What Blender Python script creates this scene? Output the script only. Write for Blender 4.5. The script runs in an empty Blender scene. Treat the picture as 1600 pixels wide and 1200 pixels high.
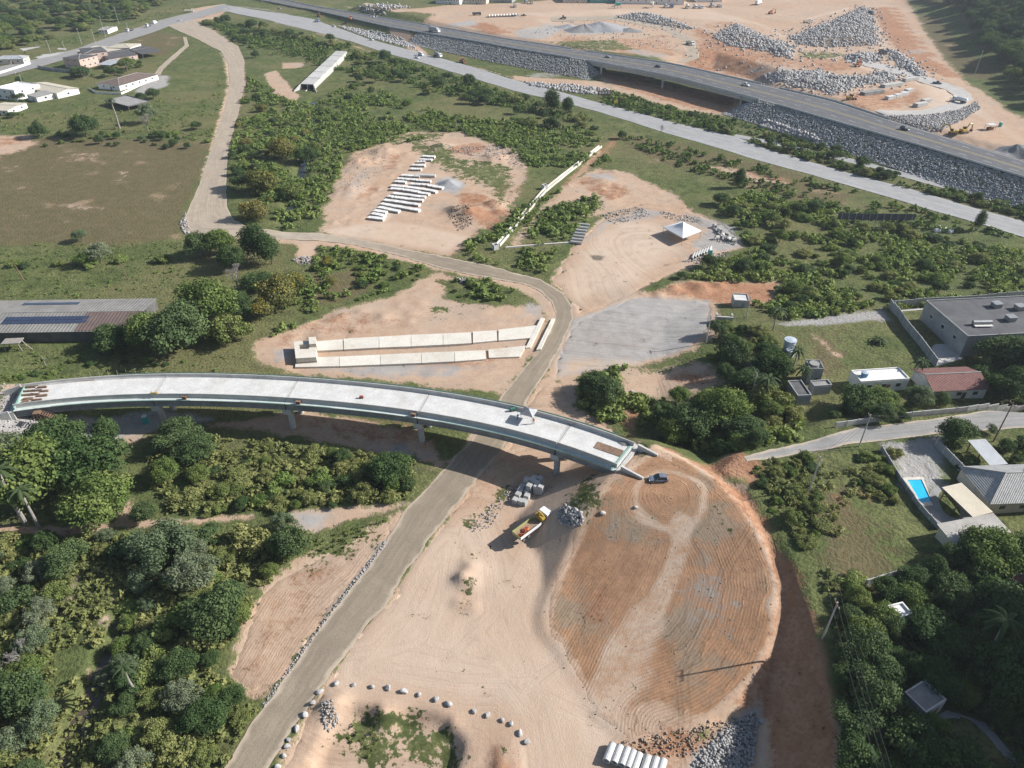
import bpy, bmesh, math, random
import numpy as np
from mathutils import Vector, Matrix
random.seed(7); RNG = np.random.default_rng(11)
SC = bpy.context.scene
COL = SC.collection

# ---------------------------------------------------------------- camera, world, sun, exposure
CAM_H = 110.0; PITCH = math.radians(35.6); FPX = 1110.0
cam_d = bpy.data.cameras.new('camera'); cam = bpy.data.objects.new('camera', cam_d); COL.objects.link(cam)
cam.location = (0, 0, CAM_H); cam.rotation_euler = (math.pi/2 - PITCH, 0, 0)
cam_d.sensor_width = 36; cam_d.lens = FPX/1600*36; cam_d.clip_start = 1; cam_d.clip_end = 6000
SC.camera = cam
SUN_EL, SUN_AZ = math.radians(32), math.radians(8)      # azimuth: from +X towards +Y
sun_dir = Vector((math.cos(SUN_EL)*math.cos(SUN_AZ), math.cos(SUN_EL)*math.sin(SUN_AZ), math.sin(SUN_EL)))
sd = bpy.data.lights.new('sun', 'SUN'); sd.energy = 5.0; sd.angle = math.radians(0.53); sd.color = (1.0, 0.97, 0.94)
so = bpy.data.objects.new('sun', sd); COL.objects.link(so); so.rotation_euler = sun_dir.to_track_quat('Z', 'Y').to_euler()
so.location = (300, 100, 300)
W = bpy.data.worlds.new('World'); SC.world = W; W.use_nodes = True
wn = W.node_tree.nodes; sky = wn.new('ShaderNodeTexSky'); sky.sky_type = 'NISHITA'; sky.sun_disc = False
sky.sun_elevation = SUN_EL; sky.sun_rotation = math.pi/2 - SUN_AZ; sky.air_density = 1.0; sky.dust_density = 1.2; sky.ozone_density = 1.0
W.node_tree.links.new(sky.outputs[0], wn['Background'].inputs[0]); wn['Background'].inputs[1].default_value = 0.076
SC.view_settings.view_transform = 'Standard'; SC.view_settings.look = 'None'
SC.view_settings.exposure = 0.66; SC.view_settings.gamma = 1.0; SC.view_settings.use_curve_mapping = False
SC.render.engine = 'CYCLES'; SC.cycles.use_denoising = True
SC.cycles.max_bounces = 5; SC.cycles.diffuse_bounces = 3; SC.cycles.transparent_max_bounces = 6; SC.cycles.volume_bounces = 0

# ---------------------------------------------------------------- helpers: survey points (photo pixel + height -> world point)
CP, SP = math.cos(PITCH), math.sin(PITCH)
def ray(px, py):
    u = (px-800)/FPX; v = (py-600)/FPX
    return u, CP - v*SP, -SP - v*CP
def P(px, py, z=0.0):
    dx, dy, dz = ray(px, py); t = (z-CAM_H)/dz
    return (dx*t, dy*t)
def PP(pts, z=0.0):
    return [P(a, b, z(a, b) if callable(z) else z) for a, b in pts]
def Pz(px, py, zf):
    z = 4.0
    for _ in range(12): x, y = P(px, py, z); z = zf(x, y)
    return (x, y)
def sdf(poly, X, Y):
    """signed distance to a closed polygon, positive inside"""
    pts = np.asarray(poly, float); n = len(pts)
    d2 = np.full(X.shape, 1e12); ins = np.zeros(X.shape, bool)
    for i in range(n):
        ax, ay = pts[i]; bx, by = pts[(i+1) % n]
        ex, ey = bx-ax, by-ay; L = ex*ex+ey*ey+1e-9
        t = np.clip(((X-ax)*ex+(Y-ay)*ey)/L, 0, 1)
        d2 = np.minimum(d2, (X-ax-t*ex)**2+(Y-ay-t*ey)**2)
        c = (ay > Y) != (by > Y)
        if ey != 0: ins ^= c & (X < ax + (Y-ay)/ey*ex)
    d = np.sqrt(d2)
    return np.where(ins, d, -d)
def pdist(line, X, Y, signed=False):
    pts = np.asarray(line, float); best = np.full(X.shape, 1e12); sg = np.ones(X.shape)
    for i in range(len(pts)-1):
        ax, ay = pts[i]; bx, by = pts[i+1]; ex, ey = bx-ax, by-ay; L = ex*ex+ey*ey+1e-9
        t = np.clip(((X-ax)*ex+(Y-ay)*ey)/L, 0, 1)
        d2 = (X-ax-t*ex)**2+(Y-ay-t*ey)**2; m = d2 < best
        best = np.where(m, d2, best)
        if signed: sg = np.where(m, np.sign(ex*(Y-ay)-ey*(X-ax)), sg)
    return np.sqrt(best)*sg
def sstep(x, a=0.0, b=1.0):
    t = np.clip((x-a)/(b-a), 0, 1); return t*t*(3-2*t)
def vnoise(X, Y, scale, seed=0):
    """smooth value noise in [-1,1]"""
    x = X/scale+seed*17.3; y = Y/scale+seed*5.1
    xi = np.floor(x); yi = np.floor(y); fx = x-xi; fy = y-yi
    fx = fx*fx*(3-2*fx); fy = fy*fy*(3-2*fy)
    def h(a, b):
        s = np.sin(a*127.1+b*311.7+seed*74.7)*43758.5453; return (s-np.floor(s))*2-1
    return (h(xi, yi)*(1-fx)+h(xi+1, yi)*fx)*(1-fy)+(h(xi, yi+1)*(1-fx)+h(xi+1, yi+1)*fx)*fy

# ---------------------------------------------------------------- terrain heights
DECK = 9.0
PADY, PADZ = [40,58,70,80,88,95,104,120], [.2,.25,.35,.6,1.3,3.3,DECK-.35,DECK-.35]
def zpad_np(x, y): return np.minimum(np.interp(y, PADY, PADZ)+.125*np.clip(x-12, 0, 38)*np.clip((105-y)/10, 0, 1)*np.clip((y-52)/26, 0, 1), DECK-.35)
def zpad(x, y): return float(zpad_np(x, y))
PAD_R = [(1018,697),(1060,714),(1110,744),(1150,785),(1185,838),(1207,890),(1212,930),(1204,985),(1185,1040),(1150,1088),(1100,1120),(1040,1142)]
PAD_L = [(985,1158),(930,1120),(895,1060),(872,1010),(850,985),(847,960),(868,900),(903,818),(926,778),(946,750)]
PAD_W = [Pz(a, b, zpad) for a, b in PAD_R+PAD_L]
PAD_RW = [Pz(a, b, zpad) for a, b in PAD_R]
HIGH1 = PP([(1128,738),(1165,762),(1207,818),(1243,880),(1268,950),(1292,1030),(1306,1100),(1312,1260),(1900,1260),(1900,660),(1500,640),(1300,655),(1200,690),(1150,712)], 7.0)
HIGH2 = PP([(1190,520),(1380,500),(1900,440),(1900,720),(1210,720),(1180,640)], 4.0)
def zhw(x, y): return float(8*np.clip((840-y)/260, 0.12, 1))
HW_FAR = [(380,-14),(425,-4),(550,20),(670,40),(800,63),(920,81),(1050,100),(1200,134),(1300,157),(1412,194),(1600,251),(1760,300)]
HW_NEAR = [(360,-8),(405,0),(485,15),(615,44),(700,58),(800,76),(925,96),(1050,120),(1200,160),(1300,189),(1450,232),(1600,278),(1760,330)]
HWF = np.array([Pz(a, b, zhw) for a, b in HW_FAR]); HWN = np.array([Pz(a, b, zhw) for a, b in HW_NEAR])
def resample(pts, n):
    pts = np.asarray(pts, float); s = np.r_[0, np.cumsum(np.hypot(*np.diff(pts[:, :2], axis=0).T))]
    t = np.linspace(0, s[-1], n); return np.stack([np.interp(t, s, pts[:, k]) for k in range(pts.shape[1])], 1)
HWFr, HWNr = resample(HWF, 70), resample(HWN, 70)
def hw_split(pxa, pxb, far=True):
    """highway top polygon between two photo columns"""
    def cut(rs):
        w = rs[:, 1]*CP + (CAM_H-8)*SP; u = 800+FPX*rs[:, 0]/w
        return rs[(u >= pxa) & (u <= pxb)]
    return np.r_[cut(HWNr), cut(HWFr)[::-1]]
HW_A = hw_split(-900, 930); HW_B = hw_split(1168, 2400)
PLATEAU = np.r_[[P(560,8,7), P(800,58,7), P(900,72,7), P(960,84,7), P(1010,92,7), P(1060,86,7), P(1120,82,7), P(1200,100,7), P(1230,118,7), P(1215,132,7), P(1300,152,7), P(1412,188,7), P(1600,240,7), P(1800,290,7), P(1900,60,7)], [(900, 900), (700, 1500), (-120, 1500), (-120, 900)]]
HILL = PP([(1385,-6),(1420,20),(1450,60),(1480,100),(1530,130),(1600,180),(1800,280)], 7.0)+[(900, 420), (1100, 1000), (700, 1500), (330, 1300)]
SHADE_HILL = [(87, 20), (90, 45), (98, 66), (114, 92), (230, 99), (230, 20)]  # unseen hill added right of the frame, shaped to shade the lower right
BANKL = PP([(-200,560),(20,612),(28,648),(-10,668),(-200,690)], 6.0)
PIT = PP([(520,1090),(600,1110),(700,1120),(730,1160),(715,1260),(440,1260),(500,1150)], 0)
PIT2 = PP([(765,1165),(800,1155),(822,1175),(815,1230),(765,1230)], 0)
DITCH = PP([(489,158),(492,185),(488,215),(474,250),(466,290),(445,345)], 0)
STREAM = PP([(262,880),(215,930),(195,960),(188,990),(160,1040),(140,1080),(128,1110),(112,1150),(95,1215)], 0)
CHAN = PP([(448,545),(470,520),(840,498),(852,520),(830,566),(455,585)], 0)
MOUND = [(735,335,6,2.6),(772,322,5,2.2),(560,255,9,2.0),(600,238,8,1.8),(710,330,5,2.0),(545,300,8,1.6),(775,250,7,1.8),(690,232,7,2.0),(940,285,6,1.2),(525,1105,3,.8),(1095,450,3.5,1.3),(1050,452,3.0,1.1),(640,300,3,.0)]
_r = random.Random(9)
for _q, _n in (([(525,345),(545,265),(600,235),(640,240),(600,290),(560,345)], 16), ([(700,330),(760,300),(810,300),(790,340),(745,365),(720,360)], 12), ([(690,225),(800,230),(815,262),(770,250),(720,240)], 12), ([(480,505),(640,470),(700,485),(640,505),(500,520)], 12), ([(880,290),(960,270),(1030,300),(960,318)], 8), ([(1000,458),(1060,445),(1120,445),(1080,458)], 6), ([(500,1105),(530,1100),(700,1125),(720,1150),(600,1115)], 8), ([(730,880),(760,890),(735,960),(715,940)], 7)):
    for _ in range(_n): _a, _b = _r.choice(_q), _r.choice(_q); _t = _r.random(); MOUND.append((_a[0]*_t+_b[0]*(1-_t)+_r.uniform(-6, 6), _a[1]*_t+_b[1]*(1-_t)+_r.uniform(-4, 4), _r.uniform(1.2, 3.2), _r.uniform(.25, .9)))
MOUND_W = [(*P(a, b, 0), r, h) for a, b, r, h in MOUND]
def _part(poly, X, Y, pad, f, h):
    """apply f(h, signed distance, x, y) only near a polygon"""
    p = np.asarray(poly); lo, hi = p.min(0)-pad, p.max(0)+pad
    m = (X > lo[0]) & (X < hi[0]) & (Y > lo[1]) & (Y < hi[1])
    if m.any(): x, y = X[m], Y[m]; h[m] = f(h[m], sdf(poly, x, y), x, y)
def _line(line, X, Y, pad, f, h):
    p = np.asarray(line); lo, hi = p.min(0)-pad, p.max(0)+pad
    m = (X > lo[0]) & (X < hi[0]) & (Y > lo[1]) & (Y < hi[1])
    if m.any(): x, y = X[m], Y[m]; h[m] = f(h[m], pdist(line, x, y))
def H_exact(X, Y):
    h = 0.35*vnoise(X, Y, 38, 1)+0.16*vnoise(X, Y, 11, 2)+0.05*vnoise(X, Y, 3.1, 3)
    _part(HIGH1, X, Y, 14, lambda h, d, x, y: np.maximum(h, 7.0+.25*vnoise(x, y, 7, 5)+np.minimum(0, .72*d)), h)
    _part(HIGH2, X, Y, 30, lambda h, d, x, y: np.maximum(h, 4.0+.2*vnoise(x, y, 9, 6)+np.minimum(0, .16*d)), h)
    def padf(h, d, x, y):
        sl = np.where(x > 32, .62, .62-.32*sstep(91-y, 0, 8))
        return np.maximum(h, zpad_np(x, y)+np.minimum(0, sl*d))
    _part(PAD_W, X, Y, 26, padf, h)
    _part(BANKL, X, Y, 16, lambda h, d, x, y: np.maximum(h, 7.2+np.minimum(0, .5*d)), h)
    _part(PIT, X, Y, 3, lambda h, d, x, y: h-1.7*sstep(d+1.2*vnoise(x, y, 3, 82), -.4, 2.2), h); _part(PIT2, X, Y, 3, lambda h, d, x, y: h+.7*sstep(d, -.5, 2)*(1+.5*vnoise(x, y, 1.5, 81)), h)
    _line(STREAM, X, Y, 5, lambda h, d: h-1.6*sstep(-d, -3.2, -1.2), h); _line(DITCH, X, Y, 5, lambda h, d: h-1.3*sstep(-d, -4.5, -1.5), h)
    _part(CHAN, X, Y, 3, lambda h, d, x, y: h-.35*sstep(d, -1.0, 1.5), h)
    zw = lambda y: 8*np.clip((840-y)/260, 0.12, 1)
    for q in (HW_A, HW_B): _part(q, X, Y, 18, lambda h, d, x, y: np.maximum(h, zw(y)+np.minimum(0, .53*d)), h)
    _part(PLATEAU, X, Y, 20, lambda h, d, x, y: np.maximum(h, 7+.5*vnoise(x, y, 25, 8)+np.minimum(0, .45*d)), h)
    _part(HILL, X, Y, 8, lambda h, d, x, y: h+np.where(d > 0, 95*(1-np.exp(-(np.maximum(d, 0)/165)**1.7)), 0)+2.5*vnoise(x, y, 45, 9)*sstep(d, 5, 40), h)
    _part(SHADE_HILL, X, Y, 2, lambda h, d, x, y: h+np.where(d > 0, 82*(1-np.exp(-np.maximum(d, 0)/36)), 0), h)
    for q in (HW_A, HW_B): _part(q, X, Y, 2, lambda h, d, x, y: np.where(d > -1, np.where(d > 0, zw(y), np.minimum(h, zw(y))), h), h)
    for mx, my, r, a in MOUND_W:
        m = (abs(X-mx) < 2.5*r) & (abs(Y-my) < 2.5*r)
        if m.any(): x, y = X[m], Y[m]; h[m] += a*np.exp(-((x-mx)**2+(y-my)**2)/(r*r)*1.6)*(1+.35*vnoise(x, y, 2.3, 21))
    return h
# height grid shared by everything that stands on the ground
_ys = [30.0]
while _ys[-1] < 1900: _ys.append(_ys[-1]+max(.75, _ys[-1]*.0062))
_xh = [0.0]
while _xh[-1] < 1500: _xh.append(_xh[-1]+(.95 if _xh[-1] < 125 else .95+(_xh[-1]-125)*.028))
GXS = np.r_[-np.array(_xh[:0:-1]), _xh]; GYS = np.array(_ys); GX, GY = np.meshgrid(GXS, GYS)
GZ = H_exact(GX.ravel(), GY.ravel()).reshape(GX.shape)
def H(X, Y):
    X = np.asarray(X, float); Y = np.asarray(Y, float)
    i = np.clip(np.searchsorted(GXS, X)-1, 0, len(GXS)-2); j = np.clip(np.searchsorted(GYS, Y)-1, 0, len(GYS)-2)
    u = np.clip((X-GXS[i])/(GXS[i+1]-GXS[i]), 0, 1); v = np.clip((Y-GYS[j])/(GYS[j+1]-GYS[j]), 0, 1)
    return (GZ[j, i]*(1-u)+GZ[j, i+1]*u)*(1-v)+(GZ[j+1, i]*(1-u)+GZ[j+1, i+1]*u)*v
_T = np.geomspace(0.52, 14, 420)
def G(px, py, dz=0.0):
    """photo pixel -> point on the terrain (raised by dz)"""
    dx, dy, dz_ = ray(px, py); t = _T*CAM_H/0.9
    hz = CAM_H+dz_*t; f = hz-(H(dx*t, dy*t)+dz)
    k = int(np.argmax(f < 0))
    if k == 0: k = len(t)-1
    a = f[k-1]/(f[k-1]-f[k]+1e-9); tt = t[k-1]+(t[k]-t[k-1])*a
    ts = np.linspace(t[k-1], t[k], 24); f = CAM_H+dz_*ts-(H(dx*ts, dy*ts)+dz); j = int(np.argmax(f < 0)); tt = ts[max(j, 0)] if f[j] < 0 else tt
    x, y = dx*tt, dy*tt
    return Vector((x, y, float(H(np.array([x]), np.array([y]))[0])+dz))
def hz(x, y): return float(H(np.array([x]), np.array([y]))[0])
def pxm(p):
    """photo pixels per metre at a world point"""
    return FPX/(p[1]*CP+(CAM_H-p[2])*SP)
def dep(p): return math.atan2(CAM_H-p[2], math.hypot(p[0], p[1]))

_ONES = 'first second third fourth fifth sixth seventh eighth ninth tenth eleventh twelfth thirteenth fourteenth fifteenth sixteenth seventeenth eighteenth nineteenth'.split()
def nth(k):
    k += 1
    if k < 20: return _ONES[k-1]
    t = {2: 'twent', 3: 'thirt', 4: 'fort', 5: 'fift'}[k//10]; return t+'ieth' if k % 10 == 0 else t+'y-'+_ONES[k % 10-1]
def px_of(p):
    w = p[1]*CP+(CAM_H-p[2])*SP; return 800+FPX*p[0]/w, 600-FPX*(p[1]*SP+(p[2]-CAM_H)*CP)/w
# ---------------------------------------------------------------- mesh + object helpers
def tag(o, label=None, cat=None, group=None, kind=None):
    if label: o['label'] = label
    if cat: o['category'] = cat
    if group: o['group'] = group
    if kind: o['kind'] = kind
    return o
def link(o, parent=None):
    COL.objects.link(o)
    if parent is not None: o.parent = parent
    return o
def empty(name, loc=(0, 0, 0), rz=0.0):
    o = bpy.data.objects.new(name, None); o.empty_display_size = .3; o.location = loc; o.rotation_euler = (0, 0, rz); return link(o)
def mesh_np(name, co, faces, mat=None, smooth=False):
    """faces: int array (n,3|4)"""
    me = bpy.data.meshes.new(name); co = np.ascontiguousarray(co, np.float32); faces = np.ascontiguousarray(faces, np.int32)
    nf, k = faces.shape
    me.vertices.add(len(co)); me.vertices.foreach_set('co', co.ravel())
    me.loops.add(nf*k); me.loops.foreach_set('vertex_index', faces.ravel())
    me.polygons.add(nf); me.polygons.foreach_set('loop_start', np.arange(0, nf*k, k, dtype=np.int32)); me.polygons.foreach_set('loop_total', np.full(nf, k, np.int32))
    if smooth: me.polygons.foreach_set('use_smooth', np.ones(nf, bool))
    me.update(calc_edges=True); me.validate()
    if mat is not None: me.materials.append(mat)
    return me
def fattr(me, name, vals, domain='POINT'):
    a = me.attributes.new(name, 'FLOAT', domain); a.data.foreach_set('value', np.ascontiguousarray(vals, np.float32).ravel())
def ob(name, me, parent=None, loc=None):
    o = bpy.data.objects.new(name, me)
    if loc is not None: o.location = loc
    return link(o, parent)
class MB:
    """collects simple solids into one mesh"""
    def __init__(s): s.v = []; s.f = []; s.mi = []; s.m = 0
    def add(s, vs, fs):
        b = len(s.v); s.v += [tuple(v) for v in vs]; s.f += [tuple(b+i for i in f) for f in fs]; s.mi += [s.m]*len(fs)
    def box(s, c, d, rz=0.0, taper=1.0, ry=0.0):
        x, y, z = d[0]/2, d[1]/2, d[2]/2
        R = Matrix.Rotation(rz, 3, 'Z') @ Matrix.Rotation(ry, 3, 'Y'); c = Vector(c)
        vs = []
        for k in (-1, 1):
            q = 1 if k < 0 else taper
            for i, j in ((-1, -1), (1, -1), (1, 1), (-1, 1)): vs.append(c+R @ Vector((i*x*q, j*y*q, k*z)))
        s.add(vs, [(3, 2, 1, 0), (4, 5, 6, 7), (0, 1, 5, 4), (1, 2, 6, 5), (2, 3, 7, 6), (3, 0, 4, 7)]); return s
    def bx(s, x0, x1, y0, y1, z0, z1): return s.box(((x0+x1)/2, (y0+y1)/2, (z0+z1)/2), (abs(x1-x0), abs(y1-y0), abs(z1-z0)))
    def prism(s, poly, z0, z1):
        n = len(poly); a = sum(poly[i][0]*poly[(i+1) % n][1]-poly[(i+1) % n][0]*poly[i][1] for i in range(n))
        if a < 0: poly = poly[::-1]
        f0 = z0 if callable(z0) else (lambda x, y: z0); f1 = z1 if callable(z1) else (lambda x, y: z1)
        vs = [(x, y, f0(x, y)) for x, y in poly]+[(x, y, f1(x, y)) for x, y in poly]
        s.add(vs, [tuple(range(n-1, -1, -1)), tuple(range(n, 2*n))]+[(i, (i+1) % n, n+(i+1) % n, n+i) for i in range(n)]); return s
    def tube(s, p, q, r0, r1=None, n=8, cap=True):
        p, q = Vector(p), Vector(q); r1 = r0 if r1 is None else r1; d = (q-p)
        if d.length < 1e-6: return s
        d.normalize(); a = d.orthogonal().normalized(); b = d.cross(a); vs = []
        for c, r in ((p, r0), (q, r1)):
            for k in range(n): t = 2*math.pi*k/n; vs.append(c+a*r*math.cos(t)+b*r*math.sin(t))
        fs = [(k, (k+1) % n, n+(k+1) % n, n+k) for k in range(n)]
        if cap: fs += [tuple(range(n-1, -1, -1)), tuple(range(n, 2*n))]
        s.add(vs, fs); return s
    def pipe(s, p, q, ro, ri, n=14):
        p, q = Vector(p), Vector(q); d = (q-p).normalized(); a = d.orthogonal().normalized(); b = d.cross(a); vs = []
        for c, r in ((p, ro), (q, ro), (q, ri), (p, ri)):
            for k in range(n): t = 2*math.pi*k/n; vs.append(c+a*r*math.cos(t)+b*r*math.sin(t))
        fs = []
        for w in range(4):
            for k in range(n): fs.append((w*n+k, w*n+(k+1) % n, ((w+1) % 4)*n+(k+1) % n, ((w+1) % 4)*n+k))
        s.add(vs, fs); return s
    def quad(s, a, b, c, d): s.add([a, b, c, d], [(0, 1, 2, 3)]); return s
    def loft(s, rings, closed=True, caps=True):
        """rings: list of equal-length point loops"""
        n = len(rings[0]); vs = [p for r in rings for p in r]; fs = []
        for i in range(len(rings)-1):
            for k in range(n if closed else n-1): fs.append((i*n+k, i*n+(k+1) % n, (i+1)*n+(k+1) % n, (i+1)*n+k))
        if caps: fs += [tuple(range(n-1, -1, -1)), tuple((len(rings)-1)*n+k for k in range(n))]
        s.add(vs, fs); return s
    def mesh(s, name, *mats, smooth=False, bevel=0.0):
        me = bpy.data.meshes.new(name); me.from_pydata([tuple(v) for v in s.v], [], s.f)
        for m in mats: me.materials.append(m)
        if len(mats) > 1: me.polygons.foreach_set('material_index', s.mi)
        bm = bmesh.new(); bm.from_mesh(me)
        bmesh.ops.recalc_face_normals(bm, faces=bm.faces)
        if bevel: bmesh.ops.bevel(bm, geom=[e for e in bm.edges if e.is_manifold and e.calc_face_angle(0) > .6], offset=bevel, segments=2, affect='EDGES', profile=.6, clamp_overlap=True)
        bm.to_mesh(me); bm.free()
        if smooth: me.polygons.foreach_set('use_smooth', [True]*len(me.polygons))
        me.update(); return me
    def ob(s, name, mat, parent=None, loc=None, smooth=False, bevel=0.0):
        ms = mat if isinstance(mat, (list, tuple)) else [mat]
        return ob(name, s.mesh(name, *ms, smooth=smooth, bevel=bevel), parent, loc)
def copy_tree(o, parent=None, loc=None, rz=None, sc=None):
    c = o.copy(); COL.objects.link(c); c.parent = parent
    if loc is not None: c.location = loc
    if rz is not None: c.rotation_euler = (c.rotation_euler[0], c.rotation_euler[1], rz)
    if sc is not None: c.scale = (sc, sc, sc) if not isinstance(sc, tuple) else sc
    for ch in list(o.children): copy_tree(ch, c)
    return c
def pxdir(a, b):
    """heading angle of the ground line between two photo pixels"""
    A, B = G(*a), G(*b); return math.atan2(B.y-A.y, B.x-A.x)

# ---------------------------------------------------------------- materials
class NT:
    def __init__(s, name):
        s.m = bpy.data.materials.new(name); s.m.use_nodes = True; s.t = s.m.node_tree; s.n = s.t.nodes
        s.b = s.n['Principled BSDF']; s.b.inputs['Specular IOR Level'].default_value = .25
        s.pos = s.n.new('ShaderNodeNewGeometry').outputs['Position']
    def l(s, a, b): s.t.links.new(a, b)
    def put(s, sock, v):
        if isinstance(v, bpy.types.NodeSocket): s.l(v, sock)
        elif isinstance(v, (tuple, list)): sock.default_value = (*v, 1) if len(v) == 3 and sock.type == 'RGBA' else v
        else: sock.default_value = v
    def noise(s, scale, detail=4, rough=.55, vec=None, dist=0.0):
        n = s.n.new('ShaderNodeTexNoise'); n.inputs['Scale'].default_value = scale; n.inputs['Detail'].default_value = detail; n.inputs['Roughness'].default_value = rough
        n.inputs['Distortion'].default_value = dist; s.l(vec or s.pos, n.inputs['Vector']); return n.outputs[0]
    def vor(s, scale, out='Color', vec=None, feat='F1'):
        n = s.n.new('ShaderNodeTexVoronoi'); n.feature = feat; n.inputs['Scale'].default_value = scale; s.l(vec or s.pos, n.inputs['Vector']); return n.outputs[out]
    def math(s, op, a, b=0.0, c=0.0):
        n = s.n.new('ShaderNodeMath'); n.operation = op; s.put(n.inputs[0], a); s.put(n.inputs[1], b); s.put(n.inputs[2], c); return n.outputs[0]
    def mr(s, v, a, b, c=0.0, d=1.0, smooth=True):
        n = s.n.new('ShaderNodeMapRange'); n.interpolation_type = 'SMOOTHSTEP' if smooth else 'LINEAR'
        s.put(n.inputs[0], v); n.inputs[1].default_value = a; n.inputs[2].default_value = b; n.inputs[3].default_value = c; n.inputs[4].default_value = d; return n.outputs[0]
    def mix(s, f, a, b, mode='MIX'):
        n = s.n.new('ShaderNodeMix'); n.data_type = 'RGBA'; n.blend_type = mode; s.put(n.inputs[0], f); s.put(n.inputs[6], a); s.put(n.inputs[7], b); return n.outputs[2]
    def attr(s, name, out='Fac'):
        n = s.n.new('ShaderNodeAttribute'); n.attribute_name = name; return n.outputs[out]
    def scalev(s, vec, sx, sy, sz):
        n = s.n.new('ShaderNodeVectorMath'); n.operation = 'MULTIPLY'; s.l(vec, n.inputs[0]); n.inputs[1].default_value = (sx, sy, sz); return n.outputs[0]
    def objco(s): return s.n.new('ShaderNodeTexCoord').outputs['Object']
    def rnd(s): return s.n.new('ShaderNodeObjectInfo').outputs['Random']
    def col(s, c): s.put(s.b.inputs['Base Color'], c)
    def bump(s, h, dist=.1, strength=1.0):
        n = s.n.new('ShaderNodeBump'); n.inputs['Distance'].default_value = dist; n.inputs['Strength'].default_value = strength; s.l(h, n.inputs['Height']); s.l(n.outputs[0], s.b.inputs['Normal'])
    def done(s, rough=.9, metal=0.0, spec=None):
        s.put(s.b.inputs['Roughness'], rough); s.b.inputs['Metallic'].default_value = metal
        if spec is not None: s.b.inputs['Specular IOR Level'].default_value = spec
        return s.m
MATS = {}
def wm(name, c1, c2=None, scale=.6, rough=.85, bump=0.0, bscale=None, metal=0.0, spec=.25, fine=.25, rnd=0.0, stain=None):
    """weathered surface: two tones, fine grain, optional stains and per-object variation"""
    if name in MATS: return MATS[name]
    t = NT(name); c2 = c2 or tuple(.72*c for c in c1)
    a = t.noise(scale, 5, .6); c = t.mix(t.mr(a, .32, .68), c1, c2)
    if stain: c = t.mix(t.mr(t.noise(scale*.37, 6, .7), .52, .72), c, stain)
    f = t.noise(scale*9, 3); c = t.mix(fine, c, t.mix(1.0, c, t.mix(t.mr(f, .3, .7), (.55, .55, .55), (1.3, 1.3, 1.3)), 'MULTIPLY'))
    if rnd:
        v = t.mr(t.rnd(), 0, 1, 1-rnd, 1+rnd, False); n = t.n.new('ShaderNodeCombineColor'); [t.l(v, n.inputs[i]) for i in range(3)]
        c = t.mix(1.0, c, n.outputs[0], 'MULTIPLY')
    t.col(c)
    if bump: t.bump(t.noise(bscale or scale*6, 4), bump)
    MATS[name] = t.done(rough, metal, spec); return MATS[name]
def corr(name, c1, c2, period=.3, axis=0, rough=.55, metal=.2, stain=None):
    """corrugated sheet in the object's own axes"""
    if name in MATS: return MATS[name]
    t = NT(name); o = t.objco(); a = t.noise(.35, 5, .65); c = t.mix(t.mr(a, .35, .65), c1, c2)
    if stain: c = t.mix(t.mr(t.noise(.22, 6, .7), .5, .7), c, stain)
    c = t.mix(.3, c, t.mix(t.mr(t.noise(5, 3), .3, .7), tuple(.5*x for x in c1), c1)); t.col(c)
    sx = t.n.new('ShaderNodeSeparateXYZ'); t.l(o, sx.inputs[0])
    t.bump(t.math('SINE', t.math('MULTIPLY', sx.outputs[axis], 2*math.pi/period)), .035)
    MATS[name] = t.done(rough, metal); return MATS[name]
def tiles(name, c1, c2, period=.35, axis=0):
    if name in MATS: return MATS[name]
    t = NT(name); o = t.objco(); c = t.mix(t.mr(t.noise(.5, 5, .65), .35, .65), c1, c2)
    c = t.mix(.35, c, t.mix(t.vor(3.2), tuple(.5*x for x in c1), tuple(min(1, 1.3*x) for x in c1))); t.col(c)
    sx = t.n.new('ShaderNodeSeparateXYZ'); t.l(o, sx.inputs[0])
    t.bump(t.math('SINE', t.math('MULTIPLY', sx.outputs[axis], 2*math.pi/period)), .05)
    MATS[name] = t.done(.9); return MATS[name]

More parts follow.
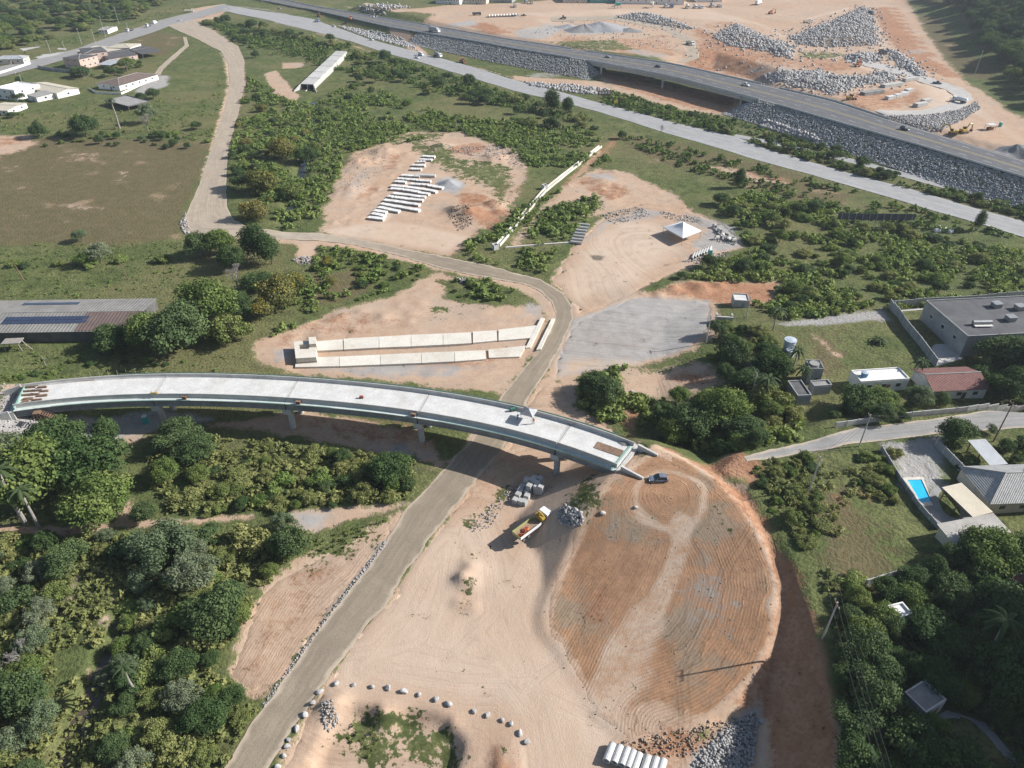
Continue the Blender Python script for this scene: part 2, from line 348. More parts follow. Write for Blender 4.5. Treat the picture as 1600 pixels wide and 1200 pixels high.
def ground_mat():
    t = NT('ground_cover')
    n0 = t.noise(.016, 4, .55); n1 = t.noise(.07, 4, .6); n2 = t.noise(.28, 4, .65); n3 = t.noise(1.3, 3, .65); n4 = t.noise(6, 2, .6)
    def mask(name, a=.5, b=.35, lo=.33, hi=.67):
        v = t.math('ADD', t.attr(name), t.math('ADD', t.math('MULTIPLY', t.math('SUBTRACT', n2, .5), a*2), t.math('ADD', t.math('MULTIPLY', t.math('SUBTRACT', n1, .5), .9), t.math('MULTIPLY', t.math('SUBTRACT', n3, .5), b*2))))
        return t.mr(v, lo, hi)
    g = t.mix(t.mr(n1, .36, .64), (.108, .134, .046), (.170, .176, .070))
    g = t.mix(t.mr(n2, .42, .66), g, (.068, .084, .030)); g = t.mix(t.math('MULTIPLY', t.mr(n0, .48, .62), .55), g, (.200, .172, .082))
    g = t.mix(t.math('MULTIPLY', t.mr(n3, .4, .7), .65), g, (.044, .056, .022))
    dry = t.mix(t.mr(n2, .35, .65), (.165, .128, .070), (.120, .105, .052)); dry = t.mix(t.math('MULTIPLY', t.mr(n3, .4, .68), .6), dry, (.078, .078, .034))
    dry = t.mix(t.math('MULTIPLY', t.mr(n1, .58, .7), .8), dry, (.30, .215, .135))
    tan = t.mix(t.mr(n2, .32, .66), (.470, .345, .250), (.425, .295, .205)); tan = t.mix(t.math('MULTIPLY', t.mr(n1, .45, .65), .5), tan, (.36, .30, .24))
    tan = t.mix(t.math('MULTIPLY', t.mr(n3, .45, .72), .45), tan, (.30, .218, .152))
    red = t.mix(t.mr(n2, .35, .65), (.40, .235, .145), (.315, .165, .095)); red = t.mix(t.math('MULTIPLY', t.mr(n3, .42, .7), .6), red, (.225, .115, .065))
    pale = t.mix(t.mr(n2, .3, .7), (.530, .422, .328), (.480, .368, .278)); pale = t.mix(t.math('MULTIPLY', t.mr(n3, .4, .7), .25), pale, (.41, .325, .24))
    grey = t.mix(t.mr(n2, .35, .65), (.39, .372, .348), (.325, .308, .288)); grey = t.mix(t.math('MULTIPLY', t.mr(n4, .45, .7), .6), grey, (.24, .228, .212))
    brown = t.mix(t.mr(n2, .35, .65), (.372, .225, .135), (.295, .174, .102)); brown = t.mix(t.mr(n1, .5, .62), brown, (.285, .222, .158))
    brown = t.mix(t.math('MULTIPLY', t.mr(n3, .45, .7), .5), brown, (.20, .135, .085))
    c = t.mix(mask('dry', .6, .3, .35, .65), g, dry)
    ms = mask('soil'); c = t.mix(ms, c, tan)
    c = t.mix(mask('brown', .2, .15), c, brown); c = t.mix(mask('red', .45, .35, .25, .8), c, red); c = t.mix(mask('grey', .4, .3, .25, .75), c, grey); c = t.mix(mask('pale', .4, .35, .2, .85), c, pale)
    mw = mask('weed', .9, .7, .42, .58); c = t.mix(mw, c, g)
    wet = mask('wet', .25, .2); c = t.mix(wet, c, t.mix(t.mr(n3, .3, .7), (.205, .172, .130), (.165, .138, .105)))
    fur = t.attr('furrow'); fa = t.attr('furrow_amt')
    w = t.math('SINE', t.math('ADD', t.math('MULTIPLY', fur, 2*math.pi/.55), t.math('MULTIPLY', n2, 9.0)))
    v = t.math('ADD', t.math('MULTIPLY', fur, 2*math.pi/6.6), t.math('MULTIPLY', n1, 9.0)); w2 = t.math('MULTIPLY', t.math('POWER', t.math('ABSOLUTE', t.math('COSINE', v)), 40.0), t.mr(t.noise(.09, 3), .40, .58))
    fw = t.math('MULTIPLY', fa, t.math('ADD', t.math('MULTIPLY', t.math('MULTIPLY', w, .6), t.mr(t.noise(.17, 3), .36, .62)), t.math('MULTIPLY', w2, 1.7)))
    c = t.mix(t.math('MULTIPLY', t.math('MULTIPLY', fa, t.mr(t.math('ADD', w, t.math('MULTIPLY', n4, 1.2)), .2, 1.6)), .5), c, t.mix(1.0, c, (.62, .56, .52), 'MULTIPLY'))
    c = t.mix(t.math('MULTIPLY', fa, t.mr(w2, .3, .9, 0, .55)), c, t.mix(1.0, c, t.mix(t.mr(n1, .47, .53), (1.2, 1.16, 1.12), (.55, .5, .46)), 'MULTIPLY'))
    cb = t.n.new('ShaderNodeCombineXYZ'); t.l(fur, cb.inputs[0]); t.l(t.math('MULTIPLY', n1, 3.0), cb.inputs[1]); st = t.noise(.75, 4, .7, cb.outputs[0])
    has = t.mr(t.math('ABSOLUTE', fur), 0, .5); c = t.mix(t.math('MULTIPLY', has, t.mr(st, .45, .68, 0, .55)), c, t.mix(1.0, c, (.74, .70, .66), 'MULTIPLY')); c = t.mix(t.math('MULTIPLY', has, t.mr(st, .47, .28, 0, .5)), c, t.mix(1.0, c, (1.14, 1.13, 1.12), 'MULTIPLY'))
    c = t.mix(t.math('MULTIPLY', t.mr(n0, .44, .60), t.math('MULTIPLY', ms, .30)), c, t.mix(1.0, c, (.92, .80, .70), 'MULTIPLY'))
    t.col(c)
    veg = t.math('SUBTRACT', 1.0, ms)
    h = t.math('ADD', t.math('MULTIPLY', n3, t.math('ADD', .16, t.math('MULTIPLY', veg, 1.3))), t.math('ADD', t.math('MULTIPLY', n4, .22), t.math('MULTIPLY', fw, .10)))
    t.bump(h, .30); return t.done(.95, spec=.1)
def road_mat(name, c1, c2, track, wear=.6, lines=None):
    """ribbon surface: 'u' runs across (metres from the left edge), 'v' along, 'w' = width"""
    t = NT(name); u, v, wd = t.attr('u'), t.attr('v'), t.attr('wd')
    cb = t.n.new('ShaderNodeCombineXYZ'); t.l(u, cb.inputs[0]); t.l(t.math('MULTIPLY', v, .04), cb.inputs[1])
    st = t.noise(.9, 5, .65, cb.outputs[0]); n2 = t.noise(.25, 5, .65); n4 = t.noise(4, 4, .65)
    c = t.mix(t.mr(n2, .33, .67), c1, c2); c = t.mix(t.math('MULTIPLY', t.mr(st, .42, .62), wear), c, track)
    c = t.mix(.35, c, t.mix(1.0, c, t.mix(t.mr(n4, .3, .7), (.6, .6, .6), (1.3, 1.3, 1.3)), 'MULTIPLY'))
    e = t.math('MINIMUM', u, t.math('SUBTRACT', wd, u))
    if lines:
        for pos, half, dash, lc in lines:
            x = t.math('ABSOLUTE', t.math('SUBTRACT', t.math('DIVIDE', u, wd), pos)); m = t.math('LESS_THAN', t.math('MULTIPLY', x, wd), half)
            if dash: m = t.math('MULTIPLY', m, t.math('LESS_THAN', t.math('MODULO', v, dash[0]), dash[1]))
            m = t.math('MULTIPLY', m, t.mr(n4, .25, .5, .55, 1)); c = t.mix(m, c, lc)
    else:
        if name == 'damp_road': c = t.mix(t.mr(t.math('ADD', v, t.math('MULTIPLY', n2, 30)), 90, 10, 0, .9), c, t.mix(t.mr(n2, .3, .7), (.43, .365, .285), (.36, .31, .245)))
        c = t.mix(t.math('MULTIPLY', t.mr(t.math('ADD', e, t.math('MULTIPLY', t.math('SUBTRACT', n2, .5), 2.2)), 1.1, .1), .85), c, (.455, .375, .285))
    t.col(c); t.bump(t.math('ADD', t.math('MULTIPLY', n4, .5), st), .06); return t.done(.9, spec=.2)
def leaf_mat(name, dark, mid, light, flower=None, spread=.22):
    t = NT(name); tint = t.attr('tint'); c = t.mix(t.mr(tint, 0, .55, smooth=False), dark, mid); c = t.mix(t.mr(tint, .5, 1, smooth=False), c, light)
    c = t.mix(t.math('MULTIPLY', t.mr(t.noise(.12, 3), .4, .65), .4), c, mid)
    r = t.rnd(); v = t.mr(r, 0, 1, 1-spread, 1+spread, False); n = t.n.new('ShaderNodeCombineColor'); t.l(v, n.inputs[0]); t.l(t.mr(r, 0, 1, 1-spread*.5, 1+spread*.7, False), n.inputs[1]); t.l(v, n.inputs[2])
    c = t.mix(1.0, c, n.outputs[0], 'MULTIPLY')
    if flower: c = t.mix(t.math('GREATER_THAN', t.attr('bloom'), flower[0]), c, flower[1])
    t.col(c); tr = t.n.new('ShaderNodeBsdfTranslucent'); t.l(t.mix(1.0, c, (1.15, 1.25, .6), 'MULTIPLY'), tr.inputs[0])
    mx = t.n.new('ShaderNodeMixShader'); mx.inputs[0].default_value = .22; t.l(t.b.outputs[0], mx.inputs[1]); t.l(tr.outputs[0], mx.inputs[2])
    t.l(mx.outputs[0], t.n['Material Output'].inputs[0]); return t.done(.75, spec=.12)
def water_mat(name, c, rough=.08):
    t = NT(name); t.col(c); t.bump(t.noise(1.5, 3), .03); return t.done(rough, spec=.5)
def paint(name, c, rough=.35, metal=0.0, rnd=0.0): return wm(name, c, tuple(.88*x for x in c), 1.2, rough, spec=.45, fine=.12, metal=metal, rnd=rnd)
def glass_mat():
    t = NT('dark_glass'); t.col(t.mix(t.mr(t.noise(.8), .3, .7), (.03, .037, .045), (.055, .065, .075))); return t.done(.08, spec=.6)

M_GROUND = ground_mat()
M_CONC = wm('concrete', (.50, .49, .46), (.42, .41, .385), .5, .85, .02, 3, stain=(.33, .32, .29), rnd=.06)
M_CONCW = wm('bright_concrete', (.60, .592, .565), (.52, .512, .485), .35, .85, .01, 3, stain=(.46, .445, .40))
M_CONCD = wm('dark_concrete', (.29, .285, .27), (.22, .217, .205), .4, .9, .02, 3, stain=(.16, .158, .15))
M_CONCY = wm('cream_concrete', (.64, .60, .52), (.57, .53, .455), .25, .85, .01, 3, stain=(.52, .45, .36), rnd=.06)
M_BLOCK = wm('block_concrete', (.45, .445, .43), (.37, .365, .35), .9, .9, .02, 5, rnd=.12)
M_NET = wm('green_net', (.16, .29, .23), (.24, .36, .30), .6, .9)
M_PLATF = wm('platform_boards', (.56, .585, .55), (.47, .53, .49), .5, .9, stain=(.40, .50, .44))
M_WOOD = wm('weathered_wood', (.25, .165, .11), (.17, .11, .075), 1.2, .85, .01, 8, rnd=.2)
M_RUST = wm('rusty_steel', (.20, .095, .055), (.12, .06, .04), 1.5, .8)
M_STEEL = wm('grey_steel', (.33, .335, .34), (.24, .245, .25), 1.5, .5, metal=.4)
M_DARK = wm('dark_rubber', (.022, .022, .024), (.035, .034, .033), 2, .8)
M_GLASS = glass_mat()
M_WHITE = wm('white_wall', (.78, .765, .73), (.70, .685, .65), .5, .85, stain=(.58, .56, .52))
M_TRUNK = wm('bark', (.115, .088, .065), (.17, .14, .11), 2.5, .95, .04, 6)
M_PALE_TRUNK = wm('pale_bark', (.33, .30, .265), (.24, .22, .19), 2.5, .95, .03, 6)
M_ROCK = wm('quarry_rock', (.40, .39, .375), (.27, .265, .262), .9, .9, .05, 4, fine=.35)
M_ROCKB = wm('blue_grey_rock', (.285, .295, .305), (.185, .195, .205), .9, .9, .05, 4, fine=.35, rnd=.1)
M_POLE = wm('pole_concrete', (.46, .45, .43), (.38, .37, .35), 1.5, .85)
M_WIRE = wm('wire_dark', (.07, .07, .072), (.05, .05, .052), 2, .6)

# ---------------------------------------------------------------- ground zones (what the ground is made of), sheets and roads
def GP(pts): return [tuple(G(a, b)[:2]) for a, b in pts]
ZONES = []   # attribute, world polygon, softness in metres
def zone(attr, pts, soft=2.0, lvl=1.0): ZONES.append((attr, np.array(GP(pts)), soft, lvl))
def strip(attr, pts, wpx, soft=1.0, lvl=1.0):
    """a band along a photo polyline, wpx pixels wide"""
    L = GP(pts); p = np.array(L); sc_ = [FPX/(q[1]*CP+CAM_H*SP) for q in p]
    d = np.gradient(p, axis=0); d /= np.linalg.norm(d, axis=1)[:, None]; n = np.stack([-d[:, 1], d[:, 0]], 1)
    w = np.array([wpx/s/2 for s in sc_])[:, None]
    ZONES.append((attr, np.r_[p+n*w, (p-n*w)[::-1]], soft, lvl))
def zeval(X, Y):
    out = {k: np.zeros(X.shape) for k in ('soil', 'red', 'grey', 'pale', 'dry', 'weed', 'brown', 'wet')}
    for a, poly, soft, lvl in ZONES:
        lo = poly.min(0)-soft*2; hi = poly.max(0)+soft*2
        m = (X > lo[0]) & (X < hi[0]) & (Y > lo[1]) & (Y < hi[1])
        if not m.any(): continue
        d = np.clip(.5+sdf(poly, X[m], Y[m])/(2*soft), 0, 1)*lvl
        out[a][m] = np.maximum(out[a][m], d)
    return out
# dry pasture, left
zone('dry', [(-60,215),(120,215),(330,222),(318,270),(290,335),(275,372),(180,385),(60,382),(-60,385)], 6, .95)
zone('soil', [(-60,212),(50,212),(60,225),(20,240),(-60,245)], 5); zone('red', [(-60,215),(45,214),(50,222),(-60,238)], 4, .6)
for q in ([(5,255),(40,252),(38,265),(2,268)], [(70,250),(130,235),(190,240),(120,256),(80,258)], [(20,285),(60,290),(40,300),(10,296)], [(90,320),(170,318),(180,332),(110,330)], [(215,325),(255,335),(240,347),(212,338)], [(180,265),(205,262),(200,290),(180,286)]): zone('soil', q, 5, .46)
zone('dry', [(200,40),(300,58),(262,90),(200,80)], 5, .7)
# storage ground of precast pieces
zone('soil', [(505,330),(535,265),(560,225),(640,205),(720,207),(800,235),(825,262),(800,330),(740,372),(705,402),(600,385),(500,362)], 4, .95)
zone('weed', [(640,215),(690,225),(720,245),(800,260),(800,300),(720,280),(690,262),(640,235)], 4, .72); zone('weed', [(560,205),(700,205),(690,222),(600,228),(540,245)], 4, .62)
zone('weed', [(760,280),(800,290),(790,330),(770,320)], 3, .6)
zone('red', [(700,232),(740,222),(765,228),(740,240),(710,240)], 3); zone('red', [(715,300),(760,305),(800,330),(770,365),(740,345),(720,330)], 3, .75); zone('red', [(600,240),(640,235),(620,262),(598,268)], 3, .55)
strip('pale', [(590,350),(620,310),(650,265),(672,235)], 26, 2, .9); zone('pale', [(560,350),(620,345),(740,370),(700,395),(600,378),(500,362)], 3, .9)
zone('grey', [(676,280),(700,274),(728,288),(715,305),(690,300)], 2.0)
# lot with the white tent
zone('soil', [(860,440),(880,410),(905,372),(950,335),(1000,312),(1075,325),(1130,352),(1165,385),(1100,408),(1005,450),(975,468),(900,505),(890,470)], 2.5)
zone('pale', [(872,440),(915,385),(960,345),(1030,345),(1060,390),(1000,440),(930,465),(895,490)], 5, .85); zone('grey', [(1060,330),(1150,355),(1160,385),(1090,405),(1078,380),(1100,360)], 3, .8)
zone('grey', [(905,385),(940,345),(1000,325),(1060,332),(1020,345),(960,352)], 3, .65); zone('wet', [(922,398),(945,400),(942,408),(925,407)], 1.5, .8); zone('wet', [(1036,412),(1048,411),(1046,417),(1037,417)], 1.5, .7)
zone('soil', [(850,330),(880,290),(930,262),(985,270),(1050,300),(1085,328),(1000,318),(950,335),(900,345)], 3, .85); zone('weed', [(840,335),(890,315),(940,305),(935,330),(880,350),(835,360)], 3, .95); zone('red', [(895,280),(940,268),(990,300),(960,320),(920,300)], 3, .6)
zone('grey', [(912,272),(955,270),(970,285),(935,282)], 2, .7)
strip('soil', [(800,385),(850,330),(940,235)], 20, 3, .7); strip('red', [(880,290),(940,240),(965,215)], 14, 3, .7)
# gravel lot
zone('grey', [(890,500),(1000,464),(1108,470),(1112,508),(1075,545),(1030,560),(900,583),(868,590)], 2.2); zone('soil', [(880,480),(1000,455),(1125,465),(1120,520),(1085,548),(1030,565),(900,592),(850,600)], 3)
zone('pale', [(888,560),(960,560),(1000,566),(900,585),(855,596)], 3, .7)
zone('red', [(1005,462),(1060,442),(1130,440),(1210,443),(1205,470),(1150,482),(1110,470),(1060,462)], 2.5); zone('soil', [(1005,462),(1060,440),(1215,440),(1210,475),(1110,475)], 3)
zone('soil', [(965,575),(1110,562),(1130,600),(1080,620),(960,625)], 4, .8); zone('red', [(1040,580),(1110,575),(1120,600),(1050,612)], 4, .6)
zone('soil', [(850,600),(905,585),(900,640),(1000,690),(980,700),(840,640)], 3); zone('red', [(965,635),(1000,640),(1005,690),(975,680)], 2, .7)
# around the precast channel
zone('soil', [(395,535),(460,512),(520,488),(620,460),(650,440),(690,425),(712,435),(690,468),(760,478),(845,478),(860,520),(790,615),(640,600),(450,582),(400,560)], 3); zone('red', [(410,530),(500,490),(640,490),(640,515),(470,530),(450,550)], 4, .45)
zone('red', [(640,570),(790,545),(770,575),(660,590)], 3, .6); zone('grey', [(425,545),(455,545),(458,565),(430,565)], 2, .8); zone('weed', [(670,480),(705,480),(700,490),(675,490)], 2, .7); zone('weed', [(680,438),(760,435),(820,462),(800,474),(720,472)], 2, 1)
zone('grey', [(470,575),(640,565),(780,570),(700,595),(560,590)], 3, .6)
zone('soil', [(465,375),(500,380),(488,410),(462,410)], 2); zone('pale', [(465,375),(500,380),(488,408),(464,408)], 2, .6); zone('dry', [(470,430),(560,420),(600,430),(560,465),(490,480),(470,450)], 3, .9)
# shoulders of the access road
strip('soil', [(262,30),(320,48),(362,80),(371,130),(355,190),(335,260),(315,330),(345,362),(430,372),(560,384),(680,412),(790,440),(850,462),(872,500),(850,550),(800,620),(740,700),(660,800),(560,960),(470,1080),(380,1210)], 28, 2.5)
strip('pale', [(262,30),(320,48),(362,80),(371,130),(355,190),(335,260),(315,330),(345,362),(430,372)], 26, 2, .8)
# below the bridge
zone('soil', [(330,665),(470,640),(660,675),(700,735),(640,712),(500,690),(400,672)], 3); zone('grey', [(0,640),(240,640),(330,655),(250,668),(170,690),(60,690),(0,745)], 3); zone('soil', [(0,600),(45,600),(30,640),(0,660)], 3); zone('grey', [(0,610),(30,612),(15,640),(0,650)], 2)
zone('soil', [(130,655),(250,660),(215,695),(170,690)], 2.5, .8); zone('red', [(420,650),(640,665),(690,700),(600,700),(460,670)], 5, .7); zone('grey', [(560,690),(640,690),(690,712),(650,725)], 3, .6)
# yard, track sides
zone('soil', [(632,798),(470,868),(430,900),(385,960),(362,1050),(395,1088),(412,1090),(522,950),(597,862),(640,800)], 2.5); zone('red', [(440,890),(560,850),(500,960),(400,1070),(370,1040)], 4, .38); zone('weed', [(480,850),(560,820),(600,830),(540,870),(490,880)], 3, .75)
strip('grey', [(610,838),(560,905),(500,985),(440,1065),(405,1120)], 10, 1.5, .75); strip('weed', [(560,905),(500,985),(440,1065)], 8, 1.5, .55)
zone('soil', [(845,590),(905,598),(900,640),(960,670),(1000,700),(1000,760),(1060,1160),(1200,1120),(1200,1260),(400,1260),(505,1070),(610,934),(700,800),(700,745),(785,690)], 3)
strip('weed', [(720,825),(770,790),(800,752)], 16, 2, .62); zone('weed', [(875,790),(905,745),(935,745),(930,790),(905,810)], 2, .7); zone('weed', [(728,900),(745,895),(735,960),(722,960)], 1.5, .5)
zone('red', [(700,880),(760,870),(770,980),(690,990)], 3, .45); zone('red', [(960,1150),(1120,1140),(1190,1150),(1180,1200),(980,1200)], 3, .8); zone('grey', [(1080,1180),(1150,1120),(1185,1110),(1170,1200),(1070,1260)], 1.5); zone('pale', [(1186,1125),(1200,1140),(1192,1260),(1172,1260)], 1.0, .8)
zone('red', [(1120,745),(1165,770),(1205,830),(1242,890),(1266,950),(1290,1030),(1306,1110),(1310,1260),(1195,1260),(1200,1140),(1185,1060),(1212,980),(1216,920),(1190,840),(1150,780)], 1.6); zone('soil', [(1100,735),(1165,760),(1320,1150),(1320,1260),(1150,1260),(1190,1040),(1216,920)], 2); zone('red', [(1090,722),(1150,705),(1200,725),(1180,760),(1125,742)], 2, .8)
zone('weed', [(545,1105),(640,1115),(700,1135),(690,1190),(560,1190),(530,1150)], 2, .75); zone('weed', [(690,1120),(722,1150),(715,1200),(695,1200)], 2, .7); zone('red', [(762,1170),(800,1158),(820,1178),(812,1240),(765,1240)], 1.5, .8); zone('red', [(640,1110),(700,1115),(690,1140),(650,1135)], 1.5, .6)
zone('soil', [(470,1120),(500,1100),(520,1100),(530,1200),(420,1260)], 2)
# dirt path, lower left
strip('soil', [(-40,826),(100,830),(200,818),(300,813),(400,806)], 16, 1.5, .9); strip('red', [(-40,826),(100,830),(200,818)], 16, 2, .5); zone('soil', [(455,800),(560,790),(640,788),(600,800),(540,815),(480,835),(460,820)], 2); zone('grey', [(455,800),(520,797),(500,830),(478,832)], 2, .7); zone('soil', [(180,790),(215,770),(218,820),(170,822)], 2, .7); strip('pale', [(118,900),(100,960),(70,1030)], 5, .8, .7)
for q in ((180,940),(165,970),(150,1020),(140,1050)): zone('soil', [(q[0]-6,q[1]-8),(q[0]+6,q[1]-8),(q[0]+4,q[1]+10),(q[0]-6,q[1]+8)], 1.2, .7)
# right-hand slope, gardens
zone('dry', [(1260,770),(1330,760),(1400,860),(1390,920),(1310,930),(1270,860)], 4, .8); zone('red', [(1335,760),(1372,775),(1378,790),(1350,785)], 2, .6); strip('red', [(1300,760),(1330,820),(1360,890)], 10, 2, .55)
zone('dry', [(1260,530),(1300,520),(1330,560),(1300,590),(1270,580)], 3, .7); zone('soil', [(1262,520),(1275,520),(1330,565),(1310,565)], 2, .65); zone('grey', [(1210,505),(1380,482),(1390,500),(1230,512)], 2, .75)
zone('grey', [(1375,690),(1470,680),(1480,760),(1420,780),(1395,730)], 2, .8); zone('soil', [(1400,720),(1450,720),(1465,752),(1410,750)], 2, .6)
# scrub between the lots and the old road
zone('dry', [(960,205),(1100,225),(1250,265),(1350,310),(1300,330),(1150,290),(1030,260),(960,230)], 8, .68); zone('soil', [(1070,252),(1150,262),(1260,290),(1180,285)], 3, .6); zone('red', [(1140,262),(1220,275),(1270,292),(1180,280)], 3, .5)
zone('soil', [(440,98),(480,98),(470,106),(440,108)], 2, .8); zone('soil', [(412,115),(432,110),(470,150),(462,160),(430,150)], 2, .9); zone('grey', [(430,100),(480,100),(470,105)], 2, .5)
zone('grey', [(212,140),(245,118),(262,118),(262,134),(215,150)], 2.5)
zone('soil', [(300,20),(345,22),(330,35),(300,32)], 3); strip('grey', [(340,8),(410,14),(480,30)], 10, 3, .6); strip('soil', [(400,28),(480,46),(600,88)], 5, 2, .8)
# construction yard beyond the highway
zone('soil', [(540,10),(640,14),(700,8),(800,5),(1000,-12),(1410,-12),(1430,20),(1460,70),(1500,120),(1600,185),(1700,260),(1600,252),(1412,195),(1300,157),(1200,135),(1050,100),(920,81),(800,63),(670,40)], 5)
zone('pale', [(800,20),(1100,10),(1200,40),(1150,35),(1000,25),(860,30)], 8, .6); zone('red', [(1080,40),(1180,80),(1200,120),(1060,96),(1090,70)], 6, .8); zone('red', [(720,38),(760,35),(800,52),(770,56)], 4, .9); zone('red', [(860,55),(960,58),(1050,62),(1060,92),(980,88),(880,70)], 6, .55); zone('weed', [(860,65),(960,62),(1000,78),(930,82),(880,74)], 5, .75)
zone('red', [(1360,14),(1385,10),(1440,80),(1500,120),(1480,122),(1420,100),(1380,50)], 3); zone('red', [(1200,88),(1330,90),(1380,110),(1300,112),(1200,105)], 5, .6); zone('red', [(1310,150),(1370,140),(1440,140),(1440,160),(1380,172),(1330,168)], 4, .7); zone('pale', [(1440,130),(1510,145),(1520,165),(1480,185),(1390,190),(1360,180),(1450,172)], 4, .9); zone('pale', [(1330,92),(1400,110),(1470,130),(1600,215),(1600,225),(1460,140),(1330,105)], 4, .8)
zone('grey', [(805,48),(860,35),(880,45),(850,62),(810,62)], 4, .8); zone('grey', [(880,45),(930,36),(970,38),(965,52),(890,54)], 3, .8); zone('grey', [(690,40),(740,30),(750,40),(710,45)], 3, .7); zone('weed', [(600,28),(640,18),(680,22),(665,34),(620,35)], 4, .9); zone('grey', [(480,5),(560,10),(590,22),(540,18)], 5, .7)
zone('dry', [(1430,20),(1470,25),(1500,70),(1560,110),(1550,125),(1500,120),(1450,70)], 5, .8)
zone('red', [(930,100),(1150,150),(1165,180),(1060,165),(960,135)], 5, .75); zone('soil', [(925,95),(1165,145),(1170,180),(1050,170),(950,140)], 6, .8); zone('soil', [(800,118),(940,128),(960,140),(900,138),(800,125)], 3, .9); strip('soil', [(640,82),(720,100),(800,121),(930,150)], 5, 2, .9); zone('soil', [(600,40),(640,50),(670,85),(650,84)], 2)

_q = random.Random(4)
def blotch(n, x0, x1, y0, y1, w, h, lv):
    for _ in range(n):
        x, y = _q.uniform(x0, x1), _q.uniform(y0, y1); a, b = w*_q.uniform(.5, 1.4), h*_q.uniform(.5, 1.4); t = _q.uniform(-.4, .4)
        zone(_q.choice(['grey', 'red', 'pale', 'brown', 'brown']), [(x+a*math.cos(k)+b*math.sin(k)*t, y+b*math.sin(k)+a*math.cos(k)*t*.5) for k in (0, .8, 1.6, 2.4, 3.1, 3.9, 4.7, 5.5)], 3, lv*_q.uniform(.7, 1.1))
blotch(26, 820, 1440, 15, 125, 34, 5, .55); blotch(14, 540, 790, 235, 370, 16, 8, .5); blotch(10, 470, 800, 480, 600, 22, 7, .48); blotch(22, 520, 860, 800, 1120, 26, 18, .42); blotch(8, 900, 1090, 300, 450, 18, 8, .4)
zone('grey', [(872,450),(905,385),(960,340),(1075,330),(1120,355),(1060,400),(990,445),(900,485)], 6, .42)
for q in ([(1130,105),(1180,100),(1260,88),(1340,100)], [(1090,95),(1110,80),(1150,85),(1200,95)], [(880,62),(930,70),(1010,64),(1050,72)]): strip('red', q, 5, 2, .9)
for q in ([(860,30),(960,28),(1030,40),(1070,62),(1080,88),(1060,98)], [(1250,60),(1330,95),(1420,112),(1500,150)], [(1365,25),(1375,55),(1380,80),(1360,95)], [(1200,20),(1260,30),(1330,12)], [(1100,20),(1180,35),(1230,60)]): strip('pale', q, 9, 3, .85)
for q in ([(1385,20),(1410,60),(1445,95),(1500,122)], [(1398,12),(1425,55),(1460,90)]): strip('red', q, 7, 2, 1.0)
zone('weed', [(1240,78),(1290,80),(1330,86),(1300,92),(1250,90)], 3, .6); zone('red', [(1180,60),(1240,90),(1200,100),(1150,85)], 4, .7)
zone('red', [(820,840),(870,830),(840,900),(800,900)], 3, .5); zone('pale', [(640,900),(700,870),(690,960),(620,1000)], 4, .8); zone('grey', [(560,1070),(700,1090),(800,1120),(700,1105),(600,1085)], 2, .5); zone('grey', [(840,860),(870,870),(850,940),(838,930)], 2, .5); zone('wet', [(735,882),(748,880),(740,960),(728,965)], 1.2, .55)
zone('red', [(560,300),(590,270),(600,290),(570,325)], 3, .5); zone('grey', [(540,280),(580,260),(570,300),(545,320)], 3, .5); zone('dry', [(620,225),(700,215),(800,240),(820,280),(760,300),(700,255)], 4, .7); zone('grey', [(820,470),(850,478),(848,500),(800,500)], 2, .5)
strip('soil', PAD_R, 46, 2.0); strip('red', [(1040,700),(1110,738),(1165,795),(1200,850),(1222,925),(1212,1000),(1190,1060),(1150,1105)], 24, 1.5, .75); zone('soil', [(1190,920),(1230,920),(1230,1060),(1200,1130),(1130,1130)], 2)
zone('soil', [(300,14),(350,6),(362,14),(345,24),(300,36)], 3)
# --- roads as ribbons
SHEETS = []   # world polygons that the ground gives way to
def ribbon(name, Lp, Rp, mat, n=160, m=8, lift=.06, label=None, level=None, rag=.0, world=False):
    if world: Lw, Rw = np.array(Lp), np.array(Rp)
    else: Lw, Rw = np.array(GP(Lp)), np.array(GP(Rp))
    L, R = resample(Lw, n), resample(Rw, n)
    k = np.linspace(0, 1, m)[None, :, None]
    if rag:
        d = (R-L); d /= np.linalg.norm(d, axis=1)[:, None]; s = np.arange(n)
        L = L+d*(rag*vnoise(L[:, 0], L[:, 1], 4.0, 31)+.5*rag*vnoise(L[:, 0], L[:, 1], 1.3, 32))[:, None]; R = R+d*(rag*vnoise(R[:, 0], R[:, 1], 4.0, 33)+.5*rag*vnoise(R[:, 0], R[:, 1], 1.3, 34))[:, None]
    pts = L[:, None, :]*(1-k)+R[:, None, :]*k
    X, Y = pts[..., 0].ravel(), pts[..., 1].ravel(); Z = H(X, Y)+lift if level is None else level(X, Y)
    idx = np.arange(n*m).reshape(n, m); F = np.stack([idx[:-1, :-1], idx[:-1, 1:], idx[1:, 1:], idx[1:, :-1]], -1).reshape(-1, 4)
    me = mesh_np(name, np.stack([X, Y, Z], 1), F, mat, True)
    if me.polygons[0].normal.z < 0: me.flip_normals()
    wd = np.linalg.norm(R-L, axis=1); c = (L+R)/2; v = np.r_[0, np.cumsum(np.linalg.norm(np.diff(c, axis=0), axis=1))]
    fattr(me, 'u', (wd[:, None]*k[..., 0]).ravel()); fattr(me, 'v', np.repeat(v, m)); fattr(me, 'wd', np.repeat(wd, m))
    SHEETS.append(np.r_[L, R[::-1]]); return tag(ob(name, me), kind='structure')
M_DIRTROAD = road_mat('dirt_road', (.415, .345, .262), (.36, .295, .222), (.29, .245, .19), .75)
M_ACCESS = road_mat('damp_road', (.290, .240, .178), (.250, .205, .150), (.215, .178, .132), .7)
M_HAUL = road_mat('haul_gravel', (.46, .44, .41), (.40, .38, .35), (.35, .33, .30), .7)
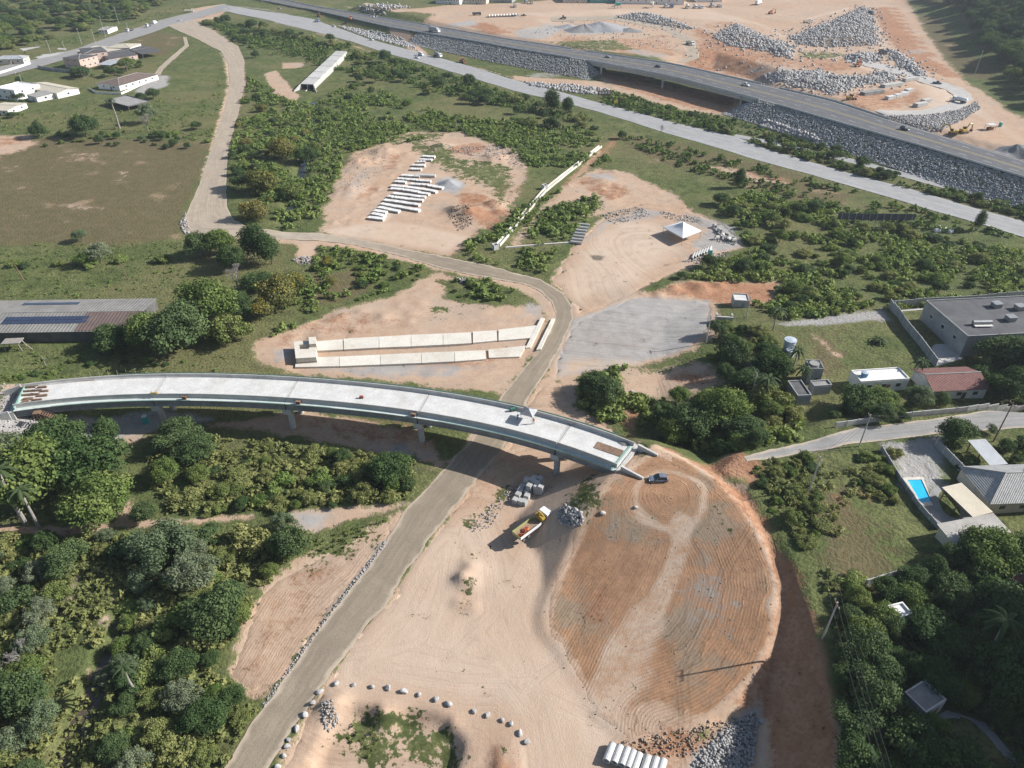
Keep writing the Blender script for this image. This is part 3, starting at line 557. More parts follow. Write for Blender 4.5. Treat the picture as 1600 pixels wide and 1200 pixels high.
M_OLD = road_mat('old_pavement', (.36, .355, .345), (.30, .297, .29), (.255, .252, .248), .7, [(.5, .09, (8, 4), (.45, .40, .22)), (.08, .07, None, (.52, .52, .5)), (.92, .07, None, (.52, .52, .5))])
M_ASPH = road_mat('highway_asphalt', (.120, .122, .126), (.092, .094, .098), (.150, .150, .150), .6, [(.06, .12, None, (.62, .62, .60)), (.27, .10, (12, 4), (.62, .62, .60)), (.475, .11, None, (.60, .45, .12)), (.525, .11, None, (.60, .45, .12)), (.74, .10, (12, 4), (.62, .62, .60)), (.94, .12, None, (.62, .62, .60))])
M_STREET = road_mat('street_pavement', (.31, .30, .285), (.26, .252, .24), (.215, .21, .20), .6)
ribbon('dirt_road', [(262,40),(310,62),(345,80),(357,100),(359,130),(351,170),(331,230),(311,290),(291,335),(286,356),(298,368),(330,368),(400,371),(440,374)], [(300,30),(335,50),(372,72),(382,95),(381,130),(372,180),(357,230),(353,290),(355,325),(364,343),(385,353),(405,357),(430,360),(440,362)], M_DIRTROAD, 200, 10, rag=.5)
ribbon('access_road', [(440,374),(500,376),(550,382),(625,400),(700,422),(770,436),(815,444),(845,455),(862,472),(868,492),(858,520),(838,552),(800,600),(766,645),(735,690),(695,732),(637,792),(595,860),(522,950),(448,1058),(400,1123),(345,1210)], [(440,362),(500,364),(575,376),(650,392),(740,410),(800,425),(845,436),(880,458),(894,480),(896,497),(880,535),(862,568),(832,615),(810,655),(785,700),(750,745),(712,790),(659,860),(610,934),(547,1013),(471,1120),(412,1210)], M_ACCESS, 330, 14, rag=.45)
ribbon('old_road', [(345,16),(422,32),(550,65),(600,82),(650,95),(800,141),(925,172),(1037,207),(1200,255),(1275,275),(1360,300),(1450,327),(1590,368),(1700,400)], [(352,8),(430,20),(490,30),(575,61),(650,81),(725,101),(800,124),(930,159),(1050,191),(1150,214),(1200,234),(1300,263),(1435,299),(1512,322),(1600,346),(1720,378)], M_OLD, 260, 8)
ribbon('slip_road', [(1145,214),(1250,235),(1350,260),(1440,285),(1530,308),(1640,340)], [(1150,210),(1250,229),(1350,253),(1450,277),(1550,300),(1650,332)], M_OLD, 80, 4)
ribbon('side_street', [(-40,130),(60,105),(130,85),(210,60),(262,42),(300,31),(342,19),(362,15)], [(-40,112),(60,92),(120,76),(200,48),(260,29),(300,20),(335,10),(352,6)], M_STREET, 120, 6)
ribbon('hillside_street', [(1168,722),(1260,708),(1350,692),(1450,680),(1600,668),(1700,660)], [(1162,714),(1240,695),(1340,669),(1450,656),(1600,645),(1700,636)], M_STREET, 120, 8, rag=.3)
ribbon('gravel_drive', [(286,58),(289,71),(266,90),(248,106),(241,116)], [(291,58),(295,72),(273,92),(255,108),(250,118)], M_DIRTROAD, 70, 4, rag=.3)
ribbon('haul_road', [(1365,172),(1440,172),(1480,162),(1490,150),(1478,141),(1450,132),(1400,115),(1320,96)], [(1390,183),(1455,182),(1505,170),(1522,153),(1505,138),(1465,125),(1405,106),(1330,88)], M_HAUL, 120, 6, rag=1.0)
ribbon('haul_road', [(860,33),(955,31),(1030,44),(1070,66),(1074,88),(1055,96)], [(860,26),(960,24),(1040,38),(1085,62),(1092,90),(1070,99)], M_DIRTROAD, 120, 6, rag=1.2)
hw_lv = lambda X, Y: 8*np.clip((840-Y)/260, .12, 1)+.07
ribbon('highway', HWNr, HWFr, M_ASPH, 300, 10, level=hw_lv, world=True)

# --- sheets of bare ground
def rough(poly):
    """the same outline with a natural, uneven edge"""
    p = np.asarray(poly, float); out = []
    for i in range(len(p)):
        a, b = p[i], p[(i+1) % len(p)]; n = max(1, int(np.linalg.norm(b-a)/1.4)); d = (b-a)/(np.linalg.norm(b-a)+1e-9)
        for k in range(n):
            q = a+(b-a)*k/n; w = 1.0*vnoise(q[:1], q[1:], 5.0, 71)[0]+.55*vnoise(q[:1], q[1:], 1.7, 72)[0]; out.append((q[0]-d[1]*w, q[1]+d[0]*w))
    return np.array(out)
def sheet(name, poly, res, furrow=None, lift=.05, kind='structure', soil=1.0, ground_gives=True, rag=True):
    poly = rough(poly) if rag else np.asarray(poly, float); lo, hi = poly.min(0)-res, poly.max(0)+res
    xs = np.arange(lo[0], hi[0]+res, res); ys = np.arange(lo[1], hi[1]+res, res); X, Y = np.meshgrid(xs, ys); X = X.ravel(); Y = Y.ravel()
    s = sdf(poly, X, Y); near = np.abs(s) < res*.72
    # snap grid points near the outline onto it
    e = .05; gx = (sdf(poly, X[near]+e, Y[near])-sdf(poly, X[near]-e, Y[near]))/(2*e); gy = (sdf(poly, X[near], Y[near]+e)-sdf(poly, X[near], Y[near]-e))/(2*e)
    X[near] -= gx*s[near]; Y[near] -= gy*s[near]; inside = (s > 0) | near
    nx, ny = len(xs), len(ys); idx = np.arange(nx*ny).reshape(ny, nx)
    F = np.stack([idx[:-1, :-1], idx[:-1, 1:], idx[1:, 1:], idx[1:, :-1]], -1).reshape(-1, 4); F = F[inside[F].all(1) & (s[F].max(1) > res*.2)]
    used = np.unique(F); re = np.full(nx*ny, -1); re[used] = np.arange(len(used)); X, Y = X[used], Y[used]
    tuck = .16*(1-np.clip(sdf(poly, X, Y)/.8, 0, 1)); me = mesh_np(name, np.stack([X, Y, H(X, Y)+lift-tuck], 1), re[F], M_GROUND, True)
    z = zeval(X, Y); z['soil'] = np.maximum(z['soil'], soil)
    fa = np.zeros(X.shape); fu = np.zeros(X.shape)
    if furrow: fu, fa, more = furrow(X, Y); [z.__setitem__(k, np.maximum(z[k], v)) for k, v in more.items()]
    for k, v in z.items(): fattr(me, k, v)
    fattr(me, 'furrow', fu); fattr(me, 'furrow_amt', fa)
    if ground_gives: SHEETS.append(poly)
    return tag(ob(name, me), kind=kind)
TRK = GP([(1062,815),(1064,850),(1046,900),(1012,960),(980,1020),(950,1090),(925,1150),(900,1260)])
TRKN = GP([(1052,812),(1050,850),(1022,920),(985,1000),(955,1080)])
LOOPC = G(1050,778)
def pad_f(X, Y):
    dr = pdist(PAD_RW, X, Y); dt = pdist(TRK, X, Y, True); rl = np.hypot(X-LOOPC.x, Y-LOOPC.y)
    left = dt < 0
    fu = np.where(left, dt, dr); rl = rl*(1+.12*vnoise(X, Y, 5, 48))+.8*vnoise(X, Y, 9, 49); fu = np.where(rl < 9.0, rl*1.15+.3*(X-LOOPC.x), fu)
    t = np.abs(dt)*(1+.25*vnoise(X, Y, 6, 47)); w = 1.25+.05*np.maximum(0, 90-Y)
    pale = np.clip(1.25-t/(2*w), 0, 1)*(Y < LOOPC.y-2)+.62*np.exp(-((rl-6.5)/1.2)**2)
    amt = np.where(t < w*1.1, .15, .75)*(.7+.5*vnoise(X, Y, 12, 41))
    return fu, amt, {'brown': np.where(left, np.clip(-.05+sdf(PAD_W, X, Y)/3.2, 0, 1), np.clip(.6+sdf(PAD_W, X, Y)/2, 0, 1))*sstep(Y+6*vnoise(X, Y, 8, 44), 55, 66), 'pale': np.clip(pale, 0, .6), 'grey': .40*np.exp(-((X-36)**2/60+(Y-82)**2/160))+.34*np.exp(-((X-19)**2/30+(Y-92)**2/60)), 'red': .45*np.exp(-((X-44)**2/12+(Y-85)**2/200))+.5*np.exp(-((X-16)**2/14+(Y-82)**2/40))}
sheet('embankment', PAD_W, .5, pad_f, .03)
FLOW = [GP([(742,830),(762,880),(770,960),(700,1030)]), GP([(700,850),(690,920),(660,1000),(560,1040)]), GP([(905,1010),(840,1060),(720,1060),(600,1040)]), GP([(940,1130),(880,1100),(800,1060),(740,980)]), GP([(860,770),(850,850),(800,960),(840,1080),(880,1260)]), GP([(520,1030),(640,1010),(780,1040),(850,1130),(870,1260)]), GP([(690,860),(640,960),(560,1050)])]
def yard_f(X, Y):
    D = np.array([pdist(f, X, Y) for f in FLOW]); d = D.min(0); t = pdist(TRK, X, Y)
    return d, .05+.24*np.exp(-(d/3.0)**2)*(.6+.6*vnoise(X, Y, 7, 45)), {'pale': np.maximum(np.clip(1.1-t/5, 0, .8)*(Y < 75), .72*np.exp(-(d/8.0)**2))}
YARD = GP([(846,598),(880,600),(900,640),(960,668),(1012,700),(1000,730),(985,800),(955,880),(915,950),(935,1040),(990,1120),(1040,1165),(1060,1260),(408,1260),(471,1120),(549,1011),(612,932),(661,858),(714,788),(752,743),(787,698),(812,653),(834,613)])
YARD = [p for i, p in enumerate(YARD) if i == 0 or math.hypot(p[0]-YARD[i-1][0], p[1]-YARD[i-1][1]) > .3]
sheet('dirt_yard', YARD, .7, yard_f, -.02)
def bank_f(X, Y): return X*.8-Y*.35+1.5*vnoise(X, Y, 9, 4), np.full(X.shape, .55), {}
sheet('dirt_bank', GP([(625,806),(560,835),(480,880),(430,905),(388,962),(364,1050),(395,1083),(440,1062),(516,948),(588,862)]), .6, bank_f)
sheet('gravel_lot', GP([(898,502),(1000,465),(1108,471),(1112,508),(1075,545),(1030,561),(905,583),(868,592),(866,570),(884,535)]), .9, lambda X, Y: (Y+.2*X, np.full(X.shape, .25), {}))
sheet('tent_lot', GP([(864,442),(880,412),(905,374),(950,338),(1000,318),(1075,328),(1130,354),(1160,383),(1100,406),(1005,449),(978,462),(905,498),(898,480),(882,457)]), 1.0, lambda X, Y: (np.hypot(X-52, (Y-232)*.8)+6*vnoise(X, Y, 30, 46), np.full(X.shape, .2), {}))
def water_strip(name, line, w, zoff, mat):
    p = resample(line, 60); d = np.gradient(p, axis=0); d /= np.linalg.norm(d, axis=1)[:, None]; n = np.stack([-d[:, 1], d[:, 0]], 1)
    L, R = p+n*w, p-n*w; z = H(p[:, 0], p[:, 1])+zoff; co = np.r_[np.c_[L, z], np.c_[R, z]]; k = np.arange(59)
    F = np.stack([k, k+60, k+61, k+1], 1); me = mesh_np(name, co, F, mat, True)
    if me.polygons[0].normal.z < 0: me.flip_normals()
    return tag(ob(name, me), kind='structure')
water_strip('stream_water', STREAM, 2.0, .35, water_mat('muddy_water', (.085, .068, .05)))
water_strip('ditch_water', DITCH, 1.6, .25, water_mat('dark_water', (.04, .05, .055)))

# --- the ground itself, one sheet to the horizon
X, Y, Z = GX.ravel(), GY.ravel(), GZ.ravel(); sh = GX.shape
low = np.zeros(X.shape)
for poly in SHEETS:
    poly = np.asarray(poly); lo, hi = poly.min(0), poly.max(0); m = (X > lo[0]) & (X < hi[0]) & (Y > lo[1]) & (Y < hi[1])
    if m.any(): low[m] = np.maximum(low[m], sstep(sdf(poly, X[m], Y[m]), .2, 1.2))
idx = np.arange(X.size).reshape(sh); F = np.stack([idx[:-1, :-1], idx[:-1, 1:], idx[1:, 1:], idx[1:, :-1]], -1).reshape(-1, 4)
me = mesh_np('ground', np.stack([X, Y, Z-.45*low], 1), F, M_GROUND, True); GA = zeval(X, Y)
for k, v in GA.items(): fattr(me, k, v)
fattr(me, 'furrow', X*0); fattr(me, 'furrow_amt', X*0)
tag(ob('ground', me), kind='structure')

# ================================================================ the new curved viaduct
near_px = [(20,642),(60,637),(110,632),(225,626),(310,625),(400,628),(462,632),(600,647),(700,661),(800,681),(860,700),(960,736)]
NE = np.array(PP(near_px, DECK-.15)); cf = np.polyfit(NE[:, 0], NE[:, 1], 4)
bx = np.linspace(NE[0, 0], NE[-1, 0], 800); by = np.polyval(cf, bx); BS = np.r_[0, np.cumsum(np.hypot(np.diff(bx), np.diff(by)))]; BLEN = BS[-1]
def bpt(s, o, z):
    s = np.asarray(s, float); x = np.interp(s, BS, bx); y = np.interp(s, BS, by)
    c = np.clip(s, .5, BLEN-.5); a = np.interp(c-.5, BS, bx), np.interp(c-.5, BS, by); b = np.interp(c+.5, BS, bx), np.interp(c+.5, BS, by)
    tx, ty = b[0]-a[0], b[1]-a[1]; L = np.hypot(tx, ty); tx, ty = tx/L, ty/L
    e = s-np.clip(s, 0, BLEN)
    return np.stack([x-ty*o+tx*e, y+tx*o+ty*e, np.zeros_like(x)+z], -1)
def bang(s): a, b = bpt(s-.5, 0, 0), bpt(s+.5, 0, 0); return math.atan2(b[1]-a[1], b[0]-a[0])
def sweep(mb, prof, s0, s1, ds=2.0):
    n = max(2, int((s1-s0)/ds)+1); S = np.linspace(s0, s1, n)
    mb.loft([[tuple(bpt(s, o, z)) for o, z in prof] for s in S]); return mb
def s_at_px(px):
    w = by*CP+(CAM_H-DECK)*SP; u = 800+FPX*bx/w; return float(np.interp(px, u, BS))
PIERS = [s_at_px(p) for p in (236, 443, 650, 866)]; CUTS = [0]+PIERS+[BLEN]
via = empty('curved_viaduct', tuple(bpt(BLEN/2, 5, 0)))
via_inv = Matrix.Translation(via.location).inverted()
def vpart(mb, name, mat, parent=None, **k):
    o = mb.ob(name, mat, via if parent is None else parent, **k)
    o.matrix_parent_inverse = via_inv if parent is None else Matrix.Identity(4); return o
tag(via, 'curved white concrete viaduct under construction crossing the dirt access road', 'viaduct')
for a, b in zip(CUTS[:-1], CUTS[1:]):
    a2, b2 = a+.06*(a > 0), b-.06*(b < BLEN)
    vpart(sweep(MB(), [(1.1, 8.72), (9.6, 8.72), (9.6, DECK), (1.1, DECK)], a2, b2), 'deck_slab', M_CONCW)
    vpart(sweep(MB(), [(1.12, DECK+.004), (1.60, DECK+.004), (1.50, 9.18), (1.38, 9.36), (1.32, 9.92), (1.12, 9.92)], a2, b2), 'parapet', M_CONC)
    vpart(sweep(MB(), [(9.10, DECK+.004), (9.58, DECK+.004), (9.58, 9.92), (9.38, 9.92), (9.32, 9.36), (9.20, 9.18)], a2, b2), 'parapet', M_CONC)
    vpart(sweep(MB(), [(0, 8.62), (1.08, 8.62), (1.08, 8.76), (0, 8.76)], a2, b2), 'work_platform', M_PLATF)
    vpart(sweep(MB(), [(9.62, 8.62), (10.5, 8.62), (10.5, 8.76), (9.62, 8.76)], a2, b2), 'work_platform', M_PLATF)
    for o in (.75, 3.4, 6.3, 9.1):
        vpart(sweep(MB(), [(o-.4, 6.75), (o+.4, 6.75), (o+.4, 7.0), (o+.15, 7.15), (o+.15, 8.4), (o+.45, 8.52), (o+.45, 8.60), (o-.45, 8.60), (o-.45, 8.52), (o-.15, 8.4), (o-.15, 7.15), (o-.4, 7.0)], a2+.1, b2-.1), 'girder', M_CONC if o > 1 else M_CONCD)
for p in PIERS:   # paler joint strip over each pier
    vpart(sweep(MB(), [(1.62, DECK+.004), (9.08, DECK+.004), (9.08, DECK+.02), (1.62, DECK+.02)], p-.42, p-.08, .2), 'joint_strip', M_CONC)
    vpart(sweep(MB(), [(1.62, DECK+.004), (9.08, DECK+.004), (9.08, DECK+.02), (1.62, DECK+.02)], p+.08, p+.42, .2), 'joint_strip', M_CONC)
for p in PIERS:
    mb = MB(); sweep(mb, [(.3, 5.35), (9.9, 5.35), (9.9, 6.72), (.3, 6.72)], p-1.0, p+1.0, .5); cap = vpart(mb, 'pier_cap', M_CONC, bevel=.04)
    for o in (2.1, 7.8):
        q = bpt(p, o, 0); g = hz(q[0], q[1])-1; mb = MB().tube((q[0], q[1], g), (q[0], q[1], 5.36), .72, n=20); vpart(mb, 'pier_column', M_CONC, smooth=False)
    for o in (.75, 3.4, 6.3, 9.1):
        q = bpt(p, o, 6.735); vpart(MB().box(tuple(q), (1.2, .6, .03), bang(p)), 'bearing', M_DARK)
for s, z0 in ((BLEN+.5, 2.0), (-.5, 3.0)):
    vpart(sweep(MB(), [(.0, z0), (10.5, z0), (10.5, DECK-.45), (.0, DECK-.45)], s-.42, s+.42, .4), 'abutment', M_CONC)
def wing(o, s0, s1, h0, h1, th=.35):
    a, b = bpt(s0, o, 0), bpt(s1, o, 0); a2, b2 = bpt(s0, o+th, 0), bpt(s1, o+th, 0)
    mb = MB(); z0 = min(hz(a[0], a[1]), hz(b[0], b[1]))-2.5
    mb.add([(a[0], a[1], z0), (b[0], b[1], z0), (b2[0], b2[1], z0), (a2[0], a2[1], z0), (a[0], a[1], h0), (b[0], b[1], h1), (b2[0], b2[1], h1), (a2[0], a2[1], h0)], [(3, 2, 1, 0), (4, 5, 6, 7), (0, 1, 5, 4), (1, 2, 6, 5), (2, 3, 7, 6), (3, 0, 4, 7)])
    vpart(mb, 'wing_wall', M_CONC)
wing(.9, BLEN+.95, BLEN+6.0, 9.9, 9.2, .45); wing(9.2, BLEN+.95, BLEN+5.6, 9.9, 9.2, .45); wing(-.2, -7, -.95, 7.9, 9.0); wing(10.2, -5, -.95, 8.2, 9.2)
vpart(sweep(MB(), [(.0, DECK+.01), (10.5, DECK+.01), (10.5, DECK+.10), (.0, DECK+.10)], BLEN-.9, BLEN-.45, .2), 'edge_net', M_NET)
vpart(sweep(MB(), [(.3, DECK+.01), (10.3, DECK+.01), (10.3, DECK+.55), (.3, DECK+.55)], .25, .5, .2), 'edge_net', M_NET)
vpart(sweep(MB(), [(10.46, 8.77), (10.49, 8.77), (10.49, 9.6), (10.46, 9.6)], 20, BLEN-4), 'side_net', M_NET)
for s0, s1 in ((8, 40), (52, 74), (BLEN-42, BLEN-1)): vpart(sweep(MB(), [(.02, 8.765), (.2, 8.765), (.2, 8.79), (.02, 8.79)], s0, s1), 'platform_net', M_NET)
# things on the deck
def on_deck(px, py): x, y = P(px, py, DECK); return Vector((x, y, DECK))
def thing(name, label, cat, loc, rz=0.0, group=None): return tag(empty(name, loc, rz), label, cat, group)
q = on_deck(951, 702); e = thing('plywood_sheet_row', 'brown plywood sheets lying on the deck by the right bridge end', 'plywood', q+Vector((0, 0, .01)), bang(BLEN-8))
for k in range(3): MB().box(((k-1)*2.05, 0, .05), (2.0, 2.3, .08)).ob('sheet', M_WOOD, e)
q = on_deck(978, 693); e = thing('tarp_heap', 'crumpled grey tarpaulin on the deck near the end parapet', 'tarpaulin', q)
rr = random.Random(3); mb = MB(); ring = [[(math.cos(t)*1.7*f*(1+.25*math.sin(3*t)), math.sin(t)*.9*f, .02+.45*(1-f)+.08*rr.random()) for t in np.linspace(0, 6.283, 13)[:-1]] for f in (1, .75, .5, .2)]; mb.loft(ring, caps=False); mb.ob('tarpaulin', M_CONCD, e)
q = on_deck(826, 655); e = thing('work_canopy', 'grey pyramid work canopy on four posts standing on the deck', 'canopy', q, bang(BLEN-22))
for i in (-1, 1):
    for j in (-1, 1): MB().tube((i*1.35, j*1.35, .02), (i*1.35, j*1.35, 2.15), .04).ob('post', M_STEEL, e)
mb = MB(); mb.add([(-1.6, -1.6, 2.12), (1.6, -1.6, 2.12), (1.6, 1.6, 2.12), (-1.6, 1.6, 2.12), (0, 0, 3.1)], [(0, 1, 4), (1, 2, 4), (2, 3, 4), (3, 0, 4)]); mb.ob('roof', M_STEEL, e)
def small_machine(label, px, py, col, rz, k=1.0):
    e = thing('compressor', label, 'compressor', on_deck(px, py)+Vector((0, 0, .0)), rz); e.scale = (k, k, k)
    MB().box((0, 0, .75), (1.5, .8, .7)).ob('housing', col, e, bevel=.06); MB().box((0, 0, .36), (1.7, .7, .1)).ob('chassis', M_STEEL, e)
    for i in (-.5, .5):
        for j in (-.42, .42): MB().tube((i, j-.06, .24), (i, j+.06, .24), .24, n=12).ob('wheel', M_DARK, e)
    MB().tube((.8, 0, .35), (1.5, 0, .12), .03).ob('tow_bar', M_STEEL, e)
small_machine('small green machine on the deck just left of the grey canopy', 801, 642, wm('machine_green', (.06, .20, .14)), .3, .75)
small_machine('small red compressor on the deck above the third pier', 565, 622, wm('machine_red', (.36, .10, .09)), 0, .6)
TIMB = [(45,606,3.2,.5,.1),(52,603,2.6,.5,.02),(66,606,2.2,.45,.1),(45,612,3.4,.4,.05),(58,611,2.6,.4,.0),(70,612,1.8,.4,.12),(42,618,3.4,.5,.06),(55,617,2.4,.45,-.05),(66,619,2.4,.6,.1),(44,624,2.4,.7,.1),(58,626,2.2,.7,.05),(40,628,1.6,.4,.3)]
for k, (px, py, l, w, a) in enumerate(sorted(TIMB, key=lambda q: q[1])):
    e = tag(MB().box((0, 0, .15), (l, w, .28)).box((.1, .05, .36), (l*.8, w*.7, .12), .06).ob('timber_bundle', M_WOOD, None), '%s short brown timber bundle from the far parapet, left deck end' % nth(k), 'timber', 'timber left on the deck')
    e.location = on_deck(px, py)+Vector((0, 0, .01)); e.rotation_euler[2] = a+.05
e = tag(MB().box((0, 0, .14), (13, .55, .24)).box((-1, .1, .33), (9, .3, .12)).ob('timber_beam', M_WOOD, None), 'long brown timber beam lying along the far parapet at the left end', 'timber'); e.location = on_deck(105, 597); e.rotation_euler[2] = bang(14)
# scaffold stair against the left end
q = G(95, 660); e = thing('scaffold_stair', 'brown scaffold stair tower leaning up to the left end of the viaduct', 'scaffold', (q.x, bpt(s_at_px(95), -2.0, 0)[1], hz(q.x, bpt(s_at_px(95), -2, 0)[1])), bang(s_at_px(95)))
zt = 8.6-e.location.z
for i in (-2.6, -1.2, 1.2, 2.6):
    for j in (-.7, .7): MB().tube((i, j, 0), (i, j, zt if i < 0 else zt*.72), .06, n=6).ob('standard', M_RUST, e)
for i in range(7): MB().box((-1.1+i*.4, 0, zt-.3-i*.28), (.35, 1.2, .06)).ob('tread', M_WOOD, e)
MB().box((-1.9, 0, zt-.1), (1.5, 1.5, .08)).ob('landing', M_WOOD, e); MB().box((2.0, 0, zt*.5), (1.6, 1.5, .08)).ob('landing', M_WOOD, e)
for j in (-.7, .7): MB().tube((-2.6, j, zt+.9), (1.2, j, zt*.72), .04, n=6).tube((-2.6, j, 0), (1.2, j, zt*.72), .04, n=6).tube((2.6, j, 0), (-1.2, j, zt*.6), .04, n=6).ob('brace', M_RUST, e)
e = thing('yellow_bracket', 'yellow formwork bracket clamped on the parapet above the first pier', 'bracket', tuple(bpt(s_at_px(240), 1.2, 9.92)), bang(s_at_px(240))); M_YEL = wm('machine_yellow', (.55, .36, .05), (.45, .28, .04), 1.5, .55)
MB().box((0, 0, .25), (1.8, .25, .12)).ob('beam', M_YEL, e); [MB().box((i, 0, .1), (.15, .6, .25)).ob('clamp', M_YEL, e) for i in (-.6, .6)]; [MB().tube((i, 0, .3), (i, 0, 1.0), .05).ob('post', M_YEL, e) for i in (-.5, .5)]
for px, g, lab in ((287, 1, 'first'), (465, 2, 'second'), (645, 3, 'third')):
    e = thing('form_bracket', 'reddish formwork bracket on the work platform near the %s pier' % lab, 'bracket', tuple(bpt(s_at_px(px), .5, 8.76)), bang(s_at_px(px)))
    MB().box((0, 0, .4), (.9, .5, .8)).ob('box_form', M_RUST, e); MB().box((0, -.1, .85), (1.1, .6, .08)).ob('lid', M_WOOD, e)

# ================================================================ highway viaduct, barriers
def edge_sweep(line, prof, i0, i1, zoff=0.0):
    """profile (offset to the left of travel, z above road) along a highway edge"""
    p = line[i0:i1+1]; d = np.gradient(p, axis=0); d /= np.linalg.norm(d, axis=1)[:, None]; n = np.stack([-d[:, 1], d[:, 0]], 1); lv = hw_lv(p[:, 0], p[:, 1])-.07
    return MB().loft([[(p[k, 0]+n[k, 0]*o, p[k, 1]+n[k, 1]*o, lv[k]+z) for o, z in prof] for k in range(len(p))])
def hw_idx(line, px):
    w = line[:, 1]*CP+(CAM_H-8)*SP; u = 800+FPX*line[:, 0]/w; return int(np.argmin(abs(u-px)))
ia, ib = hw_idx(HWNr, 930), hw_idx(HWNr, 1168); fa_, fb = hw_idx(HWFr, 930), hw_idx(HWFr, 1168)
hv = tag(empty('highway_bridge', (0, 0, 0)), 'grey concrete highway bridge over the red earth underpass', 'bridge')
edge_sweep(HWNr, [(-.5, -.02), (-.5, -.35), (.6, -.35), (.6, -.02)], ia-1, ib+1).ob('deck_edge', M_CONCW, hv); edge_sweep(HWFr, [(-.6, -.02), (-.6, -.35), (.5, -.35), (.5, -.02)], fa_-1, fb+1).ob('deck_edge', M_CONCW, hv)
for k in range(5):
    f = .03+.235*k; n_ = ib-ia+3; L = HWNr[ia-1:ib+2]; R = resample(HWFr[fa_-1:fb+2], len(L)); edge_sweep(L*(1-f)+R*f, [(-.35, -2.6), (.35, -2.6), (.35, -.36), (-.35, -.36)], 0, len(L)-1).ob('girder', M_CONC, hv)
L = HWNr[ia-1:ib+2]; R = resample(HWFr[fa_-1:fb+2], len(L)); mb = MB(); lv = hw_lv(L[:, 0], L[:, 1])-.1
mb.loft([[(L[k, 0], L[k, 1], lv[k]-.34), (R[k, 0], R[k, 1], lv[k]-.34), (R[k, 0], R[k, 1], lv[k]), (L[k, 0], L[k, 1], lv[k])] for k in range(len(L))]).ob('deck_slab', M_CONC, hv)
edge_sweep(HWNr, [(0, .07), (.4, .07), (.3, .9), (.1, .9)], ia-1, ib+1).ob('parapet', M_CONCW, hv); edge_sweep(HWFr, [(-.4, .07), (0, .07), (-.1, .9), (-.3, .9)], fa_-1, fb+1).ob('parapet', M_CONCW, hv)
for px in (1046,):
    k = hw_idx(HWNr, px); a, b = HWNr[k], HWFr[hw_idx(HWFr, px+6)]; ang = math.atan2(*(b-a)[::-1]); c = (a+b)/2; w = np.linalg.norm(b-a)
    MB().box((c[0], c[1], 4.9), (w*1.02, 1.8, 1.0), ang).ob('pier_cap', M_CONC, hv)
    for f in (.06, .36, .66, .95): q = a*(1-f)+b*f; MB().tube((q[0], q[1], -1), (q[0], q[1], 4.45), .75, n=14).ob('pier_column', M_CONC, hv)
for k, kf in ((ia, fa_), (ib, fb)):
    a, b = HWNr[k], HWFr[kf]; ang = math.atan2(*(b-a)[::-1]); c = (a+b)/2; MB().box((c[0], c[1], 4.0), (np.linalg.norm(b-a)*1.0, 1.2, 6.5), ang).ob('abutment', M_CONC, hv)
tag(edge_sweep(HWNr, [(-.2, .07), (.2, .07), (.1, .85), (-.1, .85)], 4, ia-2).ob('concrete_barrier', M_CONCW, None), 'long concrete barrier on the near edge of the highway left of its bridge', 'barrier')
tag(edge_sweep(HWNr, [(-.2, .07), (.2, .07), (.1, .85), (-.1, .85)], ib+2, 69).ob('concrete_barrier', M_CONCW, None), 'long concrete barrier on the near edge of the highway right of its bridge', 'barrier')
tag(edge_sweep(HWFr, [(-.2, .07), (.2, .07), (.1, .85), (-.1, .85)], 4, fa_-2).ob('concrete_barrier', M_CONCW, None), 'concrete barrier on the far edge of the highway left of its bridge', 'barrier')
tag(edge_sweep(HWFr, [(-.2, .07), (.2, .07), (.1, .85), (-.1, .85)], fb+2, 60).ob('concrete_barrier', M_CONCW, None), 'concrete barrier on the far edge of the highway beside the haul road loop', 'barrier')

# ================================================================ concrete works on the ground
def slab_px(name, mat, parent, quad, z, th, bevel=0.0):
    pts = PP(quad, z); mb = MB().prism(pts, z-th, z); return mb.ob(name, mat, parent, bevel=bevel)
zc = .42
cu = tag(empty('box_channel', (0, 0, 0)), 'long cream precast box channel, two rows of slabs with open box', 'channel')
for q in ([(495,533),(535,530),(536,546),(496,548)], [(537,529),(592,526),(592,543),(537,546)], [(592.6,526),(642,523),(642,541),(592.6,543)], [(642.6,523),(692,521),(692,538.5),(642.6,541)], [(692.6,521),(736,519),(737,536),(692.6,538.5)], [(739,518),(776,516),(777,532),(739,535.5)], [(779,515),(840,508),(829,528),(779,532)], [(463,559),(530,557),(530,572),(461,573.5)], [(530.6,557),(594,554),(594,569.5),(530.6,572)], [(594.6,554),(658,551),(658,567),(594.6,569.5)], [(658.6,551),(710,549),(710,564.5),(658.6,567)], [(710.6,549),(758,547),(760,561),(710.6,564.5)], [(763,546),(822,540),(812,557),(764,559)]):
    slab_px('slab', M_CONCY, cu, q, zc, 1.2)
b = PP([(459,534),(494,530),(494,558),(462,560)], 2.2); mb = MB(); c_ = np.array(b)
inner = PP([(467,538.5),(482.5,537.5),(482.5,545),(469,545.5)], 2.2)
mb.prism(b, -1.0, .9); mb.loft([[(*p, 0.5) for p in b], [(*p, 2.2) for p in b], [(*p, 2.2) for p in inner], [(*p, 0.95) for p in inner]], caps=False).ob('open_box', M_CONCY, cu)
slab_px('box_riser', M_CONCY, cu, [(482,526.5),(493,526),(494,537),(483,537.5)], 3.3, 2.5)
for q, lab in (([(845,499),(851,499),(829,545),(821,546)], 'outer white concrete kerb beam beside the damp road bend'), ([(862,500),(867,500),(845,548),(838,549)], 'inner white concrete kerb beam beside the damp road bend')):
    p = GP(q); o = MB().prism(p, lambda x, y: hz(x, y)-.2, lambda x, y: hz(x, y)+.55).ob('kerb_beam', M_CONCY, None); tag(o, lab, 'kerb beam')
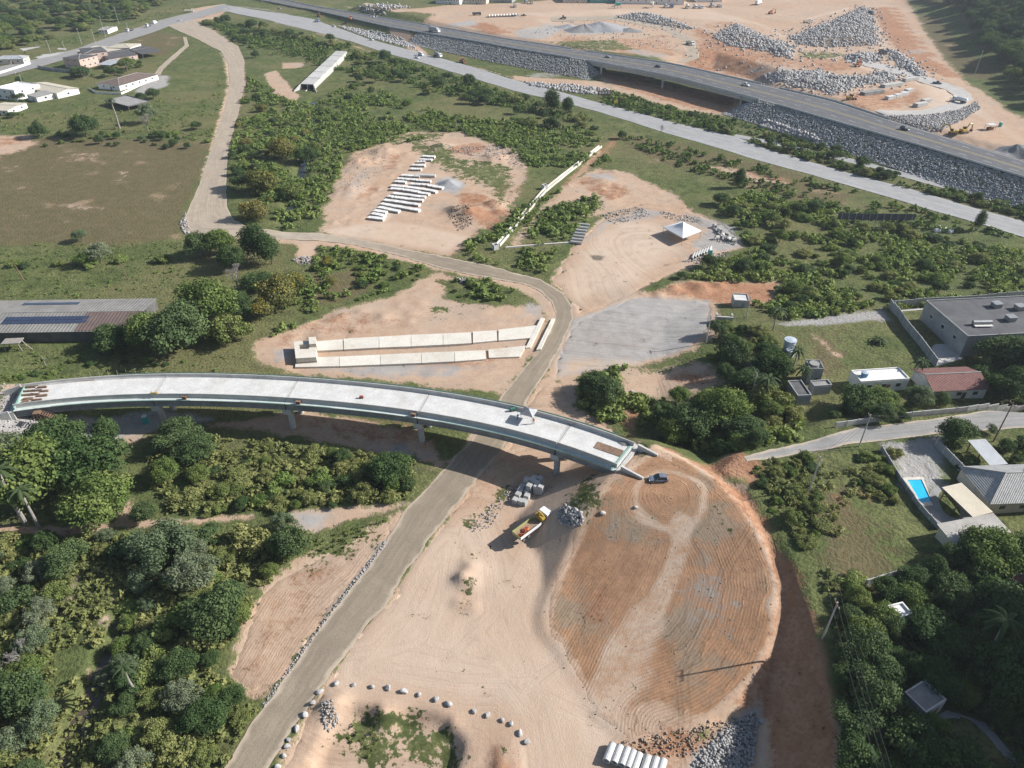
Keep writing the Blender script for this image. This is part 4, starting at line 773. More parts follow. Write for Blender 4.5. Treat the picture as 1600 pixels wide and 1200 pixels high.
# box culvert at the top
A, B, Cc = G(470,137), G(492,140), G(522,80)
def culvert():
    w = P(469,131,3.4); w2 = P(490,132,3.4); f1 = P(525,79.5,3.4); f2 = P(542,80,3.4)
    e = tag(empty('box_culvert', (0, 0, 0)), 'long grey twin box culvert with dark open mouth lying in the green scrub', 'culvert')
    a, b, c, d = map(np.array, (w, w2, f2, f1))
    for k in range(6):
        t0, t1 = k/6+.004, (k+1)/6-.004; q = [a*(1-t0)+d*t0, b*(1-t0)+c*t0, b*(1-t1)+c*t1, a*(1-t1)+d*t1]; MB().prism([tuple(x) for x in q], 3.0, 3.4).ob('roof_slab', M_CONC, e)
    for s in (0, .48, .94):
        q0 = a*(1-s)+b*s; q1 = a*(1-s-.05)+b*(s+.05); r0 = d*(1-s)+c*s; r1 = d*(1-s-.05)+c*(s+.05); MB().prism([tuple(q0), tuple(q1), tuple(r1), tuple(r0)], -1.5, 2.99).ob('wall', M_CONC, e)
    MB().prism([tuple(a), tuple(b), tuple(c), tuple(d)], -1.6, -.8).ob('floor_slab', M_CONCD, e)
    u = (a-d)/np.linalg.norm(a-d); v = (b-a)/np.linalg.norm(b-a)
    for q, sg in ((a, -1), (b, 1)):
        m_ = q+u*6+v*sg*3.0; n_ = np.array([-(m_-q)[1], (m_-q)[0]]); n_ = n_/np.linalg.norm(n_)*.2; mb = MB(); p4 = [q-n_, q+n_, m_+n_, m_-n_]
        mb.add([(*x, -1.5) for x in p4]+[(*p4[0], 3.4), (*p4[1], 3.4), (*p4[2], .6), (*p4[3], .6)], [(3, 2, 1, 0), (4, 5, 6, 7), (0, 1, 5, 4), (1, 2, 6, 5), (2, 3, 7, 6), (3, 0, 4, 7)]); mb.ob('wing_wall', M_CONC, e)
    q = (a+b)/2+u*5.0; MB().box((q[0]-u[0]*2.4, q[1]-u[1]*2.4, -.2), (5.5, .35, 1.5), math.atan2(u[1], u[0])).ob('divider', M_CONCY, e)
culvert()
# thin channel wall with end boxes
wl = tag(empty('channel_wall', (0, 0, 0)), 'thin pale concrete channel wall running diagonally past the storage ground', 'wall')
L = resample(np.array(GP([(778,385),(850,300),(938,230)])), 12)
for k in range(11):
    a, b = L[k], L[k+1]; d = (b-a)/np.linalg.norm(b-a); n_ = np.array([-d[1], d[0]])
    for sg in (-.9, .55): MB().prism([tuple(a+d*.03+n_*sg), tuple(b-d*.03+n_*sg), tuple(b-d*.03+n_*(sg+.35)), tuple(a+d*.03+n_*(sg+.35))], lambda x, y: hz(x, y)-.5, lambda x, y: hz(x, y)+.95).ob('wall_panel', M_CONCY, wl)
    MB().prism([tuple(a+n_*-.55), tuple(b+n_*-.55), tuple(b+n_*.55), tuple(a+n_*.55)], lambda x, y: hz(x, y)-.4, lambda x, y: hz(x, y)+.25).ob('channel_floor', M_CONC, wl)
for (px, py), lab in (((774,389), 'white concrete headwall box at the lower end of the diagonal channel wall'), ((851,295), 'white concrete inlet box halfway along the diagonal channel wall')):
    g = G(px, py); e = thing('inlet_box', lab, 'inlet box', g, .5); [MB().box((x, y, .8), d).ob('side', M_CONCW, e) for x, y, d in ((-.85, 0, (.25, 2.0, 2.2)), (.85, 0, (.25, 2.0, 2.2)), (0, .87, (1.44, .25, 2.2)), (0, -.87, (1.44, .25, 1.7)))]
L = np.array(GP([(790,388),(835,384),(893,380)]))
for k, lab in ((0, 'left'), (1, 'right')):
    a, b = L[k], L[k+1]; d = (b-a)/np.linalg.norm(b-a); n_ = np.array([-d[1], d[0]])*.3; tag(MB().prism([tuple(a+n_), tuple(b-d*.05+n_), tuple(b-d*.05-n_), tuple(a-n_)], lambda x, y: hz(x, y)-.4, lambda x, y: hz(x, y)+.5).ob('low_kerb', M_CONCY, None), 'low pale kerb wall in the grass, %s half, below the channel wall' % lab, 'kerb')
# precast channel pieces in rows
ROWS = [(670,290,800,300),(640,325,770,330),(610,350,700,348),(560,385,700,390),(545,425,660,430),(450,490,640,500),(405,525,615,540),(622,545,760,552),(380,555,500,565),(545,580,728,592),(732,600,885,625),(340,600,480,610),(484,612,690,640),(335,630,470,640),(474,642,636,670),(694,640,820,665),(640,675,740,690),(360,680,700,720),(310,710,360,715),(372,720,508,738),(512,738,680,752),(270,750,640,800),(240,790,640,860),(210,825,430,870),(165,860,300,880),(140,890,280,920),(100,930,270,950)]
mb = MB(); w_, l_, h_ = .98, 2.1, .85
mb.loft([[(x*.5*w_, y, z) for x, z in ((-1, 0), (-1, h_), (1, h_), (1, 0), (.7, 0), (.7, h_*.62), (-.7, h_*.62), (-.7, 0))] for y in (-l_/2, l_/2)]); pm = mb.mesh('precast_piece', wm('precast_white', (.66, .65, .62), (.58, .57, .54), .7, .85, rnd=.10)); nseg = 0
for ri_, (x0, y0, x1, y1) in enumerate(sorted(ROWS, key=lambda q: q[1]+q[0]*1e-4)):
    a = G(560+x0/6.667, 200+y0/6.667+2.2); b = G(560+x1/6.667, 200+y1/6.667+2.2); n = max(1, int((b-a).length/1.06)); ang = math.atan2(b.y-a.y, b.x-a.x)
    for k in range(n):
        q = a+(b-a)*((k+.5)/n); o = ob('precast_piece', pm, None, (q.x+random.uniform(-.05, .05), q.y+random.uniform(-.15, .15), hz(q.x, q.y)+.02)); o.rotation_euler[2] = ang+random.uniform(-.05, .05)
        tag(o, '%s white precast piece from the left in the %s storage row from the back' % (nth(k), nth(ri_)), 'precast piece', 'precast pieces in the storage rows'); nseg += 1
g = G(664, 276); tag(MB().box((0, 0, .5), (9.5, 2.4, 1.0)).ob('concrete_beam', M_CONC, None, g, bevel=.05), 'single long grey concrete slab at the right of the upper precast rows', 'slab').rotation_euler[2] = -.1

# ================================================================ vehicles
M_RIM = wm('rim_metal', (.45, .45, .46), (.35, .35, .36), 2, .4, metal=.6)
M_LAMP = wm('lamp_clear', (.75, .75, .70), (.65, .65, .62), 3, .2); M_TAIL = wm('lamp_red', (.40, .02, .02), (.30, .02, .02), 3, .25)
PAINTS = {k: paint('paint_'+k, c) for k, c in dict(steel=(.17, .19, .225), white=(.74, .74, .73), silver=(.33, .34, .36), black=(.018, .018, .020), grey=(.13, .135, .145), blue=(.10, .16, .28), red=(.38, .04, .03), yellow=(.48, .31, .06), orange=(.52, .17, .06), teal=(.03, .35, .31), cream=(.62, .57, .45)).items()}
def wheel(parent, x, y, r, w):
    s = 1 if y > 0 else -1
    t = MB().tube((0, -w/2, 0), (0, w/2, 0), r, n=16).ob('wheel', M_DARK, parent, (x, y, r)); MB().tube((0, s*w*.5, 0), (0, s*(w*.5+.015), 0), r*.58, n=12).ob('rim', M_RIM, t)
def rrect(x, hw, z0, z1, r=.08):
    return [(x, -hw, z0), (x, hw, z0), (x, hw, z1-r), (x, hw-r, z1), (x, -hw+r, z1), (x, -hw, z1-r)]
def car(name, label, loc, rz, col, kind='hatch', group=None):
    e = thing(name, label, 'car' if kind != 'pickup' else 'pickup', loc, rz, group); c = PAINTS[col]
    L = {'hatch': 4.0, 'sedan': 4.5, 'suv': 4.5, 'pickup': 5.2}[kind]; h = {'hatch': 1.5, 'sedan': 1.46, 'suv': 1.72, 'pickup': 1.75}[kind]; W = .88; k = L/2; bl = .92 if kind in ('suv', 'pickup') else .82
    st = [(-k, .70, .42, bl-.12), (-k+.12, .84, .30, bl-.02), (-k+.9, W, .26, bl+.04), (-.2, W, .26, bl+.04), (k-1.25, W, .26, bl), (k-.45, W*.96, .28, bl-.10), (k-.08, .80, .32, bl-.22), (k, .66, .40, bl-.30)]
    MB().loft([rrect(*s, r=.09) for s in st]).ob('body', c, e, smooth=False)
    rear = {'hatch': -k+.25, 'sedan': -k+.85, 'suv': -k+.18, 'pickup': -.75}[kind]; fr = k-1.3
    def gh(x, hw, z): return [(x, -hw, z), (x, hw, z)]
    zb, zr = bl+.03, h-.05; a, b, c2, d = rear, rear+.32, fr-.85, fr
    MB().add
    mb = MB(); V = [(a, -W*.94, zb), (a, W*.94, zb), (d, W*.92, zb), (d, -W*.92, zb), (b, -W*.74, zr), (b, W*.74, zr), (c2, W*.74, zr), (c2, -W*.74, zr)]
    mb.add(V, [(3, 2, 1, 0), (4, 5, 6, 7), (0, 1, 5, 4), (1, 2, 6, 5), (2, 3, 7, 6), (3, 0, 4, 7)]); mb.ob('window_band', M_GLASS, e)
    mb = MB(); mb.loft([rrect(b-.03, W*.74, zr-.02, zr+.05, .03), rrect((b+c2)/2, W*.76, zr-.02, zr+.09, .03), rrect(c2+.03, W*.74, zr-.02, zr+.05, .03)]).ob('roof', c, e)
    for i in (0, 1, 2, 3):   # pillars
        p, q = V[i], V[4+i]; MB().tube(p, q, .045, n=4).ob('pillar', c, e)
    if kind == 'pickup': MB().box((-1.65, 0, bl-.02), (1.6, 1.45, .14)).ob('bed_floor', M_DARK, e)
    for x in (-k+.8, k-.85):
        for y in (-W+.08, W-.08): wheel(e, x, y, .32 if kind in ('hatch', 'sedan') else .38, .2)
    for y in (-.58, .58): MB().box((k-.10, y, bl-.26), (.12, .32, .13)).ob('headlight', M_LAMP, e); MB().box((-k+.03, y*1.1, bl-.1), (.08, .2, .2)).ob('tail_light', M_TAIL, e); MB().box((d-.35, y/.58*(W+.07), bl+.08), (.14, .16, .1)).ob('mirror', c, e)
    return e
def truck(name, label, cat, loc, rz, cab, body, bc, L=8.5, group=None):
    """body: box, dump, mixer, tank, flat, bus"""
    e = thing(name, label, cat, loc, rz, group); k = L/2; c = PAINTS[cab]; m = PAINTS.get(bc, M_STEEL) if isinstance(bc, str) else bc
    MB().box((0, 0, .85), (L-.5, .9, .25)).ob('chassis', M_DARK, e)
    mb = MB(); mb.loft([rrect(k-2.0, 1.2, .75, 2.75, .12), rrect(k-.55, 1.2, .6, 2.75, .12), rrect(k-.15, 1.2, .55, 1.75, .1), rrect(k, 1.15, .6, 1.5, .1)]).ob('cab', c, e)
    MB().box((k-.30, 0, 2.2), (.08, 2.0, .72), 0, 1, -.36).ob('windscreen', M_GLASS, e)
    for y in (-1.21, 1.21): MB().box((k-1.1, y, 2.15), (.8, .03, .6)).ob('side_window', M_GLASS, e); MB().box((k+.0, y*.72, 1.0), (.06, .35, .22)).ob('headlight', M_LAMP, e)
    x0, x1 = -k, k-2.15; xc, l = (x0+x1)/2, x1-x0
    if body == 'box': MB().box((xc, 0, 2.45), (l, 2.45, 2.9)).ob('cargo_box', m, e, bevel=.04)
    elif body == 'dump':
        MB().box((xc, 0, 1.15), (l, 2.4, .12)).ob('bed_floor', m, e)
        for y in (-1.2, 1.2): MB().box((xc, y, 1.75), (l, .1, 1.3)).ob('bed_side', m, e)
        MB().box((x1, 0, 1.95), (.1, 2.3, 1.7)).ob('headboard', m, e); MB().box((x0, 0, 1.7), (.1, 2.3, 1.15)).ob('tailgate', m, e)
    elif body == 'mixer':
        mb = MB(); R = [(x0+.1, .55, 2.9), (x0+.9, 1.0, 2.55), (xc-.2, 1.25, 2.35), (x1-1.2, 1.05, 2.2), (x1-.2, .5, 2.05)]; mb.loft([[(x, r*math.cos(t), z+r*math.sin(t)) for t in np.linspace(0, 6.2832, 15)[:-1]] for x, r, z in R]).ob('drum', m, e, smooth=True)
        MB().box((x0+.1, 0, 3.2), (.9, .9, .5), 0, .6).ob('hopper', M_STEEL, e); MB().box((xc, 0, 1.15), (l*.9, 1.4, .3)).ob('frame', M_STEEL, e)
    elif body == 'tank':
        MB().loft([[(x, 1.15*math.cos(t)*f, 2.0+.95*math.sin(t)*f) for t in np.linspace(0, 6.2832, 15)[:-1]] for x, f in ((x0, .8), (x0+.15, 1), (x1-.15, 1), (x1, .8))]).ob('tank', m, e, smooth=True)
    else: MB().box((xc, 0, 1.15), (l, 2.45, .16)).ob('flat_bed', m, e); MB().box((x1, 0, 1.7), (.1, 2.3, 1.0)).ob('headboard', m, e)
    for x in ([k-1.15, -k+1.0, -k+2.35] if L > 7 else [k-1.15, -k+1.2]):
        for y in (-1.02, 1.02): wheel(e, x, y, .52, .42)
    return e
def van(name, label, loc, rz, col='white'):
    e = thing(name, label, 'van', loc, rz); c = PAINTS[col]
    MB().loft([rrect(-2.7, .95, .4, 2.4, .12), rrect(-2.6, 1.0, .35, 2.55, .14), rrect(1.3, 1.0, .35, 2.55, .14), rrect(2.0, .98, .35, 1.55, .12), rrect(2.7, .9, .4, 1.2, .1)]).ob('body', c, e)
    MB().box((1.75, 0, 2.02), (.06, 1.7, .75), 0, 1, -.6).ob('windscreen', M_GLASS, e); [MB().box((.2, y, 1.95), (2.6, .03, .5)).ob('side_window', M_GLASS, e) for y in (-1.01, 1.01)]
    for x in (-1.7, 1.75):
        for y in (-.9, .9): wheel(e, x, y, .36, .24)
    return e
def excavator(label, loc, rz, col='yellow', reach=1.0):
    e = thing('excavator', label, 'excavator', loc, rz); c = PAINTS[col]
    for y in (-1.2, 1.2):
        tr = MB().loft([[(x, y+s, z) for x, z in ((-2.0, .25), (-1.7, 0), (1.7, 0), (2.0, .25), (2.0, .65), (1.7, .9), (-1.7, .9), (-2.0, .65))] for s in (-.3, .3)]).ob('track', M_DARK, e)
        for x in (-1.5, -.5, .5, 1.5): MB().tube((x, y+.31*(1 if y > 0 else -1), .45), (x, y+.36*(1 if y > 0 else -1), .45), .28, n=10).ob('roller', M_STEEL, tr)
    MB().box((-.4, 0, 1.45), (3.4, 2.5, .9)).box((-1.6, 0, 2.0), (1.2, 2.4, .4)).ob('house', c, e, bevel=.08); MB().box((.7, .75, 2.1), (1.3, .95, 1.5)).ob('cab_glass', M_GLASS, e); MB().box((.7, .75, 2.9), (1.4, 1.05, .12)).ob('cab_roof', c, e)
    p = [(.9, -.1, 1.8), (2.6*reach, -.1, 4.3), (4.9*reach, -.1, 3.9), (5.6*reach, -.1, 1.3)]
    for a, b, nm in ((0, 1, 'boom'), (1, 2, 'boom'), (2, 3, 'stick')): MB().tube(p[a], p[b], .34, .26, 6).ob(nm, c, e)
    MB().tube((1.2, -.1, 1.5), (2.4*reach, -.1, 3.6), .1, n=6).ob('ram', M_STEEL, e); q = p[3]
    MB().loft([[(q[0]+x, y, q[2]+z) for x, z in ((.1, .1), (.35, -.6), (-.2, -1.15), (-.95, -.95), (-.6, -.5), (-.5, .1))] for y in (-.7, .5)]).ob('bucket', M_RUST, e); return e
def loader(label, loc, rz, col='yellow', cat='wheel loader'):
    e = thing('wheel_loader', label, cat, loc, rz); c = PAINTS[col]
    MB().box((-1.4, 0, 1.5), (2.6, 1.8, 1.1)).ob('engine_hood', c, e, bevel=.08); MB().box((.4, 0, 1.1), (1.6, 1.2, .6)).ob('frame', c, e); MB().box((.1, 0, 2.3), (1.2, 1.4, 1.5)).ob('cab_glass', M_GLASS, e); MB().box((.1, 0, 3.1), (1.4, 1.6, .12)).ob('cab_roof', c, e)
    for y in (-.5, .5): MB().tube((.7, y, 1.6), (2.7, y, .6), .14, n=6).ob('lift_arm', c, e)
    MB().loft([[(2.6+x, y, .1+z) for x, z in ((0, 0), (1.0, 0), (1.0, .1), (.2, .3), (.1, 1.0), (-.1, 1.0))] for y in (-1.3, 1.3)]).ob('bucket', M_RUST, e)
    for x in (-1.5, 1.3):
        for y in (-1.05, 1.05): wheel(e, x, y, .75, .5)
    return e
def at(px, py): return G(px, py)
# the car on the embankment
car('hatchback_car', 'grey blue hatchback parked on the tracked earth embankment', at(1028,751), math.pi+.02, 'steel', 'hatch')
# crane truck in the yard
ct = truck('crane_truck', 'white crane truck with yellow green bed parked beside the grey concrete blocks', 'truck', at(833,826), pxdir((818,846),(850,806)), 'white', 'flat', wm('bed_boards', (.34, .24, .17), (.27, .19, .13), 1, .8), 9.6)
BG = wm('bed_green', (.34, .35, .15), (.28, .29, .12), 1, .6)
for y, m in ((1.22, BG), (-1.22, PAINTS['white'])): MB().box((-1.85, y, 1.55), (5.9, .07, .75)).ob('bed_side', m, ct)
MB().box((-4.8, 0, 1.55), (.07, 2.4, .75)).ob('tailgate', BG, ct)
MB().box((1.95, 0, 1.9), (.9, 2.2, .9)).ob('crane_base', PAINTS['yellow'], ct); MB().tube((1.95, .3, 2.2), (1.95, .3, 3.3), .25).tube((1.95, .3, 3.3), (1.95, -1.1, 2.8), .2).tube((1.95, -1.1, 2.8), (1.8, .8, 2.5), .16).ob('crane_arm', PAINTS['yellow'], ct)
MB().tube((1.95, -1.2, 1.2), (1.95, -1.7, .15), .1).tube((1.95, 1.2, 1.2), (1.95, 1.7, .15), .1).ob('outrigger', M_STEEL, ct)
ca, sa = math.cos(ct.rotation_euler[2]), math.sin(ct.rotation_euler[2])
for k, (x, y, r, lab) in enumerate(((-1.6, -.2, .4, 'orange red cone bundle nearest the cab in the truck bed'), (-2.4, .1, 1.2, 'orange red cone bundle midway in the truck bed'), (-3.9, -.2, 2.2, 'orange red cone bundle nearest the tailgate in the truck bed'))):
    e = thing('cone_bundle', lab, 'traffic cone', (ct.location.x+ca*x-sa*y, ct.location.y+sa*x+ca*y, ct.location.z+1.235), ct.rotation_euler[2]+r); MB().tube((-.75, 0, .28), (.6, 0, .22), .26, .06, 10).ob('cone', PAINTS['orange'], e); MB().box((-.78, 0, .30), (.06, .6, .6)).ob('cone_base', PAINTS['orange'], e); MB().tube((-.55, .45, .22), (.5, .4, .18), .22, .05, 10).ob('cone', PAINTS['red'], e)
# grey blocks
BLK = [(345,255,2),(410,262,2),(440,238,2),(510,246,2),(330,290,1),(430,284,2),(478,300,2),(288,326,1),(374,337,2),(466,345,2),(520,350,2),(266,372,1),(348,383,1),(236,422,1),(348,440,1),(200,490,1),(268,505,1),(312,512,1)]
bm_ = MB().box((0, 0, .6), (1.15, 1.15, 1.2)).mesh('concrete_block', M_BLOCK, bevel=.04); brz = pxdir((800,790),(838,795))
SEEN = []
for k, (x, y, n) in enumerate(sorted(BLK)):
    for lv in range(n):
        g = G(780+x/8, 720+y/8+4.0+4.2*(n-1)*.9); o = ob('concrete_block', bm_, None, (g.x, g.y, g.z+lv*1.205)); o.rotation_euler[2] = brz+random.uniform(-.08, .08); tag(o, '%s grey concrete cube, %s from the left in the cluster behind the truck' % ('upper' if lv else 'ground level', nth(k)), 'concrete block', 'grey concrete blocks beside the crane truck')
# highway traffic
def on_hw(px, py):
    z = 8.0
    for _ in range(10): x, y = P(px, py, z); z = float(hw_lv(np.array([x]), np.array([y]))[0])
    return Vector((x, y, z+.01))
hwd = lambda px: math.atan2(*(HWNr[min(hw_idx(HWNr, px)+1, 69)]-HWNr[max(hw_idx(HWNr, px)-1, 0)])[::-1])
car('sedan_car', 'silver car on the highway bridge left of the black one', on_hw(950,90), hwd(950), 'silver', 'sedan'); car('sedan_car', 'black car on the highway bridge above the pier', on_hw(1028,105), hwd(1028), 'black', 'sedan')
car('pickup_car', 'white pickup on the highway just right of the bridge pier', on_hw(1165,134), hwd(1165), 'white', 'pickup'); car('sedan_car', 'lone black car on the highway at the right beside the rock slope', on_hw(1413,203), hwd(1413), 'black', 'suv')
truck('box_truck', 'grey box truck driving on the highway at the top', 'truck', on_hw(679,50), hwd(679), 'white', 'box', 'silver', 12)
odir = lambda a, b: pxdir(a, b)
dd = odir((560,70),(760,122))
for px, py, c, kd, lab in ((409,3,'grey','sedan','dark car highest up on the old road at the top'),(437,14,'silver','sedan','silver car second from the top on the old road'),(522,42,'white','sedan','white car on the old road below the orange work vehicle'),(581,63,'white','suv','white car on the old road beside the first rubble slope'),(652,91,'white','sedan','white car on the old road beside the white van'),(281,33,'white','hatch','white car turning at the dirt road junction')):
    car('road_car', lab, at(px, py), dd if px > 300 else .3, c, kd)
van('delivery_van', 'white van on the old road beside the white car', at(658,87), dd); truck('flatbed_truck', 'small blue truck on the old road below the highway at the top', 'truck', at(496,34), dd, 'blue', 'flat', 'silver', 6)
truck('concrete_mixer', 'white mixer truck parked at the foot of the rock slope', 'mixer truck', at(684,89), dd, 'white', 'mixer', 'silver', 8.5); loader('small orange digger at the foot of the rock slope near the mixer', at(723,98), dd, 'orange')
loader('orange work vehicle on the strip between old road and highway', at(499,26), dd, 'orange'); loader('orange roller machine beside the highway at the top', at(549,31), 1.2, 'orange')
sdn = pxdir((200,55),(262,35))
truck('dump_truck', 'white tipper truck at the street junction at the top left', 'truck', at(296,19), .35, 'white', 'dump', 'cream', 8.5); van('panel_van', 'large white van on the street at the top left', at(242,37), sdn); truck('tow_truck', 'small white truck behind the large van on the street', 'truck', at(232,42), sdn+math.pi, 'white', 'flat', 'grey', 6.5); truck('tow_truck', 'long low trailer truck on the street left of the van', 'truck', at(203,49), sdn+math.pi, 'white', 'flat', 'grey', 9)
# yard beyond the highway
for px, py, b, bc, lab in ((1040,12,'mixer','silver','leftmost mixer truck in the row at the top yard'),(1049,12,'dump','blue','dark blue tipper next to the leftmost mixer in the top yard'),(1074,13,'mixer','white','first truck of the trio parked in the top yard'),(1086,13,'mixer','white','middle truck of the trio parked in the top yard'),(1095,13,'dump','white','last truck of the trio parked in the top yard'),(1112,11,'mixer','silver','left truck of the rightmost pair in the top yard'),(1124,11,'dump','white','right truck of the rightmost pair in the top yard'),(805,11,'dump','cream','tipper truck at the left of the top yard'),(822,5,'dump','grey','dark tipper truck beside the shed in the top yard'),(831,6,'dump','red','rusty tipper truck beside the dark one in the top yard')):
    truck('yard_truck', lab, 'truck', at(px, py), -1.5+random.uniform(-.1, .1), 'white' if bc != 'blue' else 'blue', b, bc, 8.5)
truck('semi_trailer', 'white semi trailer parked at the right of the top yard', 'trailer', at(1185,7), .9, 'white', 'box', 'white', 12)
truck('dump_truck', 'white tipper truck at the crest of the great rock pile', 'truck', at(1362,22), -1.3, 'white', 'dump', 'grey', 8.5); truck('dump_truck', 'grey tipper truck on the haul road below the great rock pile', 'truck', at(1379,84), -1.5, 'grey', 'dump', 'grey', 8.5); truck('dump_truck', 'dark tipper truck beside the white pipe rows in the top yard', 'truck', at(745,24), .1, 'grey', 'dump', 'grey', 8)
truck('dump_truck', 'grey tipper truck on the curved orange track of the top yard', 'truck', at(1078,70), -1.2, 'white', 'dump', 'cream', 8.5); truck('dump_truck', 'white tipper truck on the pale track above the great rock pile', 'truck', at(1262,36), .3, 'white', 'dump', 'cream', 8.5); truck('water_truck', 'white water tank truck on the grey haul road loop', 'truck', at(1498,160), 2.2, 'white', 'tank', 'white', 8); excavator('orange excavator at the foot of the red cut by the rock piles', at(1340,104), 1.0, 'orange'); excavator('left yellow excavator beside the highway at the right', at(1488,210), 2.6); excavator('right yellow excavator beside the highway at the right', at(1505,208), .4, 'yellow', .9); excavator('small excavator at the left of the great rock pile', at(1204,22), .5, 'orange'); loader('dark bulldozer on the pale loop of the top yard', at(880,30), 2.9, 'grey', 'bulldozer'); loader('small yellow loader by the slabs inside the haul road loop', at(1329,156), .2)
for px, lab in ((803,'left white car in the top yard'),(809,'right white car in the top yard')): car('yard_car', lab, at(px, 25), .2, 'white', 'hatch')
car('dark_car', 'dark small vehicle beside the white cars in the top yard', at(818,25), .1, 'grey', 'pickup'); car('dark_car', 'dark pickup on the haul road at the far right', at(1464,131), -.5, 'grey', 'pickup')
def plant(label, px, py, rz, col):
    e = thing('screening_plant', label, 'screening plant', at(px, py), rz); c = PAINTS[col]
    MB().loft([[(-6+.1, y, 1.2) for y in (-.6, .6)]+[(-6, y, 1.6) for y in (.6, -.6)], [(7, y, 4.6) for y in (-.6, .6)]+[(7, y, 5.0) for y in (.6, -.6)]]).ob('conveyor', c, e); MB().box((0, 0, 3.6), (4, 2.4, 2.2), 0, 1.3).ob('hopper', c, e)
    for x in (-3, 0, 3):
        for y in (-.9, .9): MB().tube((x, y, 0), (x, y, 2.9), .14, n=6).ob('leg', M_STEEL, e)
plant('dark green conveyor screening plant in the top yard', 965, 13, 0.1, 'teal'); plant('cream crusher plant beside the mixers in the top yard', 1018, 12, 1.2, 'cream')

# ================================================================ street furniture, tent, toilets, pipes
def toilet(label, px, py, rz=.2):
    e = thing('portable_toilet', label, 'portable toilet', at(px, py), rz)
    MB().box((0, 0, 1.1), (1.15, 1.15, 2.1), 0, .97).ob('cabin', PAINTS['teal'], e, bevel=.04); MB().loft([[(.6*f*math.cos(t), .6*f*math.sin(t), z) for t in np.linspace(.785, 7.07, 5)[:-1]] for f, z in ((1.35, 2.15), (1.2, 2.3), (.3, 2.42))]).ob('roof', PAINTS['white'], e)
    MB().box((0, -.585, 1.1), (.75, .03, 1.8)).ob('door', wm('door_teal', (.05, .42, .38)), e)
toilet('teal portable toilet standing on the tent lot', 1109, 399); toilet('teal portable toilet in the shade under the left of the viaduct', 229, 661); toilet('small teal portable toilet at the far right construction yard', 1562, 198)
g = G(1066, 372.5)
def tent():
    h = 3.2; c = [P(1036.5,354,h), P(1067,370.5,h), P(1096,359.5,h), P(1065.5,345.5,h)]
    ctr = np.mean(c, 0); a = [np.array(p) for p in c]; gz = hz(*ctr); e = thing('marquee_tent', 'white pyramid marquee tent standing open on the gravel lot', 'tent', (ctr[0], ctr[1], gz)); q = [tuple(p-ctr) for p in a]
    mb = MB(); n = 6
    for i in range(4):
        p0, p1 = np.array(q[i]), np.array(q[(i+1) % 4])
        for r in range(n):   # concave sweep up to the peak
            f0, f1 = r/n, (r+1)/n; zf = lambda f: h+2.9*(.72*f+.28*f*f*f); A = [p0*(1-f0), p1*(1-f0), p1*(1-f1), p0*(1-f1)]; Z = [zf(f0), zf(f0), zf(f1), zf(f1)]
            mb.add([(*A[k], Z[k]) for k in range(4)], [(0, 1, 2, 3)])
    mb.ob('canopy', wm('tent_fabric', (.80, .80, .78), (.75, .75, .735), .6, .7), e)
    mb = MB()
    for i in range(4):
        p0, p1 = q[i], q[(i+1) % 4]; mb.quad((*p0, h), (*p1, h), (*p1, h-.35), (*p0, h-.35))
    mb.ob('valance', MATS['tent_fabric'], e)
    for p in q: MB().tube((p[0]*.98, p[1]*.98, 0), (p[0]*.98, p[1]*.98, h), .06, n=8).ob('pole', M_STEEL, e)
tent()
def pipes(pts, L, ro, ang, label, group, mat=M_CONC, name='concrete_pipe', lift=0):
    ri = ro*.8; me = MB().pipe((-L/2, 0, ro), (L/2, 0, ro), ro, ri).mesh(name, mat)
    for k, (px, py) in enumerate(pts):
        g = G(px, py); o = ob(name, me, None, (g.x, g.y, g.z+lift)); o.rotation_euler[2] = ang; tag(o, nth(k)+' '+label, 'pipe', group)
pipes([(1083+i*4.3, 401.5-i*1.75) for i in range(7)], 4.6, .42, pxdir((1083,402),(1090,388)), 'slim grey concrete pipe from the left in the row beside the teal toilet', 'pipes beside the toilet')
pipes([(900+i*2.1, 381-i*4.6) for i in range(7)], 4.2, .55, pxdir((900,376),(916,378)), 'grey concrete pipe from the front in the stack left of the tent', 'pipes at the left of the tent lot')
pipes([(952,1179),(964,1182),(976,1186),(985,1190),(994,1194)], 2.9, .62, pxdir((948,1190),(958,1164)), 'white concrete pipe from the left in the left row at the bottom edge', 'left pipe row at the bottom', M_CONCW)
pipes([(1008,1198),(1021,1201),(1032,1204)], 2.9, .62, pxdir((1004,1206),(1012,1180)), 'white concrete pipe from the left in the right row at the bottom edge', 'right pipe row at the bottom', M_CONCW)
for px, py, a, lab in ((1120,374,.3,'leftmost'),(1128,370,1.1,'second'),(1124,363,2.0,'third'),(1138,376,.7,'fourth'),(1146,378,.2,'rightmost'),(1116,356,1.6,'farthest')):
    o = MB().pipe((-.75, 0, .75), (.75, 0, .75), .75, .6).ob('pipe_ring', M_CONC, None, G(px, py)); o.rotation_euler[2] = a; tag(o, '%s broken concrete pipe ring on the rubble right of the tent' % lab, 'pipe')
pipes([(764+i*4.6, 27-i*.2) for i in range(10)], 5.0, 1.0, 1.45, 'white concrete pipe from the left in the long row of the top yard', 'pipes in the top yard', M_CONCW)
